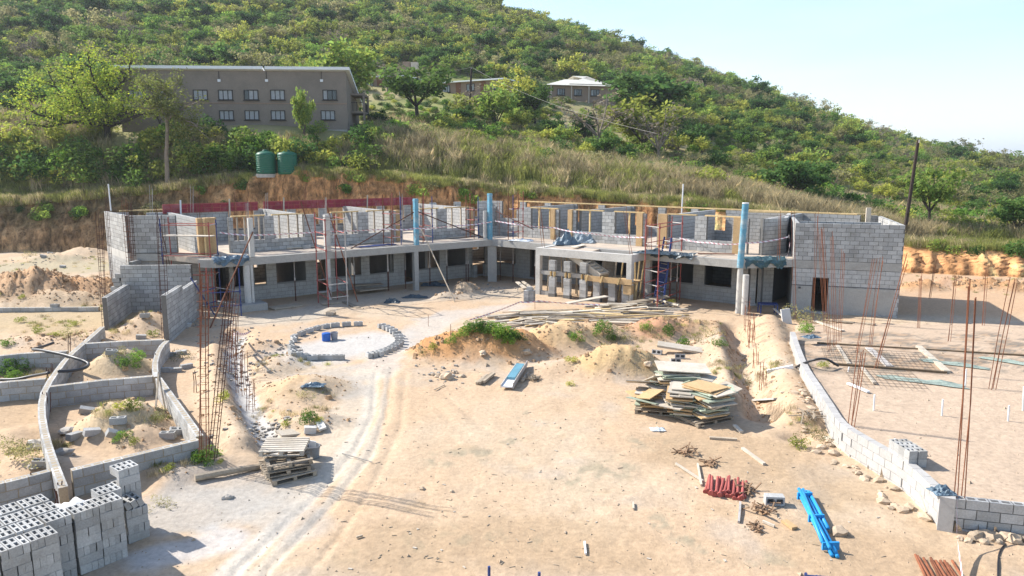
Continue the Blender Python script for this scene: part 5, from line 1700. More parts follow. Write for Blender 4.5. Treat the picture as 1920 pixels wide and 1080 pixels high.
path_wall('foundation_wall', 'block foundation wall at the left edge below the black pipe', [(-60, 722), (20, 714), (84, 709)], budget=90)
path_wall('foundation_wall', 'block foundation wall at the left edge behind the block stacks', [(-60, 918), (30, 897), (92, 881)], budget=90)
path_wall('kerb_wall', 'low thin kerb wall at the far left behind the weeds', [(-80, 577), (60, 576), (185, 575)], z=.25, zb=-.2, budget=60)
# half-round edging of broken blocks outside the inner wall
for i, (px, py, rz) in enumerate(((308, 697, .1), (330, 697, .25), (350, 690, .7), (322, 668, .1), (340, 664, .3))):
    p = ground_at(px, py)
    o = place_block(BLOCKS[i % 4], None, (p.x, p.y, p.z + .06), (.44, .2, .2), rz, 'loose_block'); o.rotation_euler[0] = rnd.uniform(-.2, .2)
    tag(o, 'grey block edging the half-round patch right of the foundation walls', 'block', 'edging blocks by the foundations')

# roofless block room behind the foundations
RM = thing('block_room', 'roofless room of bare blocks below the left end of the building', 'wall', (-19, 38, 0))
bq = Budget(300)
rb0, rb1 = V(230, 540, 39.6).xy, V(362, 540, 39.9).xy
wall(RM, 'rear_wall', rb0, rb1, -.1, 2.62, .22, (), bq, step=lambda s: 2.62, hollow_top=True)
la, lb = V(240, 560, 39.4).xy, V(199, 600, 35.2).xy
wall(RM, 'side_wall', la, lb, -.1, 1.62, .22, (), bq, hollow_top=True)
ra, rb_ = V(368, 560, 38.4).xy, V(310, 600, 32.6).xy
lr = (rb_ - ra).length
wall(RM, 'side_wall', ra, rb_, -.1, 2.2, .22, (), bq, hollow_top=True, step=lambda s: 1.97 if s < lr * .5 else 2.2)
# toothed corner blocks
for k in range(4):
    p = rb0 + Vector((-.1 - .12 * (k % 2), -.02))
    place_block(BLOCKS[k], RM, (p.x - .06 * k, p.y, 2.05 - k * .24), (.4, .23, .215), 0)
back = wall(RM, 'rear_wall', V(245, 500, 41.2).xy, V(262, 492, 42.3).xy, 1.2, 2.6, .22, (), Budget(0))

# ---------------- stacked hollow blocks in the near left corner
su = Vector((.63, .77)).normalized(); sw = Vector((-su.y, su.x))
S0 = Vector((-8.4, 12.6)); srz = math.atan2(su.y, su.x)
BH, BW, BL_ = .186, .1125, .45
HID = MB()
def stack(u0, w0, rows, label, vis_u=True, first_dir=0, z0=0.0, hidden=0):
    """One stack of four blocks per layer, layers crossing; blocks no one can see are left out."""
    for k in range(rows):
        z = z0 + (k + .5) * BH
        top = k == rows - 1
        along_w = (k + rows + first_dir + 1) % 2 == 0 or top
        for j in range(4):
            off = (j - 1.5) * BW
            if along_w:          # block length runs away from the viewer: ends show
                c = S0 + su * (u0 + .225 + off) + sw * (w0 + .225); rz = srz + math.pi / 2
            else:
                if not top and j > 0: continue
                c = S0 + su * (u0 + .225) + sw * (w0 + .225 + off); rz = srz
            c = c + Vector((rnd.uniform(-.008, .008), rnd.uniform(-.008, .008)))
            if k < hidden:
                HID.box((c.x, c.y, z), (BL_ - .008, BW - .006, BH - .005), rz); continue
            o = place_block(HOLLOW, None, (c.x, c.y, z), (BL_ - .008, BW - .006, BH - .005), rz + rnd.uniform(-.02, .02), 'hollow_block')
            tag(o, label, 'block', 'stacked hollow blocks')
def row(w, units, label, hidden=0):
    for u, r in units: stack(u, w, r, label, hidden=hidden)
row(0.0, [(-.45 * (i + 1) - .02 * i, 7) for i in range(4)], 'grey hollow block in the nearest row of stacks, bottom left corner')
row(.55, [(.93, 7), (.47, 7)], 'grey hollow block in the tall double stack beside the yard track')
row(.58, [(-.02 - .47 * i, 7) for i in range(4)], 'grey hollow block in the second row of stacks', 4)
row(1.08, [(-.05 - .47 * i, 7) for i in range(4)], 'grey hollow block in the third row of stacks', 6)
row(1.62, [(-.05 - .47 * i, 7) for i in range(3)], 'grey hollow block in the rearmost row of stacks at the left edge', 6)
row(1.05, [(1.13, 7)], 'grey hollow block in the stack between the sack and the tallest stack')
row(1.05, [(1.62, 4)], 'grey hollow block in the low stack touching the long shadow')
row(1.55, [(1.72, 8)], 'grey hollow block in the tallest stack by the near cross wall')
for k in range(3):
    c = S0 + su * (1.68 + k * .13) + sw * 1.3
    o = place_block(HOLLOW, None, (c.x, c.y, 4 * BH + .095), (.44, .11, .18), srz + math.pi / 2, 'hollow_block')
    o.rotation_euler[0] = -.35
    tag(o, 'hollow block tipped on top of the low stack', 'block', 'tipped blocks on the low stack')

def lump(name, label, cat, c, r, m, seed, flat=.7, jag=.35, group=None, parent=None, sub=2, smooth_=False):
    """Irregular stone, heap or crumpled bundle: displaced ball."""
    import bmesh
    bm = bmesh.new(); bmesh.ops.create_icosphere(bm, subdivisions=sub, radius=1)
    rr = random.Random(seed); ph = [Vector((rr.gauss(0, 1), rr.gauss(0, 1), rr.gauss(0, 1))) for _ in range(6)]
    for v in bm.verts:
        n = v.co.normalized(); d = 1.0
        for i, p in enumerate(ph): d += jag * .35 * math.sin(n.dot(p) * (1.6 + i * .9) + i)
        d += rr.uniform(-jag, jag) * .22
        v.co = Vector((n.x * d * r[0], n.y * d * r[1], n.z * d * r[2] * flat))
        if v.co.z < -r[2] * .3: v.co.z = -r[2] * .3
    me = bpy.data.meshes.new(name); bm.to_mesh(me); bm.free(); me.materials.append(m)
    if smooth_: me.polygons.foreach_set('use_smooth', [True] * len(me.polygons))
    o = link_obj(name, me, parent, Vector(c)); o.rotation_euler = (0, 0, rr.uniform(0, 6.28))
    if parent is None: tag(o, label, cat, group)
    return o
def sheet(name, label, c, w, d, h, m, seed, rz=0, cat='tarpaulin', group=None, n=16):
    """Crumpled piece of sheeting lying on something."""
    rr = np.random.default_rng(seed)
    gx, gy = np.meshgrid(np.linspace(-1, 1, n), np.linspace(-1, 1, n))
    e = np.maximum(np.abs(gx), np.abs(gy))
    z = h * (np.abs(fbm(gx * 1.7 + seed, gy * 1.7, seed, 4)) * 3.0 + .15 * rr.random(gx.shape)) * (1 - e ** 3) + .015
    px_ = gx * w / 2 * (1 + .35 * fbm(gx * 1.3 + seed, gy * 1.3, seed + 1, 3)) + .12 * w * fbm(gx * 4, gy * 4, seed + 3, 2)
    py_ = gy * d / 2 * (1 + .35 * fbm(gx * 1.3, gy * 1.3 + seed, seed + 2, 3)) + .12 * d * fbm(gx * 4 + 9, gy * 4, seed + 4, 2)
    vs = np.stack([px_, py_, z], -1).reshape(-1, 3)
    me = bpy.data.meshes.new(name)
    fs = [(i * n + j, i * n + j + 1, (i + 1) * n + j + 1, (i + 1) * n + j) for i in range(n - 1) for j in range(n - 1)]
    me.from_pydata(vs.tolist(), [], fs); me.materials.append(m); me.update()
    o = link_obj(name, me, None, Vector(c)); o.rotation_euler = (0, 0, rz)
    sm = o.modifiers.new('thickness', 'SOLIDIFY'); sm.thickness = .012
    return tag(o, label, cat, group)

c = S0 + su * .75 + sw * 1.35
lump('sack', 'crumpled white plastic sack between the block stacks', 'sack', (c.x, c.y, 1.02), (.42, .34, .3), M_SACK, 12, .7, .45, sub=3, smooth_=True)
# support under the sack: one more stack
row(1.05, [(.55, 5)], 'grey hollow block in the stack under the white sack')

tag(HID.build('stacked_blocks', M_BLOCK), 'lower layers of the rear block stacks hidden behind the front row', 'blocks', kind='stuff')
# loose blocks on the earth inside the foundations
LB = [((215, 822), .75, .5, 'loose grey block tilted on the near earth heap'), ((222, 795), .2, 0, 'loose hollow block standing on top of the near earth heap'),
      ((140, 825), 1.3, .1, 'loose grey block half-buried at the left foot of the near earth heap'), ((163, 775), .4, .3, 'broken block behind the near earth heap'),
      ((173, 818), .8, .2, 'broken block lying on the left of the near earth heap'), ((315, 820), .1, 0, 'hollow block by the near cross wall under the straight wall'),
      ((333, 813), .5, .2, 'second hollow block by the near cross wall'), ((210, 665), .4, .2, 'loose hollow block on top of the middle earth heap'),
      ((272, 595), .1, 0, 'hollow block at the back of the roofless room'), ((122, 708), .4, .1, 'grey block below the black pipe beside the outer wall'),
      ((265, 635), .3, .1, 'flat broken block in front of the far cross wall'), ((182, 633), 1.1, .1, 'block lying inside the bend of the outer wall'),
      ((78, 876), .5, .2, 'hollow block beyond the rear wall of the block stacks'), ((330, 617), .9, .2, 'dark block leaning by the high side wall'),
      ((350, 612), .4, .2, 'broken block among the rubble by the high side wall'), ((104, 583), 0, 0, 'hollow block lying on the thin kerb wall'), ((82, 490), .3, .2, 'broken block in the rubble under the bank'),
      ((95, 485), .8, .2, 'tilted broken block in the rubble under the bank'), ((118, 502), .1, .1, 'single block on the bare ground under the bank')]
for i, ((px, py), rz, tl, lab) in enumerate(LB):
    p = ground_at(px, py)
    o = place_block(HOLLOW if 'hollow' in lab else BLOCKS[i % 4], None, (p.x, p.y, p.z + .09 + (.2 if 'kerb' in lab else 0)), (.43, .2, .2), rz, 'loose_block')
    o.rotation_euler = (tl * .8, tl, rz); tag(o, lab, 'block')
# concrete scraps in the corner beside the heap
for (px, py), s, lab in (((118, 850), .3, 'grey concrete lump inside the outer curve'), ((125, 812), .26, 'small concrete lump inside the outer curve'), ((65, 838), .35, 'pale flat concrete lump left of the outer curve'),
                         ((70, 878), .2, 'grey lump by the left edge wall'), ((22, 745), .2, 'grey stone at the left under the cross wall'), ((45, 740), .22, 'small concrete lump by the left cross wall')):
    p = ground_at(px, py); lump('concrete_lump', lab, 'rubble', (p.x, p.y, p.z + .03), (s, s * .8, s * .6), M_GREYROCK, int(px), .7)

# triangular timber frame
t = thing('timber_trestle', 'small triangular timber frame leaning by the straight foundation wall', 'frame', ground_at(300, 765))
a, b, cc = ground_at(292, 767), ground_at(310, 766), ground_at(304, 760)
tp_ = Vector((cc.x - .03, cc.y, a.z + .68))
for p0, p1 in ((a, tp_), (tp_, b), (a, b)):
    MB().beam(p0 + Vector((0, 0, .04)), p1, .05, .08).build('rail', M_WOOD_OLD, t)

# black pipe over the walls
def pipe(name, label, pix, r, m, cat='pipe'):
    P = [G(x, y, z) for x, y, z in pix]
    P = [Vector(p) for p in [(q.x, q.y, q.z) for q in P]]
    q = [P[0] * 2 - P[1]] + P + [P[-1] * 2 - P[-2]]
    out = []
    for k in range(len(P) - 1):
        p0, p1, p2, p3 = q[k:k + 4]
        for i in range(8):
            t = i / 8
            out.append(.5 * ((2 * p1) + (p2 - p0) * t + (2 * p0 - 5 * p1 + 4 * p2 - p3) * t * t + (3 * p1 - p0 - 3 * p2 + p3) * t ** 3))
    out.append(P[-1])
    o = MB().tube(out, r, 8).build(name, m, at=P[0], smooth_=True)
    return tag(o, label, cat)
pipe('pipe', 'thick black plastic pipe looping over the curved foundation wall', [(100, 643, .4), (80, 650, .45), (62, 655, .62), (80, 657, .72), (115, 664, .76), (140, 671, .75), (158, 677, .68), (166, 683, .62), (158, 690, .66), (135, 695, .72), (108, 696, .76)], .06, M_BLACKPIPE)
pipe('pipe', 'black plastic pipe running left from the curved wall to the edge', [(92, 699, .68), (60, 705, .35), (30, 711, .2), (0, 712, .15), (-50, 713, .12)], .055, M_BLACKPIPE)

# ---------------- pallets, log, bucket
def pallet(label, c, rz, tilt, m=M_WOOD_OLD, w=1.15, d=1.0, upside=False):
    t = thing('pallet', label, 'pallet', c, 'stacked wooden pallets')
    M = Matrix.Rotation(rz, 3, 'Z') @ Matrix.Rotation(tilt, 3, 'Y')
    def bx(nm, x, y, z, sx, sy, sz):
        if upside: z = .14 - z
        MB().box(Vector(c) + M @ Vector((x, y, z)), (sx, sy, sz), M=M).build(nm, m, t)
    for j in range(7): bx('slat', 0, -d / 2 + .05 + j * (d - .1) / 6, .13, w, .1, .022)
    for i in (-1, 0, 1): bx('bearer', i * (w / 2 - .06), 0, .07, .09, d, .085)
    for j in range(3): bx('bottom_slat', 0, -d / 2 + .05 + j * (d - .1) / 2, .014, w, .1, .02)
    return t
pc = ground_at(540, 893)
pallet('bottom pallet of the small stack in the yard', (pc.x, pc.y + .1, pc.z), .62, 0)
pallet('middle pallet of the small stack, pushed to the left', (pc.x - .12, pc.y + .15, pc.z + .16), .5, .02)
pallet('upside-down grey pallet with open slats in the small stack', (pc.x - .05, pc.y + .22, pc.z + .33), .42, -.03, upside=True)
pallet('pallet with bleached white boards lying at the back on the stack', (pc.x - .22, pc.y + .55, pc.z + .52), .1, .02, M_BOARD_PALE)
lg0, lg1 = ground_at(366, 902), ground_at(487, 880)
tag(MB().tube([lg0 + Vector((0, 0, .09)), lg0.lerp(lg1, .5) + Vector((0, 0, .1)), lg1 + Vector((0, 0, .08))], [.1, .095, .08], 8).build('log', M_WOOD_OLD, at=lg0), 'long weathered log beside the pallet stack', 'log')
def bucket(label, c, r, h, m, lid=False, group=None, fill=None):
    t = thing('bucket', label, 'bucket', c, group)
    pf = [(r * .82, 0), (r, h), (r * 1.05, h), (r * 1.05, h - .03)] if not lid else [(r * .9, 0), (r, .04), (r, h * .9), (r * .9, h), (r * .5, h + .02)]
    MB().lathe(c, pf if lid else [(r * .82, 0), (r, h - .04), (r * 1.05, h - .04), (r * 1.05, h), (r * .93, h), (r * .78, .03)], 18).build('body', m, t, smooth_=False)
    pts = [Vector(c) + Vector((math.cos(a) * r, 0, h + math.sin(a) * r * .5)) for a in np.linspace(0, math.pi, 9)] if lid else [Vector(c) + Vector((math.cos(a) * r * 1.05, -.02 - math.sin(a) * r * .6, h - .05 - math.sin(a) * r * .3)) for a in np.linspace(0, math.pi, 9)]
    MB().tube(pts, .008, 4).build('handle', M_GREYSTEEL, t)
    if fill: 
        for k in range(4): MB().beam(Vector(c) + Vector((-.08 + .05 * k, .05, h * .4)), Vector(c) + Vector((-.1 + .06 * k, .08 - .03 * k, h + .12)), .05, .02).build('offcut', fill, t)
bucket('grey bucket full of white offcuts beside the pallet stack', ground_at(587, 858), .2, .36, mat('grey_plastic', (.2, .21, .22), var=.15, rough=.5), fill=M_WHITE)
# rubble at trench end
for i, ((px, py), sx, lab) in enumerate((((582, 812), .35, 'square pale stone block by the end of the trench'), ((602, 805), .55, 'pale slab leaning among weeds near the trench end'), ((545, 818), .7, 'flat board lying across the end of the trench'))):
    p = ground_at(px, py)
    o = MB().box((0, 0, 0), (sx, .22 + .3 * (i == 2), .2 if i == 0 else .06)).build('stone_slab', M_CONC_LT if i < 2 else M_BOARD_PALE, at=(0, 0, 0)); o.location = p + Vector((0, 0, .1 - .04 * (i == 2))); o.rotation_euler = (.2 * (i == 1), .12, (.3, -1.1, .6)[i])
    tag(o, lab, 'slab' if i < 2 else 'board')
# ================================================================== things in the yard
# two arcs of hollow blocks round the cement patch
def arc(pix, n, label, rzoff, size=(.44, .2, .2)):
    P = [ground_at(x, y) for x, y in curve(pix, n)]
    for i, p in enumerate(P):
        q = P[min(i + 1, len(P) - 1)]; r = P[max(i - 1, 0)]
        rz = math.atan2(q.y - r.y, q.x - r.x) + rzoff + rnd.uniform(-.12, .12)
        o = place_block(HOLLOW, None, (p.x, p.y, p.z + .1 + .02), size, rz, 'edging_block')
        o.rotation_euler[0] = rnd.uniform(-.04, .04)
        tag(o, label, 'block', label)
arc([(552, 636), (585, 622), (622, 614), (672, 611)], 7, 'hollow block in the far left arc of the ring round the cement patch', 0)
arc([(551, 641), (546, 652), (548, 664)], 3, 'hollow block in the short left end of the ring', .3)
arc([(557, 668), (580, 674), (610, 675), (636, 675)], 5, 'hollow block in the near row of the ring beside the buckets', 0)
arc([(716, 615), (735, 623), (748, 635), (748, 648), (735, 658), (715, 666), (692, 671)], 15, 'hollow block in the right arc of the ring', math.pi / 2, (.4, .19, .2))
bucket('blue plastic canister standing on the cement patch', ground_at(612, 639), .2, .38, M_BLUEDRUM, lid=True)
bucket('grey bucket beside the blue canister on the cement patch', ground_at(627, 637), .17, .36, mat('worn_plastic', (.30, .29, .31), var=.2, rough=.5))

# planks heap between the porch and the mounds
rr = random.Random(77)
def plank(label, x, y, z, ln, w, th, rz, pitch, m, group):
    o = link_obj('plank', PLANKS[m], None, (x, y, z))
    o.scale = (ln, w, th); o.rotation_euler = (rr.uniform(-.12, .12), pitch, rz)
    tag(o, label, 'plank', group)
PLANKS = {m.name: MB().box((0, 0, 0), (1, 1, 1)).mesh('plank', m) for m in (M_WOOD_OLD, M_WOOD_PALE, M_BOARD_PALE, M_TIMBER)}
def heap(n, pxr, pyr, label, group, lmin, lmax, ang, zmax, wmin=.06, wmax=.22):
    for i in range(n):
        px = rr.uniform(*pxr); f = rr.random(); py = pyr[0] + (pyr[1] - pyr[0]) * f
        p = G(px, py); z = H(p.x, p.y)
        plank(label, p.x, p.y, max(z, .05) + .03 + rr.random() * zmax * (1 - abs(2 * f - 1)), rr.uniform(lmin, lmax), rr.uniform(wmin, wmax), rr.uniform(.025, .06),
              ang + rr.gauss(0, .22), rr.gauss(0, .03), rr.choice([M_WOOD_OLD.name, M_WOOD_PALE.name, M_WOOD_PALE.name, M_BOARD_PALE.name, M_TIMBER.name]), group)
heap(85, (985, 1235), (590, 607), 'weathered plank in the long heap in front of the stair porch', 'planks of the long heap', 1.2, 4.2, -.12, .45)
heap(34, (930, 1030), (593, 612), 'grey plank in the left tail of the heap above the weedy mound', 'planks in the tail of the heap', 1.0, 2.8, .35, .3)
heap(24, (1110, 1262), (575, 592), 'bleached board in the upper right part of the heap', 'boards of the upper heap', .8, 2.4, .25, .5, .1, .4)
for px, py, ln, w, rz, lab in ((1100, 578, 2.6, .5, .42, 'wide white board slanting on top of the plank heap'), (1215, 578, 2.6, .35, .35, 'broad brown board bowed over the right of the heap'), (1160, 612, 4.5, .1, -.05, 'long straight pole along the front of the plank heap')):
    p = G(px, py); z = H(p.x, p.y)
    plank(lab, p.x, p.y, max(z, 0) + .5, ln, w, .05, rz, -.08, M_BOARD_PALE.name if 'white' in lab else M_WOOD_OLD.name, 'planks of the long heap')
# white board and blocks on the right mound
p = ground_at(1292, 661); o = link_obj('plank', PLANKS[M_BOARD_PALE.name], None, p + Vector((0, 0, .14))); o.scale = (2.7, .42, .1); o.rotation_euler = (.25, .1, -.25); tag(o, 'wide pale plank lying on the weedy mound right of the sand heap', 'plank')
for i, (px, py, lab) in enumerate(((1232, 664, 'hollow block left of the wide pale plank'), (1275, 672, 'upper hollow block under the wide pale plank'), (1266, 680, 'lower hollow block under the wide pale plank'))):
    p = ground_at(px, py); o = place_block(HOLLOW, None, p + Vector((0, 0, .09)), (.42, .2, .2), -.5 + .3 * i, 'loose_block'); o.rotation_euler[0] = 1.3; tag(o, lab, 'block')

# stack of shutter boards
def boards():
    base = ground_at(1290, 772)
    rr = random.Random(3)
    t = pallet('pallet carrying the right half of the shutter boards', ground_at(1318, 792) + Vector((.1, .3, 0)), .5, 0, M_WOOD_OLD, 1.5, 1.1)
    t['group'] = 'pallets under the shutter boards'
    t = pallet('pallet carrying the left half of the shutter boards', ground_at(1245, 775) + Vector((0, .35, 0)), -.25, 0, M_WOOD_OLD, 1.7, 1.2)
    t['group'] = 'pallets under the shutter boards'
    mp = MB().box((0, 0, 0), (1, 1, 1)).mesh('shutter_board', M_BOARD_PALE); mg = MB().box((0, 0, 0), (1, 1, 1)).mesh('shutter_board', M_BOARD_GREEN); my = MB().box((0, 0, 0), (1, 1, 1)).mesh('shutter_board', M_PLY)
    def pile(px, py, n, w, d, rz, grow, lab):
        p = ground_at(px, py); z = p.z + .17
        for i in range(n):
            th = rr.choice([.03, .036, .042])
            o = link_obj('shutter_board', rr.choice([mg, mg, mp, my] if i < n * .5 else [mp, mp, my, mg]), None, (p.x + rr.gauss(0, .05) + grow * i, p.y + .35 + rr.gauss(0, .06), z + th / 2))
            o.scale = (w * rr.uniform(.85, 1.15), d * rr.uniform(.8, 1.15), th); o.rotation_euler = (rr.gauss(0, .03), rr.gauss(0, .03), rz + rr.gauss(0, .17))
            tag(o, lab, 'board', lab); z += th + .006
        return p, z
    pile(1236, 772, 9, 1.25, 1.0, -.3, .004, 'shutter board in the low left pile of the board stack')
    pile(1283, 785, 19, .75, 1.25, -.25, 0, 'shutter board in the middle pile of the board stack')
    pile(1322, 790, 21, .95, 1.4, .45, .006, 'shutter board in the right pile of the board stack')
    p, z = pile(1276, 762, 23, 1.3, .9, -.1, 0, 'shutter board in the tall rear pile of the board stack')
    for i in range(26):
        q = ground_at(rr.uniform(1205, 1370), rr.uniform(755, 790)); f = rr.random()
        o = link_obj('shutter_board', rr.choice([mp, mp, my, mg]), None, (q.x, q.y + .3, q.z + .3 + f * .5)); o.scale = (rr.uniform(.5, 1.2), rr.uniform(.3, .8), .03)
        o.rotation_euler = (rr.gauss(0, .18), rr.gauss(0, .18), rr.uniform(-.7, .8)); tag(o, 'loose board slipped between the piles of the board stack', 'board', 'loose boards of the board stack')
    o = link_obj('shutter_board', mp, None, (p.x + .12, p.y + .45, z + .1)); o.scale = (1.75, 1.05, .03); o.rotation_euler = (.05, .05, -.05)
    tag(o, 'big bleached sheet lying on top of the board stack', 'board')
    o = link_obj('shutter_board', mp, None, (p.x + .6, p.y + .15, z - .1)); o.scale = (1.1, .8, .03); o.rotation_euler = (-.05, .12, -.5)
    tag(o, 'grey sheet sloping down the right side of the board stack', 'board')
boards()

# bundles in the lower right
def bundle(label, a, b, n, r, m, cat, layers, spread, caps=None, partname='tube'):
    A, B = ground_at(*a), ground_at(*b)
    d = (B - A).normalized(); s = Vector((-d.y, d.x, 0)); t = thing('tube_bundle' if cat != 'bundle' else 'bundle', label, cat, A)
    k = 0
    for ly in range(layers):
        m_ = max(1, int(n / layers) - ly)
        for i in range(m_):
            o = s * ((i - (m_ - 1) / 2) * spread + rnd.uniform(-.02, .02)); sh = d * rnd.uniform(-.12, .12)
            z = Vector((0, 0, r + ly * r * 1.7))
            p0, p1 = A + o + sh + z, B + o + sh + z + s * rnd.uniform(-.05, .05)
            tb = MB().cyl(p0, p1, r, n=8).build(partname, m, t)
            if caps: MB().cyl(p0 - d * .01, p0 + d * .05, r * 1.7, n=8).build('base_plate', caps, tb)
bundle('bundle of red steel props lying side by side near the single block', (1358, 932), (1362, 902), 20, .035, M_REDSTEEL, 'props', 2, .1, caps=M_REDSTEEL, partname='prop')
bundle('bundle of rust-red bars at the bottom right edge', (1775, 1095), (1748, 1050), 10, .028, M_RUST, 'bars', 1, .075, partname='bar')
def blue_pipes():
    t = thing('pipe_bundle', 'bundle of bright blue plastic pipes tied together on the sand', 'pipes', ground_at(1530, 985))
    ends = [((1500, 928), (1560, 1046)), ((1505, 927), (1566, 1045)), ((1497, 931), (1555, 1043)), ((1510, 926), (1570, 1048)), ((1498, 935), (1548, 1035)), ((1503, 934), (1541, 1032)), ((1512, 925), (1563, 1040)), ((1516, 931), (1552, 1000))]
    for i, (a, b) in enumerate(ends):
        A, B = ground_at(*a), ground_at(*b)
        z = Vector((0, 0, .05 + .07 * (i % 3)))
        MB().tube([A + z, A.lerp(B, .5) + z + Vector((0, 0, rnd.uniform(-.01, .02))), B + z], .042, 10).build('pipe', M_BLUEPIPE, t, smooth_=True)
    for f in (.1, .5, .93):
        c = ground_at(1503, 930).lerp(ground_at(1561, 1044), f)
        MB().box(c + Vector((0, 0, .13)), (.36, .05, .17), .05).build('tie', M_BLUEPIPE, t)
blue_pipes()
p = ground_at(1451, 945); o = place_block(HOLLOW, None, p + Vector((0, 0, .11)), (.44, .22, .22), -.1, 'hollow_block'); o.rotation_euler[0] = R(90) ; o.rotation_euler[2] = -.1
tag(o, 'single grey hollow block between the red props and the blue pipes', 'block')
# teal steel gutter, dark poles
def gutter():
    A, B = ground_at(950, 732), ground_at(978, 690)
    d = (B - A).normalized(); s = Vector((-d.y, d.x, 0)); up = Vector((0, 0, 1))
    t = thing('steel_trough', 'teal steel trough lying with bleached rim in front of the orange mound', 'trough', A)
    prof = [(-.2, .02), (-.22, .2), (.02, .10), (.2, .2), (.24, .03)]
    MB().beam(A + up * .12, B + up * .12, .42, .05).build('base', M_WHITE, t)
    MB().beam(A.lerp(B, .28) + up * .19, A.lerp(B, .93) + up * .19, .3, .1).build('tray', M_TEAL, t)
    MB().beam(A - s * .23 + up * .17, B - s * .23 + up * .22, .03, .2).build('rim', M_GREYSTEEL, t)
    MB().beam(A + s * .21 + up * .14, B + s * .21 + up * .14, .03, .12).build('rim', M_GREYSTEEL, t)
    q = MB().tube([A.lerp(B, .35) - s * .38 + up * .05, A.lerp(B, .7) - s * .4 + up * .06], .06, 7).build('log', M_WOOD_OLD, at=A); tag(q, 'short log beside the teal trough', 'log')
gutter()
for k, (a, b) in enumerate((((894, 722), (913, 706)), ((899, 723), (923, 704)), ((907, 722), (927, 706)))):
    A, B = ground_at(*a), ground_at(*b)
    tag(MB().beam(A + Vector((0, 0, .06 + .03 * k)), B + Vector((0, 0, .06 + .03 * k)), .09, .09).build('timber_post', M_WOOD_OLD, at=A), ('left', 'middle', 'right')[k] + ' of three short grey posts near the teal trough', 'post')
# blue frame at the bottom edge, posts
t = thing('steel_trestle', 'dark blue steel frame at the bottom edge of the yard', 'frame', ground_at(1560, 1100))
for a, b, z0, z1 in (((1511, 1080), (1634, 1090), .35, .35), ((1511, 1088), (1511, 1076), .05, .5), ((1634, 1100), (1634, 1082), .05, .5), ((1511, 1105), (1634, 1112), .1, .1), ((1530, 1080), (1560, 1105), .35, .1), ((1545, 1083), (1511, 1105), .35, .1)):
    MB().cyl(G(*a, z0), G(*b, z1), .03, n=7).build('tube', M_BLUESTEEL, t)
for k, (px, py) in enumerate(((917, 1062), (1011, 1073))):
    b = G(px, py + 60); tp_ = V(px, py, b.y)
    tag(MB().cyl((b.x, b.y, -.05), tp_, .028, n=7).build('steel_stake', M_BLUESTEEL, at=b), ('left', 'right')[k] + ' of two dark stakes rising at the bottom edge', 'stake')

# ---------------- right: retaining wall and sand platform
RP = [p.xy for p in RET]
dense = []
for i in range(len(RP) - 1):
    q = [RP[max(i - 1, 0)], RP[i], RP[i + 1], RP[min(i + 2, len(RP) - 1)]]
    for k in range(3):
        t_ = k / 3
        dense.append(.5 * ((2 * q[1]) + (q[2] - q[0]) * t_ + (2 * q[0] - 5 * q[1] + 4 * q[2] - q[3]) * t_ ** 2 + (3 * q[1] - q[0] - 3 * q[2] + q[3]) * t_ ** 3))
dense.append(RP[-1])
RWL = thing('retaining_wall', 'long curved whitewashed block wall holding the sand platform', 'wall', (RP[4].x, RP[4].y, 0))
M_WASH = mat('cement_washed_block', (.40, .385, .365), var=.12, scale=1.4, fine=14, stain=(.36, .34, .31), stain_amt=.6, rand=.06)
WASHB = [MB().box((0, 0, 0), (1, 1, 1)).mesh('block', M_WASH) for _ in range(2)]
core = MB(); 
for i, (a, b) in enumerate(zip(dense, dense[1:])):
    d = (b - a); rz = math.atan2(d.y, d.x); nrm = Vector((-d.y, d.x)).normalized()
    c = (a + b) / 2
    core.box((c.x, c.y, .26), (d.length + .03, .19, .95), rz)
co = core.build('wall_core', M_MORTAR, RWL)
# blocks laid along the curve
ln = [0]
for a, b in zip(dense, dense[1:]): ln.append(ln[-1] + (b - a).length)
def along(s):
    for i in range(len(dense) - 1):
        if s <= ln[i + 1]:
            f = (s - ln[i]) / (ln[i + 1] - ln[i]); return dense[i].lerp(dense[i + 1], f), dense[i + 1] - dense[i]
    return dense[-1], dense[-1] - dense[-2]
for k in range(4):
    s = (.23 if k % 2 else 0) + .23
    while s < ln[-1] - .1:
        c, d = along(s)
        place_block(WASHB[k % 2], co, (c.x, c.y, RET_Z - .11 - k * .23), (.448, .215, .218), math.atan2(d.y, d.x) + rnd.uniform(-.01, .01)); s += .46
wl2 = path_wall('retaining_wall', 'dark stained block wall in the lower right corner with stones at its foot', None, z=RET_Z, zb=-.17, budget=120, world=[RP[-1] + Vector((.12, -.02)), Vector((RET_END.x, RET_END.y))], mort=M_MORTAR)
p = RP[-1]; MB().box((p.x - .02, p.y - .05, .3), (.3, .3, .98), -.5).build('corner_pier', M_WASH, RWL)

# block pile on the platform
pb_ = ground_at(1735, 882)
for k in range(2):
    for i in range(4 if k == 0 else 4):
        for j in range(2):
            c = Vector((pb_.x - .25 + j * .24, pb_.y + .25 + i * .21)) 
            o = place_block(HOLLOW, None, (c.x + .05 * i * -.4, c.y, pb_.z + .11 + k * .215), (.22, .2, .21), .12, 'hollow_block')
            tag(o, 'hollow block in the small neat pile on the sand platform', 'block', 'blocks piled on the platform')
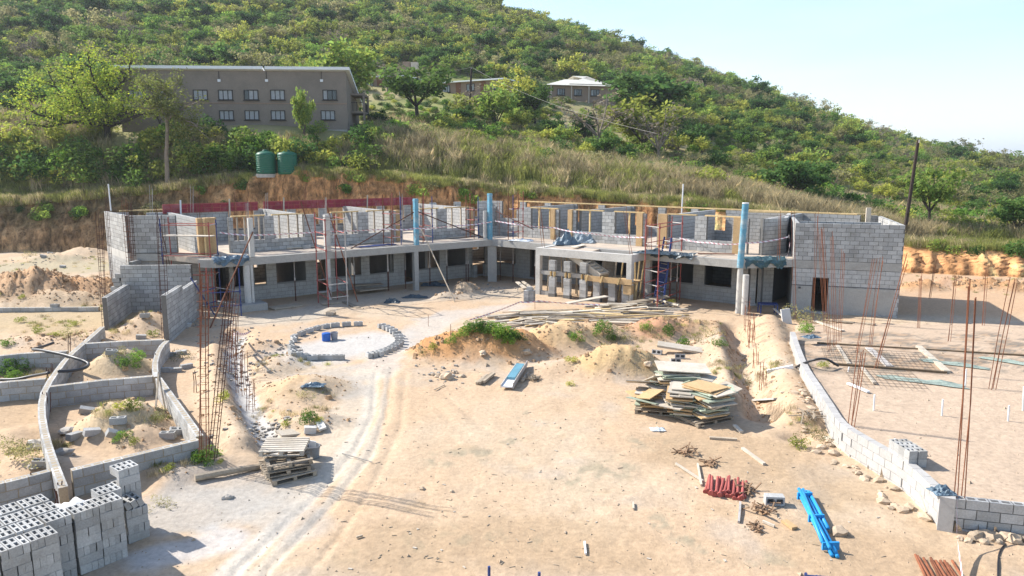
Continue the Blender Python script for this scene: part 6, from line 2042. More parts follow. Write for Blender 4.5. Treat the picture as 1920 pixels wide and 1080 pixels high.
# strip trenches with steel mesh, boards
def strip(a, b, w, m, label, name='timber_beam', th=.12, cat='beam', lift=0.0):
    A, B = ground_at(*a), ground_at(*b)
    o = MB().beam(A + Vector((0, 0, lift)), B + Vector((0, 0, lift)), w, th).build(name, m, at=A)
    return tag(o, label, cat)
M_SHUT = mat('dirty_shuttering', (.16, .115, .07), var=.3, scale=3)
strip((1532, 644), (1925, 668), .12, M_SHUT, 'rear dark shutter board set on edge across the platform', th=.13, name='edge_board')
strip((1562, 684), (1775, 700), .12, M_SHUT, 'front dark shutter board set on edge across the platform', th=.15, name='edge_board')
strip((1722, 652), (1776, 700), .22, M_WOOD_PALE, 'pale beam joining the two dark shutter boards', name='beam', th=.2)
for k, (a, b, w, m, lab) in enumerate((((1570, 650), (1592, 685), .14, M_BOARD_PALE, 'narrow pale plank on the left of the meshed bay'), ((1628, 655), (1668, 690), .26, M_GREYSTEEL, 'grey walkway plank crossing the meshed bay'),
        ((1616, 692), (1640, 722), .12, M_BOARD_PALE, 'pale plank in front of the meshed bays'), ((1590, 722), (1628, 738), .12, M_WHITE, 'white bent strip at the platform front row'), ((1528, 604), (1580, 622), .2, M_BOARD_PALE, 'pale plank near the doorway of the end block'),
        ((1560, 603), (1600, 606), .3, M_WOOD_OLD, 'dark timber lying along the end block wall'), ((1612, 606), (1640, 610), .3, M_WOOD_OLD, 'short dark timber by the right corner of the end block'))):
    strip(a, b, w, m, lab, name='plank', th=.05, cat='plank', lift=.06)
# steel mesh sheets
def mesh_sheet(pa, pb, pc, label, m, nx=9, ny=7):
    A, B, C_ = ground_at(*pa), ground_at(*pb), ground_at(*pc)
    mb = MB(); up = Vector((0, 0, .09))
    for i in range(nx): 
        q = A.lerp(B, i / (nx - 1)); mb.tube([q + up, q + (C_ - A) + up], .006, 4)
    for j in range(ny):
        q = A.lerp(C_, j / (ny - 1)); mb.tube([q + up + Vector((0, 0, .02)), q + (B - A) + up + Vector((0, 0, .02))], .006, 4)
    tag(mb.build('steel_mesh', m, at=A), label, 'mesh')
M_MESH = mat('dark_mesh_steel', (.11, .085, .065), var=.3, bump=0); M_MESHG = mat('green_netting', (.26, .31, .27), var=.3, bump=0)
mesh_sheet((1548, 680), (1620, 684), (1540, 655), 'steel mesh in the left rear bay of the platform', M_MESH)
mesh_sheet((1640, 688), (1750, 695), (1625, 660), 'steel mesh in the right rear bay of the platform', M_MESH, 12)
mesh_sheet((1600, 725), (1740, 735), (1580, 695), 'steel mesh in the front bay of the platform', M_MESH, 13)
sheet('netting', 'green shade netting along the right front bay of the platform', ground_at(1735, 720) + Vector((0, .2, .02)), 2.6, .45, .12, M_MESHG, 14, -.5, 'netting')
sheet('netting', 'green shade netting strip right of the pale beam', ground_at(1790, 685) + Vector((0, 0, .02)), 2.2, .3, .12, M_MESHG, 15, -.6, 'netting')
sheet('netting', 'green netting trailing at the right edge of the platform', ground_at(1890, 680) + Vector((0, 0, .02)), 1.8, .3, .12, M_MESHG, 16, -.8, 'netting')
sheet('netting', 'dark netting bunched on the corner pier of the platform', Vector((RP[-1].x - .05, RP[-1].y + .1, RET_Z + .04)), .5, .4, .2, M_TARP, 17, 0, 'netting')
sheet('tarpaulin', 'blue-grey sheet draped over the platform wall near the end block', ground_at(1520, 645) + Vector((0, 0, .3)), .7, .5, .2, M_TARP, 18, .3)
# standpipes
for i, (px, py, h) in enumerate(((1638, 770, 40), (1766, 780, 42), (1890, 790, 40), (1676, 848, 34), (1918, 770, 60), (1590, 697, 12), (1810, 725, 44))):
    b = ground_at(px, py); tp_ = V(px + 2, py - h * .75, b.y)
    tag(MB().cyl((b.x, b.y, b.z - .05), tp_, .024, n=8).build('standpipe', M_WHITE, at=b), 'white plastic pipe stub standing in the sand platform', 'pipe', 'white pipe stubs in the platform')
pipe('pipe', 'black hose arching over the platform wall', [(1487, 692, .25), (1505, 682, .7), (1530, 674, 1.0), (1550, 674, .95), (1572, 686, .7)], .045, M_BLACKPIPE)
strip((1438, 704), (1487, 692), .14, M_WHITE, 'white wrapped pipe end lying left of the platform wall', name='pipe_end', th=.12, cat='pipe', lift=.1)
pipe('hose', 'thin black hose trailing from the stones at the lower right', [(1885, 1020, .03), (1876, 1032, .03), (1872, 1050, .03), (1871, 1090, .03)], .018, M_BLACKPIPE, 'hose')

# stones
STN = [((1568, 990), .24, 'large white stone right of the blue pipes'), ((872, 712), 0.01, '')]
for i, ((px, py), s, lab) in enumerate((((1574, 1000), .22, 'large white stone right of the blue pipes'), ((838, 710), .26, 'biggest pale rock in the row left of the posts'), ((822, 706), .15, 'middle pale rock in the row left of the posts'),
        ((812, 703), .11, 'small rock at the left of the rock row'), ((868, 707), .13, 'brown rock at the right of the rock row'), ((853, 700), .13, 'reddish rock above the rock row'), ((989, 663), .24, 'half-buried boulder at the foot of the orange mound'),
        ((620, 590), .3, 'smooth pale boulder in front of the scaffold'), ((905, 668), .18, 'crumbly earth clod in front of the orange mound'), ((1215, 686), .2, 'pale stone on the yellow sand heap'),
        ((792, 917), .09, 'small pale stone alone in the middle of the yard'), ((847, 922), .06, 'tiny dark stone in the middle of the yard'), ((430, 934), .12, 'grey stone below the log'), ((424, 935), .1, 'second grey stone below the log'), ((1060, 1000), .05, 'tiny stone near the bottom of the yard'))):
    p = ground_at(px, py); lump('rock', lab, 'rock', (p.x, p.y, p.z + s * .15), (s, s * .85, s * .75), M_ROCK if 'grey' not in lab else M_GREYROCK, i + 40, .85, .3)
for i, (px, py, s) in enumerate(((1830, 1010, .2), (1858, 1012, .22), (1885, 1010, .17), (1870, 1018, .12), (1903, 1015, .2), (1920, 1012, .16), (1845, 1020, .1), (1800, 1012, .09), (1815, 1016, .09))):
    p = G(px, py); lump('rock', 'pale stone in the row at the foot of the dark corner wall', 'rock', (p.x, p.y, H(p.x, p.y) + s * .2), (s, s * .85, s * .8), M_ROCK, i + 70, .85, .3, 'stones at the corner wall')
for i in range(46):
    s_ = rnd.uniform(.42, .99) * ln[-1]; c, d = along(s_); o_ = Vector((d.y, -d.x)).normalized(); o_ = o_ if o_.x < 0 else -o_
    q = c + o_ * (.22 + abs(rnd.gauss(0, .38))); s = rnd.uniform(.05, .17)
    lump('rock', 'tan stone in the scatter along the foot of the curved wall', 'rock', (q.x, q.y, H(q.x, q.y) + s * .15), (s * 1.2, s * .85, s * .75), M_ROCK, i + 100, .8, .3, 'stones along the curved wall', sub=1)
# twig heaps
def twigs(label, px, py, n, r, m=M_WOOD_OLD):
    p = ground_at(px, py); mb = MB()
    for i in range(n):
        a = rnd.uniform(0, 6.28); q = p + Vector((rnd.gauss(0, r * .5), rnd.gauss(0, r * .5), rnd.uniform(.02, r * .5)))
        d = Vector((math.cos(a), math.sin(a), rnd.gauss(0, .4))) * rnd.uniform(.08, .22)
        mb.beam(q - d, q + d, .03, .025)
    tag(mb.build('offcut_heap', m, at=p), label, 'offcuts', kind='stuff')
M_ROOT = mat('root_brown', (.26, .165, .10), var=.3, scale=5)
twigs('little heap of root-brown offcuts left of the red props', 1285, 852, 18, .3, M_ROOT); twigs('second little heap of brown offcuts near the red props', 1330, 872, 14, .25, M_ROOT); twigs('heap of pale brown offcuts under the single block', 1425, 960, 22, .28, M_ROOT)
twigs('dry twigs tangled right of the teal trough', 1000, 712, 26, .25); twigs('brown offcuts behind the red props', 1400, 922, 24, .25, M_ROOT); twigs('small dark scrap heap above the blue pipes base', 1420, 992, 12, .15, M_ROOT)
twigs('stick rubble at the bend of the curved wall', 1515, 785, 26, .35)
for k, (a, b, w, m, lab) in enumerate((((1392, 843), (1433, 873), .09, M_BOARD_PALE, 'white batten lying alone right of the offcut heaps'), ((1267, 872), (1318, 905), .05, M_BOARD_PALE, 'long thin white batten left of the red props'), ((1308, 873), (1315, 912), .05, M_WOOD_PALE, 'thin batten crossing the long white one'),
        ((1388, 945), (1385, 982), .05, M_GREYSTEEL, 'grey tube below the red props'), ((1430, 980), (1452, 990), .05, M_BOARD_PALE, 'small white splinter below the single block'), ((1470, 980), (1490, 994), .15, M_PLY, 'orange-brown board scrap near the blue pipes'),
        ((1377, 800), (1390, 812), .12, M_WOOD_PALE, 'small pale block of wood before the board stack'), ((1330, 823), (1382, 826), .1, M_WOOD_OLD, 'grey batten in the shadow of the board stack'), ((1548, 822), (1590, 850), .16, M_WOOD_PALE, 'pale board lying by the pit at the curved wall'),
        ((1715, 930), (1742, 965), .16, M_WOOD_PALE, 'pale pole lying along the lower curved wall'), ((814, 733), (834, 724), .03, M_WOOD_OLD, 'thin stick in front of the rock row'), ((1096, 1020), (1098, 1042), .04, M_WHITE, 'white splinter near the bottom middle'),
        ((1187, 945), (1188, 957), .04, M_WOOD_PALE, 'small pale splinter in the lower middle of the yard'), ((668, 1011), (680, 1008), .04, M_WOOD_OLD, 'short dark stick at the lower left of the yard'), ((642, 853), (698, 869), .02, M_WIRE, 'thin wire lying across the pale track'),
        ((1415, 752), (1455, 754), .2, M_CONC_LT, 'pale concrete strip at the bottom of the trench'))):
    strip(a, b, w, m, lab, name='batten', th=min(w, .06), cat='batten', lift=.04)
sheet('plastic_scrap', 'torn blue-grey plastic scrap in front of the board stack', ground_at(1233, 806), .45, .3, .08, M_TARP_LT, 31, 0, 'plastic')
sheet('plastic_scrap', 'crumpled blue plastic beside the left trench', ground_at(587, 724), .8, .45, .14, M_TARP, 32, 0, 'plastic')
sheet('plastic_scrap', 'crumpled dark plastic in the shade left of the middle column', ground_at(735, 567), .9, .6, .3, M_TARP_DK, 33, 0, 'plastic')
sheet('plastic_scrap', 'long crumpled blue plastic in the shade near the blue form', ground_at(778, 558), 1.5, .5, .25, M_TARP_DK, 34, 0, 'plastic')
sheet('plastic_scrap', 'blue sheeting bundled under the veranda', ground_at(815, 535), 1.8, .9, .4, M_TARP_DK, 35, 0, 'plastic')
# pebbles and clods: nobody could count them
mb = MB()
for i in range(900):
    f = rnd.random()
    px = rnd.uniform(-40, 1960); py = 545 + 560 * rnd.random() ** .8
    p = G(px, py); z = H(p.x, p.y)
    if z > .5 and not inside_poly(np.array([p.x]), np.array([p.y]), PLAT)[0] and rnd.random() < .3: continue
    s = rnd.uniform(.008, .03) * (1 + (py < 700) * .9) * (2.2 if rnd.random() < .06 else 1)
    mb.add([(p.x + s * rnd.uniform(.7, 1.4), p.y, z), (p.x - s * .6, p.y + s, z), (p.x - s * .6, p.y - s * rnd.uniform(.7, 1.2), z), (p.x + rnd.uniform(-.3, .3) * s, p.y, z + s * rnd.uniform(.8, 1.3))], [(0, 1, 3), (1, 2, 3), (2, 0, 3)])
o = mb.build('pebbles', M_ROCK); tag(o, 'small stones and clods strewn over the sandy yard', 'pebbles', kind='stuff')
# clods lying on and round the heaps of earth
M_CLOD = mat('earth_clods', (.40, .26, .15), var=.3, scale=1.2, bump=.2)
mb = MB()
def clod(x, y, z, s):
    k = len(mb.v); pts = []
    for i in range(5):
        a = 1.2566 * i + rnd.uniform(-.3, .3); r_ = s * rnd.uniform(.7, 1.2); pts.append((x + math.cos(a) * r_, y + math.sin(a) * r_, z - s * .2))
    for i in range(4):
        a = 1.5708 * i + rnd.uniform(-.3, .3); r_ = s * rnd.uniform(.4, .75); pts.append((x + math.cos(a) * r_, y + math.sin(a) * r_, z + s * rnd.uniform(.5, .9)))
    mb.add(pts, [(0, 1, 5), (1, 6, 5), (1, 2, 6), (2, 3, 7), (2, 7, 6), (3, 4, 7), (4, 8, 7), (4, 0, 8), (0, 5, 8), (5, 6, 7, 8)])
for c, rx, ry, h, rg in HEAPS_W:
    if h < .3 or c.y > 50: continue
    for i in range(int(110 * rx * ry * (.5 + rg * 2) / 1.6)):
        a = rnd.uniform(0, 6.28); q_ = rnd.uniform(.15, 1.35) ** .8
        x_, y_ = c.x + math.cos(a) * q_ * rx, c.y + ry * .6 + math.sin(a) * q_ * ry
        s_ = min(.14, .018 * math.exp(rnd.gauss(.35, .6))) * (1 + .02 * max(0, y_ - 20))
        clod(x_, y_, H(x_, y_), s_)
for pts, w, h in RIDGES_W[:5]:
    for i in range(150):
        a, b = rnd.choice(list(zip(pts, pts[1:]))); q_ = a.lerp(b, rnd.random()); x_, y_ = q_.x + rnd.gauss(0, w * .7), q_.y + rnd.gauss(0, w * .5)
        clod(x_, y_, H(x_, y_), .022 * math.exp(rnd.gauss(.2, .55)))
tag(mb.build('earth_clods', M_CLOD), 'crumbled clods of earth on and around the dug heaps', 'clods', kind='stuff')
mb = MB()
for c, r, n in ((G(450, 690), 1.3, 90), (G(500, 800), .7, 60), (G(100, 488), 2.5, 60), (G(350, 610), .8, 40), (G(520, 660), 1.0, 50), (G(930, 545), 1.6, 60), (G(830, 700), .8, 40), (G(440, 630), .9, 50)):
    for i in range(n):
        x, y = c.x + rnd.gauss(0, r * .6), c.y + rnd.gauss(0, r * .8); z = H(x, y); s = rnd.uniform(.03, .1)
        mb.box((x, y, z + s * .3), (s * 1.6, s, s * .8), rnd.uniform(0, 3))
o = mb.build('rubble', M_GREYROCK); tag(o, 'broken grey block rubble in the trench and by the walls', 'rubble', kind='stuff')

# weeds
W_BUSH = [bush_mesh('weed_a', 201, .5, .42, 900, .04, LF_FRESH, 6), bush_mesh('weed_b', 202, .26, .3, 420, .032, LF_YEL, 5), bush_mesh('weed_c', 203, .3, .4, 420, .03, LF_OLIVE, 6)]
def weed(px, py, k, s, label, group=None):
    p = ground_at(px, py); o = link_obj('weed', W_BUSH[k], None, p + Vector((0, 0, -.03))); o.scale = (s, s, s * rnd.uniform(.8, 1.15)); o.rotation_euler = (0, 0, rnd.uniform(0, 6)); tag(o, label, 'weed', group)
for px, py, s in ((868, 628, .9), (862, 634, .7), (886, 622, 1.0), (898, 626, 1.1), (905, 618, .9), (918, 622, 1.2), (930, 626, 1.25), (938, 634, 1.0), (952, 632, 1.1), (960, 640, .9), (968, 636, .8), (850, 644, .8), (955, 648, .7), (975, 645, .7)):
    weed(px, py, 0, s * .85, 'lush green weed clump on top of the orange mound', 'weeds on the orange mound')
for px, py, k, s in ((1078, 642, 0, .8), (1125, 625, 0, 1.0), (1140, 632, 2, 1.2), (1150, 640, 0, .6), (1213, 622, 0, .7), (1250, 630, 0, .8), (1235, 635, 2, 1.0), (1285, 648, 0, .8), (1310, 640, 2, 1.0), (1335, 630, 2, 1.1), (1350, 650, 0, .7), (1070, 682, 1, .9), (1068, 722, 1, .6), (1165, 640, 2, .9), (1380, 690, 2, .8), (1400, 720, 2, .7)):
    weed(px, py, k, s, 'low weed on the sandy mounds behind the board stack', 'weeds on the right mounds')
for px, py, k, s in ((237, 690, 0, .9), (262, 672, 0, .8), (222, 670, 2, .9), (20, 700, 0, 1.2), (30, 710, 0, .8), (13, 650, 0, .7), (75, 625, 1, 1.0), (105, 630, 1, .8), (142, 612, 1, .9), (40, 605, 1, 1.0), (132, 632, 2, 1.2), (228, 826, 0, .6), (253, 765, 1, 1.0), (225, 765, 1, .7), (290, 790, 2, 1.0), (255, 832, 1, .6), (40, 870, 2, 1.6), (25, 850, 2, 1.4), (345, 672, 2, 1.0), (288, 630, 1, 1.0),
                     (392, 862, 0, .8), (373, 868, 0, .7), (320, 885, 1, .7), (425, 750, 1, 1.0), (575, 745, 2, .8), (583, 790, 0, .8), (600, 790, 1, .6), (535, 800, 1, .8), (415, 868, 1, .5), (305, 950, 2, .7), (800, 665, 2, .9), (815, 655, 1, .8), (1510, 605, 2, 2.2), (1515, 622, 0, 1.0), (1545, 690, 1, .8), (1500, 838, 1, 1.0), (1530, 825, 2, 1.0), (1260, 568, 1, .9), (1240, 575, 1, .7), (45, 560, 1, .8), (150, 470, 1, 1.2), (60, 480, 2, 1.4)):
    weed(px, py, k, s, 'small weed among the foundations and earth heaps of the yard', 'small weeds in the yard')
# creepers on the bank edge
for i in range(26):
    t_ = rng.uniform(-.7, .72); y_ = float(bank_y(np.array([t_]))[0]) + BANKW * rng.uniform(.55, 1.0); x_ = t_ * y_
    o = link_obj('creeper', SHRUBS[int(rng.choice([0, 2, 3, 4]))], None, (x_, y_ - .25, H(x_, y_) - .5)); q = rng.uniform(.4, .8); o.scale = (q * 1.3, q * .7, q); tag(o, 'shrub hanging over the edge of the cut bank', 'shrub', 'shrubs on the bank edge')

# thin dry grass over the rough ground
gx = []; 
for cx, cy, r_, n_ in ((60, 600, 7, 420), (120, 500, 9, 420), (150, 620, 3.5, 160), (30, 860, 1.5, 60), (30, 700, 2, 70), (560, 760, 1.6, 70), (540, 690, 1.6, 60), (1300, 640, 2.6, 130), (1150, 640, 2.4, 90), (1400, 700, 1.5, 70), (1520, 800, .8, 40), (260, 800, 1.2, 40), (1820, 525, 8, 160), (350, 905, 1.2, 40), (890, 640, 2.0, 60), (1000, 640, 2, 50)):
    c_ = G(cx, cy)
    for i in range(n_):
        a_ = rng.uniform(0, 6.28); q_ = r_ * math.sqrt(rng.random())
        gx.append((c_.x + math.cos(a_) * q_, c_.y + math.sin(a_) * q_ * .8))
gx = np.array(gx); gx = gx[(gx[:, 1] - bank_y(gx[:, 0] / gx[:, 1])) < -.5]
bld = inside_poly(gx[:, 0], gx[:, 1], [(-26, 47), (-22.6, 42), (-15, 39.5), (-1.4, 50), (12.5, 39), (21, 37.5), (24, 48), (0, 68), (-14, 60)]) | inside_poly(gx[:, 0], gx[:, 1], PLAT)
gx = gx[~bld]
keepm = rng.random(len(gx)) < smooth(-.12, .2, fbm(gx[:, 0] * .8, gx[:, 1] * .8, 301, 3)) * .8
gx = gx[keepm]
q = rng.uniform(.16, .42, len(gx))
scatter('yard_grass', [tproto[0], tproto[1]], np.stack([gx[:, 0], gx[:, 1], hgt(gx[:, 0], gx[:, 1]) - .01], 1), rng.uniform(0, 6.28, len(gx)), np.stack([q * 1.3, q * 1.3, q], 1), (rng.random(len(gx)) < .55).astype(int),
        'thin dry grass sprouting over the rough ground of the yard', 'grass')

# litter: splinters and scraps trodden into the yard
mb = MB()
for i in range(220):
    px, py = rnd.uniform(500, 1780), 690 + 380 * rnd.random()
    p = G(px, py); z = H(p.x, p.y); a = rnd.uniform(0, 3.14); ln_ = rnd.uniform(.03, .16)
    if rnd.random() < .5 and not (700 < px < 1500): continue
    mb.box((p.x, p.y, z + .008), (ln_, rnd.uniform(.008, .025), .012), a)
tag(mb.build('litter', M_WOOD_OLD), 'splinters and scraps trodden into the yard', 'litter', kind='stuff')
mb = MB()
for i in range(60):
    p = G(rnd.uniform(420, 1780), 700 + 370 * rnd.random()); z = H(p.x, p.y)
    mb.box((p.x, p.y, z + .01), (rnd.uniform(.03, .1), rnd.uniform(.02, .05), .015), rnd.uniform(0, 3))
tag(mb.build('scraps', M_BOARD_PALE), 'small pale scraps scattered over the yard', 'litter', kind='stuff')
# ================================================================== reinforcement, scaffolds, forms on the building
def cage(label, bx, by, tx, ty, n=4, w=.22, d=.22, links=True, m=M_RUST, r=.012, z0=None, splay=0.0, group=None, name='rebar_cage', base=None, every=.22, zlink=None):
    """Upright column reinforcement: bars with ties, foot at a pixel, top towards another pixel."""
    b = base if base is not None else ground_at(bx, by)
    if z0 is not None: b = Vector((b.x, b.y, z0))
    tp_ = V(tx, ty, b.y)
    t = thing(name, label, 'rebar', b, group)
    k = 0
    offs = [(-w / 2, -d / 2), (w / 2, -d / 2), (w / 2, d / 2), (-w / 2, d / 2), (0, -d / 2), (0, d / 2)][:n]
    for ox, oy in offs:
        e = tp_ + Vector((ox * (1 + splay) + rnd.gauss(0, .03), oy * (1 + splay), rnd.uniform(-.35, .1)))
        mid = (b + e) / 2 + Vector((ox * .5 + rnd.gauss(0, .025), oy * .5, 0))
        MB().tube([b + Vector((ox, oy, -.1)), mid, e], r, 5).build('bar', m, t)
    if links:
        H_ = (tp_.z - b.z) * (zlink or .9); z = .2
        while z < H_:
            f = z / (tp_.z - b.z); c = b.lerp(tp_, f); mb = MB()
            ww, dd = w * (1 + splay * f) + .03, d * (1 + splay * f) + .03
            q = [c + Vector((sx * ww / 2, sy * dd / 2, 0)) for sx, sy in ((-1, -1), (1, -1), (1, 1), (-1, 1))]
            for i in range(4): mb.cyl(q[i], q[(i + 1) % 4], .006, n=4)
            mb.build('tie', m, t); z += every
M_RUSTDK = mat('dark_rusty_steel', (.085, .038, .028), var=.3, scale=4, rough=.8, bump=0)
cage('tall rusty rebar cage at the near corner of the foundations', 382, 866, 380, 492, 4, .2, .18, m=M_RUST)
cage('tall leaning rebar cage just right of the near foundation corner', 397, 862, 432, 520, 4, .16, .18, m=M_RUSTDK)
cage('rusty rebar cage rising in the white-bottomed trench near the plinth', 428, 660, 436, 540, 4, .3, .3, splay=.4)
for i, (bx, by, tx, ty) in enumerate(((437, 700, 438, 610), (450, 735, 448, 655), (470, 770, 470, 702), (440, 672, 440, 590), (456, 722, 455, 665))):
    cage('short rusty starter bars standing in the white-bottomed trench', bx, by, tx, ty, 4, .22, .22, group='starter bars in the left trench', links=i in (2, 0), every=.3)
cage('tall dark rebar cage at the left end of the building front', 197, 612, 186, 398, 4, .18, .18, m=M_RUSTDK)
cage('dark rebar cage against the left corner of the end block', 212, 560, 198, 345, 4, .1, .1, m=M_RUSTDK, links=True, every=.5)
cage('rebar cage clamped to the near end of the high side wall', 311, 640, 300, 402, 4, .24, .2, m=M_RUSTDK)
cage('dark rebar cage in front of the end block front wall', 252, 478, 243, 372, 4, .16, .2, m=M_RUSTDK, base=Vector((*V(250, 478, 42.0).xy, SLAB - .3)))
cage('thin rebar cage on the lit side wall corner', 240, 480, 232, 372, 4, .25, .2, m=M_RUST, base=Vector((*V(242, 478, 42.0).xy, SLAB - .4)), every=.3)
cage('dark bars rising behind the left scaffold', 330, 470, 290, 385, 3, .1, .1, m=M_RUSTDK, base=Vector((*V(316, 478, 41.2).xy, SLAB - .6)), links=False)
for i, (px, py) in enumerate(((130, 645), (90, 700), (98, 699), (58, 910), (107, 930), (112, 930), (83, 752), (92, 755), (290, 675), (366, 720))):
    b = G(px, py + 8, .3)
    cage('short dark starter bars in the top of a foundation wall', 0, 0, px - 1, py - 24, 2, .09, .05, m=M_RUSTDK, group='starter bars in the foundations', links=False, base=Vector((b.x, b.y, .25)), r=.014)
# right side
cage('tall rusty bars standing in the curved platform wall near its middle', 1593, 838, 1618, 640, 4, .1, .12, links=False, base=Vector((*G(1590, 838).xy, 0)))
cage('tallest rusty bars at the lower right corner of the platform', 1802, 925, 1822, 530, 4, .16, .14, links=False, base=Vector((*G(1800, 930, RET_Z).xy, .5)), r=.012)
cage('slanting rusty bars near the right edge of the platform', 1860, 730, 1902, 520, 4, .14, .14, links=False)
cage('leaning rusty bars in the platform bay near the end block', 1640, 690, 1700, 470, 3, .1, .1, links=False)
cage('rusty bars by the shaded ground right of the end block', 1721, 615, 1726, 510, 3, .12, .12, links=False)
cage('rusty bars right of the end block against the bank', 1742, 560, 1752, 490, 3, .12, .12, links=False)
for i, (bx, by, tx, ty) in enumerate(((1522, 604, 1530, 395), (1547, 622, 1536, 425), (1565, 650, 1560, 435), (1573, 640, 1582, 460), (1605, 660, 1640, 470), (1630, 650, 1652, 478), (1555, 660, 1540, 430), (1490, 600, 1486, 392), (1778, 640, 1790, 520), (1842, 610, 1850, 500))):
    cage('thin rusty bars rising in front of the right end block', bx, by, tx, ty, 3, .12, .14, links=False, group='bars in front of the right end block', r=.010)
for i, (bx, by, tx, ty) in enumerate(((1400, 620, 1402, 560), (1408, 650, 1410, 600), (1417, 690, 1417, 645), (1430, 730, 1432, 680), (1408, 640, 1410, 590))):
    cage('short rusty starter bars standing in the right trench', bx, by, tx, ty, 4, .18, .18, group='starter bars in the right trench', links=True, every=.3)
# starter bars on the slab
for i, (px, ytop) in enumerate(((1010, 378), (1170, 388), (1212, 392), (1462, 395), (1040, 440), (1220, 400))):
    s = sr(px, 440, DR * .6); p = Rr(s, DR * .6)
    if px in (1010, 1170): p = pp(.3 if px == 1010 else PL_ - .2, .3)
    cage('rusty column bars standing on the upper slab of the right wing', 0, 0, px, ytop, 3, .14, .12, links=False, group='column bars on the right wing slab', base=Vector((p.x, p.y, SLAB - .02)), r=.013)
for i, (px, ytop) in enumerate(((462, 372), (468, 375), (610, 365), (572, 352), (500, 360), (440, 358), (360, 350), (372, 352), (283, 350), (735, 360), (752, 362), (935, 372))):
    off = .3 if px in (462, 468, 610) else DL + RL - .4
    if px > 700: off = DL * .5
    s = sl(px, 430, off); p = L(s, off)
    cage('rusty column bars standing on the upper slab of the left wing', 0, 0, px, ytop, 3, .1, .1, links=False, group='column bars on the left wing slab', base=Vector((p.x, p.y, SLAB - .02)), r=.012, m=M_RUST if i % 2 else M_GREYSTEEL)

# blue column forms
def blue_form(label, fn, s, off, ytop, square):
    p = fn(s, off); z1 = ztop(ytop, p.y)
    t = thing('column_form', label, 'formwork', (p.x, p.y, SLAB))
    if square:
        MB().box((p.x, p.y, (SLAB - .03 + z1) / 2), (.26, .26, z1 - SLAB + .06), .65).build('casing', M_LTBLUE, t)
        for k in range(6):
            z = SLAB + .2 + k * (z1 - SLAB - .3) / 5
            MB().box((p.x, p.y, z), (.29, .29, .05), .65).build('clamp_band', M_LTBLUE, t)
    else:
        MB().cyl((p.x, p.y, SLAB - .42), (p.x + .12, p.y, z1), .17, n=20).build('casing', M_LTBLUE, t)
        for k in range(13):
            f = k / 12; z = SLAB - .35 + f * (z1 - SLAB + .3); x = p.x + .12 * (z - SLAB + .42) / (z1 - SLAB + .42)
            MB().cyl((x, p.y, z), (x + .002, p.y, z + .03), .183, n=20).build('clamp_band', M_LTBLUE, t)
        MB().cyl((p.x + .121, p.y, z1), (p.x + .122, p.y, z1 + .06), .175, n=20).build('rim', M_WHITE, t)
blue_form('light blue square column form on the left wing slab edge', L, sl(780, 420, .1), .1, 373, True)
blue_form('light blue square column form at the inner corner of the building', L, .05, .15, 363, True)
blue_form('light blue round column form in front of the right wing', Rr, sr(1392, 430, .05), .0, 382, False)
p = APEX + Vector((-.22, .1)); tag(MB().cyl((p.x - .25, p.y, SLAB), (p.x - .25, p.y, SLAB + 1.95), .12, n=14).build('concrete_post', M_CONC_LT, at=(p.x - .25, p.y, SLAB)), 'pale concrete post beside the blue form at the inner corner', 'post')

# scaffolds
def scaffold(label, corners, ztops, z0s, lifts, mu, ml, plank_z=None, brace=True, r=.032):
    c = sum((Vector(q) for q in corners), Vector((0, 0))) / len(corners)
    t = thing('scaffold', label, 'scaffold', (c.x, c.y, min(z0s)))
    P = [Vector(q) for q in corners]; n = len(P)
    for i, q in enumerate(P):
        MB().cyl((q.x, q.y, z0s[i]), (q.x, q.y, ztops[i]), r, n=8).build('upright', mu[i % len(mu)], t)
        k = MB()
        for z in lifts:
            k.cyl((q.x, q.y, z - .06), (q.x, q.y, z + .06), r * 1.8, n=8)
        k.build('coupler', mu[i % len(mu)], t)
    for z in lifts:
        for i in range(n):
            a, b = P[i], P[(i + 1) % n]
            MB().cyl((*a, z), (*b, z), r * .8, n=6).build('ledger', ml[i % len(ml)], t)
    if brace:
        for i in range(0, n, 2):
            a, b = P[i], P[(i + 1) % n]
            MB().cyl((*a, lifts[0]), (*b, lifts[-1]), r * .7, n=6).build('brace', ml[0], t)
    if plank_z:
        a = (P[0] + P[-1]) / 2; b = (P[1] + P[2]) / 2
        MB().beam((*a, plank_z), (*b, plank_z), .5, .05).build('plank', M_BOARD_PALE, t)
def at_xy(px, Y): return V(px, 500, Y).xy
scaffold('blue and red scaffold at the left end with a pale plank', [at_xy(306, 40.4), at_xy(396, 40.0), at_xy(410, 41.2), at_xy(322, 41.6)], [5.1, 4.95, 5.0, 5.1], [0.0] * 4, (1.1, 2.0, 3.05, 4.75), [M_BLUESTEEL, M_REDSTEEL], [M_REDSTEEL, M_GREYSTEEL], plank_z=4.12, brace=False)
scaffold('rusty and blue scaffold tower under the left wing end', [at_xy(374, 38.4), at_xy(386, 38.0), at_xy(447, 38.6), at_xy(402, 39.8)], [2.9, 2.7, 2.6, 2.6], [0.0] * 4, (.6, 1.35), [M_RUST, M_REDSTEEL, M_BLUESTEEL], [M_GREYSTEEL, M_BLUESTEEL], brace=False)
scaffold('red scaffold tower round the second veranda column', [G(597, 568).xy, G(616, 579).xy, G(652, 574).xy, G(633, 562).xy], [5.35, 5.0, 5.1, 5.2], [0.0] * 4, (.6, 1.35, 3.3, 4.2, 5.0), [M_REDSTEEL, M_REDSTEEL, M_GREYSTEEL], [M_REDSTEEL, M_GREYSTEEL], brace=False)
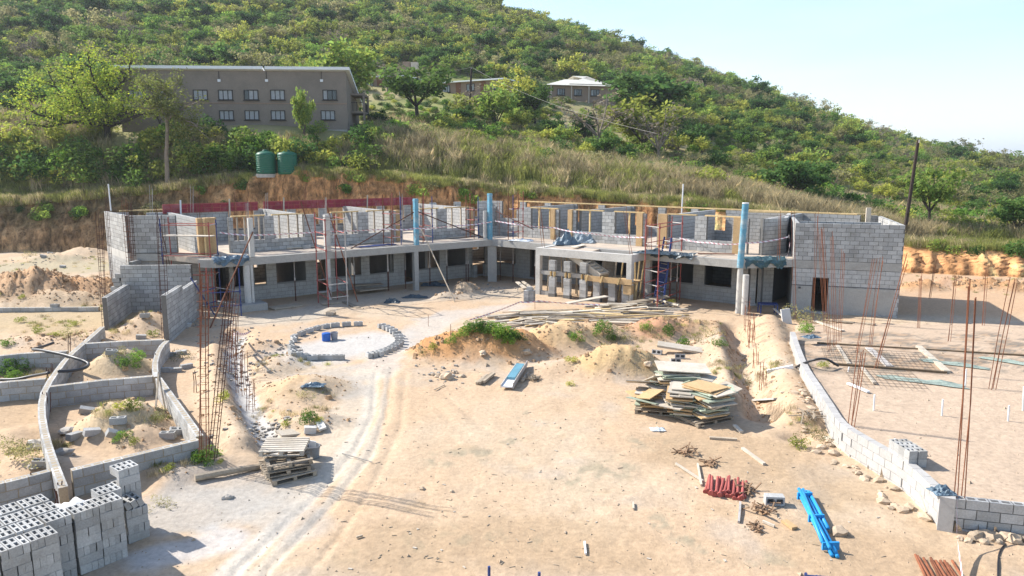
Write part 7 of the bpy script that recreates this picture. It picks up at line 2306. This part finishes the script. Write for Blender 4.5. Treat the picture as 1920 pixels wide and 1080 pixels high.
scaffold('red scaffold tower with the blue ladder right of the stair porch', [G(1207, 572).xy, G(1232, 580).xy, G(1274, 562).xy, G(1255, 556).xy], [5.0, 4.85, 5.05, 4.95], [0.0] * 4, (.5, 1.3, 2.1, 3.6, 4.6), [M_REDSTEEL], [M_GREYSTEEL, M_REDSTEEL], brace=False)
def up_scaf(label, fn, f, pxs, off0, off1, yt, lifts):
    cs = [fn(f(pxs[0], 440, off0), off0), fn(f(pxs[1], 440, off0), off0), fn(f(pxs[1], 440, off0) , off1), fn(f(pxs[0], 440, off0), off1)]
    zt = ztop(yt, cs[0].y)
    scaffold(label, [tuple(c) for c in cs], [zt, zt - .1, zt + .1, zt], [SLAB] * 4, lifts, [M_RUST, M_BLUESTEEL, M_REDSTEEL], [M_GREYSTEEL, M_REDSTEEL], brace=False, r=.028)
up_scaf('scaffold frame on the left wing slab beside the square blue form', L, sl, (734, 752), .5, 1.6, 366, (SLAB + .5, SLAB + 1.3, SLAB + 2.0))
up_scaf('scaffold frame on the slab right of the square blue form', L, sl, (793, 811), .5, 1.6, 366, (SLAB + .4, SLAB + 1.1, SLAB + 1.9))
up_scaf('scaffold frame on the slab left of the inner corner form', L, sl, (889, 897), .9, 1.9, 366, (SLAB + .6, SLAB + 1.3, SLAB + 2.0))
up_scaf('scaffold frame on the slab right of the inner corner form', Rr, sr, (953, 962), .6, 1.7, 362, (SLAB + .5, SLAB + 1.2, SLAB + 2.1))
# ladder
def ladder():
    a0, a1 = G(1226, 568), G(1240, 572)
    up = V(1246, 444, a0.y + 1.3); up2 = V(1259, 446, a1.y + 1.3)
    t = thing('ladder', 'dark blue ladder leaning on the red scaffold', 'ladder', a0)
    for p, q in ((a0, up), (a1 + Vector((.1, 0, 0)), up2)):
        MB().beam(p, q, .1, .06, up=(0, 1, 0)).build('rail', M_BLUESTEEL, t)
    for i in range(14):
        f = (i + .7) / 14.5
        MB().cyl(a0.lerp(up, f), (a1 + Vector((.1, 0, 0))).lerp(up2, f), .022, n=6).build('rung', M_GREYSTEEL if i > 5 else M_BLUESTEEL, t)
    MB().beam(a0.lerp(up, .25) + Vector((.2, -.04, 0)), a0.lerp(up, .62) + Vector((.2, -.04, 0)), .42, .02, up=(0, 1, 0)).build('backing_board', M_BLUESTEEL, t)
ladder()
# braces and poles
def polething(label, p0, p1, r, m, name='brace_pole', cat='pole'):
    tag(MB().cyl(p0, p1, r, n=7).build(name, m, at=p0), label, cat)
polething('long brown pole propping the blue form from the yard', G(853, 566), V(790, 430, 46.6), .04, M_WOOD_OLD)
polething('dark tube bracing the blue form down to the left', V(652, 470, 44.5), V(776, 398, 46.5), .035, M_RUSTDK)
polething('dark tube bracing the blue form down to the right', V(784, 397, 46.5), V(905, 445, 49.6), .035, M_RUSTDK)
polething('dark tube bracing the inner corner form down to the right', V(930, 396, 50.2), V(1000, 430, 47.8), .035, M_RUSTDK)
polething('long rusty pole leaning on the first veranda column', G(394, 615), V(474, 435, 40.6), .04, M_RUST)
polething('dark blue pole leaning by the high side wall', V(357, 520, 37.5), G(402, 590), .035, M_BLUESTEEL)
polething('long pole leaning at the second veranda column', V(564, 378, 43.6), V(622, 560, 42.6), .035, M_RUST)
polething('pole leaning right of the second veranda column', V(609, 375, 43.8), V(672, 570, 42.6), .035, M_RUST)
polething('thick pale pole lying aslant right of the plank heap', G(1206, 556), G(1272, 584) + Vector((0, 0, .35)), .07, M_WOOD_PALE)
polething('thin white pole standing behind the right wing', V(1278, 400, 53), V(1281, 345, 53), .05, M_WHITE)
polething('thin white pole at the left end of the building', V(208, 395, 45.6), V(203, 345, 45.6), .04, M_WHITE)
for i, px in enumerate((552, 664, 727, 728, 760, 806, 838, 874, 878, 938, 962, 1003, 1258, 1270)):
    fn, f, off = (L, sl, .9) if px < 925 else (Rr, sr, .9)
    s = f(px, 510, off); p = fn(s, off)
    t = thing('steel_prop', 'adjustable steel prop holding up the veranda slab', 'prop', (p.x, p.y, 0), 'steel props under the veranda slab')
    MB().cyl((p.x, p.y, -.05), (p.x, p.y, 1.35), .035, n=7).build('outer_tube', M_RUSTDK, t); MB().cyl((p.x, p.y, 1.3), (p.x, p.y, SOFF), .026, n=7).build('inner_tube', M_GREYSTEEL, t)
    MB().cyl((p.x, p.y, 1.25), (p.x, p.y, 1.42), .05, n=8).build('collar', M_GREYSTEEL, t)

# barrier tape
def tape(label, pts, w=.075, sag=.15):
    P = []
    for a, b in zip(pts, pts[1:]):
        n = max(6, int((b - a).length / .25))
        for i in range(n):
            f = i / n; q = a.lerp(b, f); q.z -= sag * 4 * f * (1 - f); P.append(q)
    P.append(pts[-1])
    me = bpy.data.meshes.new('barrier_tape'); vs = []; fs = []; uv = []; s = 0
    for i, q in enumerate(P):
        if i: s += (q - P[i - 1]).length
        tw = .5 * math.sin(i * .35)
        o = Vector((0, math.sin(tw) * w / 2, math.cos(tw) * w / 2))
        vs += [q - o, q + o]; uv.append(s * 3.2)
        if i: fs.append((2 * i - 2, 2 * i, 2 * i + 1, 2 * i - 1))
    me.from_pydata([tuple(v) for v in vs], [], fs); me.materials.append(M_TAPE)
    ul = me.uv_layers.new(name='UVMap')
    for lp in me.loops:
        ul.data[lp.index].uv = (uv[lp.vertex_index // 2] + (lp.vertex_index % 2) * .4, lp.vertex_index % 2)
    o = link_obj('barrier_tape', me); tag(o, label, 'tape'); return o
ct = lambda px, py, Y: V(px, py, Y)
tape('red and white barrier tape sagging along the left wing slab', [ct(412, 436, 41.0), ct(470, 441, 41.3), ct(610, 434, 43.6), ct(735, 429, 45.6)], sag=.03)
tape('red and white barrier tape between the two square blue forms', [ct(735, 430, 45.6), ct(778, 428, 46.4), ct(840, 424, 48.0), ct(922, 416, 50.0)], sag=.06)
tape('red and white barrier tape sagging from the inner corner to the red scaffold', [ct(928, 414, 50.0), ct(1040, 427, 47.4), ct(1110, 438, 45.5), ct(1209, 445, 43.0)], sag=.08)
tape('red and white barrier tape from the red scaffold to the right end block', [ct(1274, 446, 42.5), ct(1330, 455, 41.0), ct(1395, 456, 39.1), ct(1478, 444, 39.6)], sag=.08)
tape('barrier tape running low across the yard behind the plank heap', [G(880, 600, .35), G(975, 566, .4), G(1010, 564, .45), G(1125, 571, .4)], sag=.05)
tape('barrier tape hanging down from the lower right corner of the platform', [Vector((RP[-1].x + .1, RP[-1].y - .15, 1.1)), G(1794, 1000, .4), G(1800, 1050, .2), G(1808, 1100, .1)], w=.08, sag=.02)
p = V(1480, 455, 39.5); tape('knotted tape bundle hanging on the corner of the right end block', [V(1479, 440, 39.5), V(1481, 455, 39.4), V(1478, 475, 39.4), V(1474, 484, 39.4)], w=.16, sag=0)
for px, py, yt in ((1003, 580, 560), (803, 612, 590), (845, 642, 608)):
    b = ground_at(px, py); polething({1003: 'thin rusty stake carrying the low tape near the stair porch', 803: 'thin rusty stake at the cement patch', 845: 'thin stick standing on the left end of the weedy mound'}[px], b, V(px, yt, b.y), .012, M_RUST, 'stake', 'stake') 

# sheeting and boards on the slab
def on_slab(px, py): return G(px, py, SLAB)
sheet('tarpaulin', 'dark blue-grey sheeting heaped on the porch roof', on_slab(1062, 458) + Vector((0, 0, .01)), 1.7, 1.1, 1.0, M_TARP, 41, .2)
sheet('tarpaulin', 'pale grey sheeting heaped right of the dark heap on the porch roof', on_slab(1092, 455) + Vector((0, 0, .01)), 1.6, 1.1, 1.1, mat('grey_sheeting', (.26, .31, .34), var=.3, scale=4, rough=.5), 42, -.2)
sheet('tarpaulin', 'crumpled pale sheet on the slab edge near the inner corner', on_slab(977, 452) + Vector((0, .1, .01)), 1.6, .9, .2, M_TARP_LT, 43, -.5)
sheet('tarpaulin', 'dark sheeting along the slab edge behind the red scaffold', on_slab(1232, 477) + Vector((0, .5, .01)), 2.2, 1.1, .3, M_TARP_DK, 44, -.5)
sheet('tarpaulin', 'dark sheeting bunched on the slab left of the inner corner form', on_slab(908, 447) + Vector((0, .4, .01)), .9, .6, .25, M_TARP_DK, 45, 0)
sheet('tarpaulin', 'grey sack lying on the slab by the left end', on_slab(350, 463), 1.2, .7, .3, M_TARP_LT, 46, 0)
def drape(label, a, b, drop, m, seed, out=.12):
    """Sheeting hanging over a slab edge between two plan points."""
    n, k = 22, 9; vs = []; rg = np.random.default_rng(seed)
    d = (b - a).normalized(); o = Vector((d.y, -d.x)); o = o if o.y < 0 else -o
    for i in range(n):
        f = i / (n - 1); c = a.lerp(b, f)
        dl = drop * (.35 + .65 * abs(math.sin(f * 7 + seed)) * (.6 + .6 * rg.random()))
        for j in range(k):
            g = j / (k - 1)
            if g < .4: q = c - o * (.45 * (1 - g / .4)); z = SLAB + .02 + .05 * rg.random() + .08 * abs(math.sin(f * 11 + j))
            else:
                h = (g - .4) / .6; q = c + o * (out + .05 * math.sin(f * 19 + j)); z = SLAB + .03 - dl * h
            vs.append((q.x + rg.normal() * .015, q.y + rg.normal() * .015, z))
    fs = [(i * k + j, (i + 1) * k + j, (i + 1) * k + j + 1, i * k + j + 1) for i in range(n - 1) for j in range(k - 1)]
    me = bpy.data.meshes.new('draped_sheet'); me.from_pydata(vs, [], fs); me.materials.append(m); me.update()
    o_ = link_obj('draped_sheet', me); sm = o_.modifiers.new('thickness', 'SOLIDIFY'); sm.thickness = .01
    tag(o_, label, 'tarpaulin')
drape('dark blue-green sheeting drooping over the slab edge beside the right end block', V(1396, 485, 39.3).xy, V(1472, 480, 39.75).xy, .55, mat('teal_sheeting', (.05, .10, .115), var=.3, scale=4, rough=.5), 5, .16)
drape('blue-grey sheeting hanging over the slab corner at the left end', L(sl(398, 480, -.06), -.06), L(sl(466, 480, -.06), -.06), .45, M_TARP, 6, .12)
drape('thin dark sheet edge hanging from the slab behind the red scaffold', Rr(sr(1222, 480, -.06), -.06), Rr(sr(1300, 480, -.06), -.06), .28, M_TARP_DK, 7, .12)
for a, b, w, m, lab in (((658, 460), (742, 451), .7, M_BOARD_PALE, 'long pale boards stacked on the left wing slab edge'), ((670, 465), (738, 459), .5, M_BLUESTEEL, 'blue sheet under the pale boards on the left wing slab'), ((535, 468), (600, 464), .4, M_WOOD_PALE, 'pale planks lying on the left wing slab'),
                       ((840, 448), (888, 444), .5, M_BOARD_PALE, 'white board on the slab near the inner corner'), ((1075, 466), (1095, 462), .35, M_WOOD_PALE, 'pale timber on the porch roof in front of the sheeting'), ((1310, 478), (1380, 480), .2, M_RUST, 'rust-coloured board lying on the right wing slab')):
    A, B = on_slab(*a), on_slab(*b); A.y += .25; B.y += .25
    tag(MB().beam(A + Vector((0, 0, .06 if 'under' not in lab else .03)), B + Vector((0, 0, .08 if 'under' not in lab else .03)), w, .04).build('board', m, at=A), lab, 'board')
for px, py, lab in ((575, 466, 'single pale block on the left wing slab'), (835, 446, 'small hollow block on the left wing slab'), (730, 448, 'pale block by the wall on the left wing slab')):
    p = on_slab(px, py); o = place_block(BLOCKS[0], None, p + Vector((0, .1, .11)), (.45, .25, .21), .1, 'loose_block'); tag(o, lab, 'block')
# under the veranda
for a, b, w, z, lab in (((508, 580), (562, 572), .9, .05, 'grey board lying before the first veranda bay'), ((645, 567), (672, 579), .3, .05, 'plank sloping in front of the red scaffold'), ((670, 552), (722, 545), .7, .25, 'lower board of the pile under the veranda'), ((664, 546), (716, 541), .6, .4, 'upper board of the pile under the veranda'), ((604, 572), (640, 568), .4, .06, 'pale slab under the red scaffold'), ((970, 540), (985, 550), .25, .4, 'white planks leaning left of the porch'), ((980, 536), (998, 548), .2, .3, 'second white plank leaning left of the porch')):
    A, B = G(*a), G(*b); tag(MB().beam(A + Vector((0, 0, z)), B + Vector((0, 0, z * .8)), w, .06).build('board', M_WOOD_OLD if 'white' not in lab else M_BOARD_PALE, at=A), lab, 'board')
# block stub in front of the porch
p = G(993, 565)
for k in range(3):
    for j in range(2):
        o = place_block(BLOCKS[j], None, (p.x - .16 + j * .31, p.y + .15, .11 + k * .215), (.3, .4, .2), -.3, 'pillar_block'); tag(o, 'block in the short pillar left of the stair porch', 'block', 'blocks of the short pillar')
o = place_block(HOLLOW, None, (p.x, p.y + .15, .75), (.35, .22, .2), -.2, 'pillar_block'); tag(o, 'single block on top of the short pillar left of the stair porch', 'block')
# block piers inside the dark doorway near the inner corner
for px in (889, 910):
    for k in range(4):
        q = L(sl(px, 520, DL - .3), DL - .35); o = place_block(BLOCKS[k], None, (q.x, q.y, .11 + k * .22), (.3, .3, .21), .6, 'pillar_block'); tag(o, 'block in the ' + ('left' if px == 889 else 'right') + ' pier beside the dark inner corner doorway', 'block', 'blocks of the doorway piers')
# blue table by the right end block
p = G(1446, 592)
t = thing('table', 'dark blue table in the shade by the right end block', 'table', (p.x, p.y + .6, 0))
MB().box((p.x, p.y + .6, .55), (1.0, .6, .05), -.2).build('top', M_BLUESTEEL, t)
for sx in (-.42, .42):
    for sy in (-.22, .22): MB().box((p.x + sx, p.y + .6 + sy - sx * .2, .26), (.06, .06, .55), -.2).build('leg', M_BLUESTEEL, t)
A = G(1478, 608); tag(MB().beam(A + Vector((0, .1, -.1)), A + Vector((-.12, .25, .75)), .45, .14, up=(0, 1, 0)).build('cement_slab', M_DUST, at=A), 'broken white cement slab standing at the corner of the end block', 'slab')
for a, b, lab in (((1450, 590), (1476, 604), 'pale plank sloping beside the blue table'), ((1473, 595), (1474, 577), 'short pale stick by the white cement slab')):
    A, B = G(*a), G(*b); tag(MB().beam(A + Vector((0, 0, .35)), B + Vector((0, 0, .1)), .12, .04).build('plank', M_BOARD_PALE, at=A), lab, 'plank')
# wire tangle by the plinth
tape('tangled pink and white tape hanging by the first veranda plinth', [G(438, 625, .9), G(440, 625, 1.5), G(446, 622, 1.1), G(450, 626, .6), G(468, 622, .35)], w=.12, sag=.05)

# ================================================================== air
hz = MB().span(-7500, 9500, -60, 9600, -8, 190).build('haze', None)
m = bpy.data.materials.new('haze'); m.use_nodes = True
n = m.node_tree.nodes; n.clear()
o_ = n.new('ShaderNodeOutputMaterial'); pv = n.new('ShaderNodeVolumePrincipled')
pv.inputs['Color'].default_value = (.86, .92, 1.0, 1); pv.inputs['Density'].default_value = .00024; pv.inputs['Anisotropy'].default_value = .2
m.node_tree.links.new(pv.outputs[0], o_.inputs['Volume'])
hz.data.materials.append(m); hz['kind'] = 'stuff'; hz['label'] = 'thin pale haze over the valley and hill'; hz['category'] = 'haze'
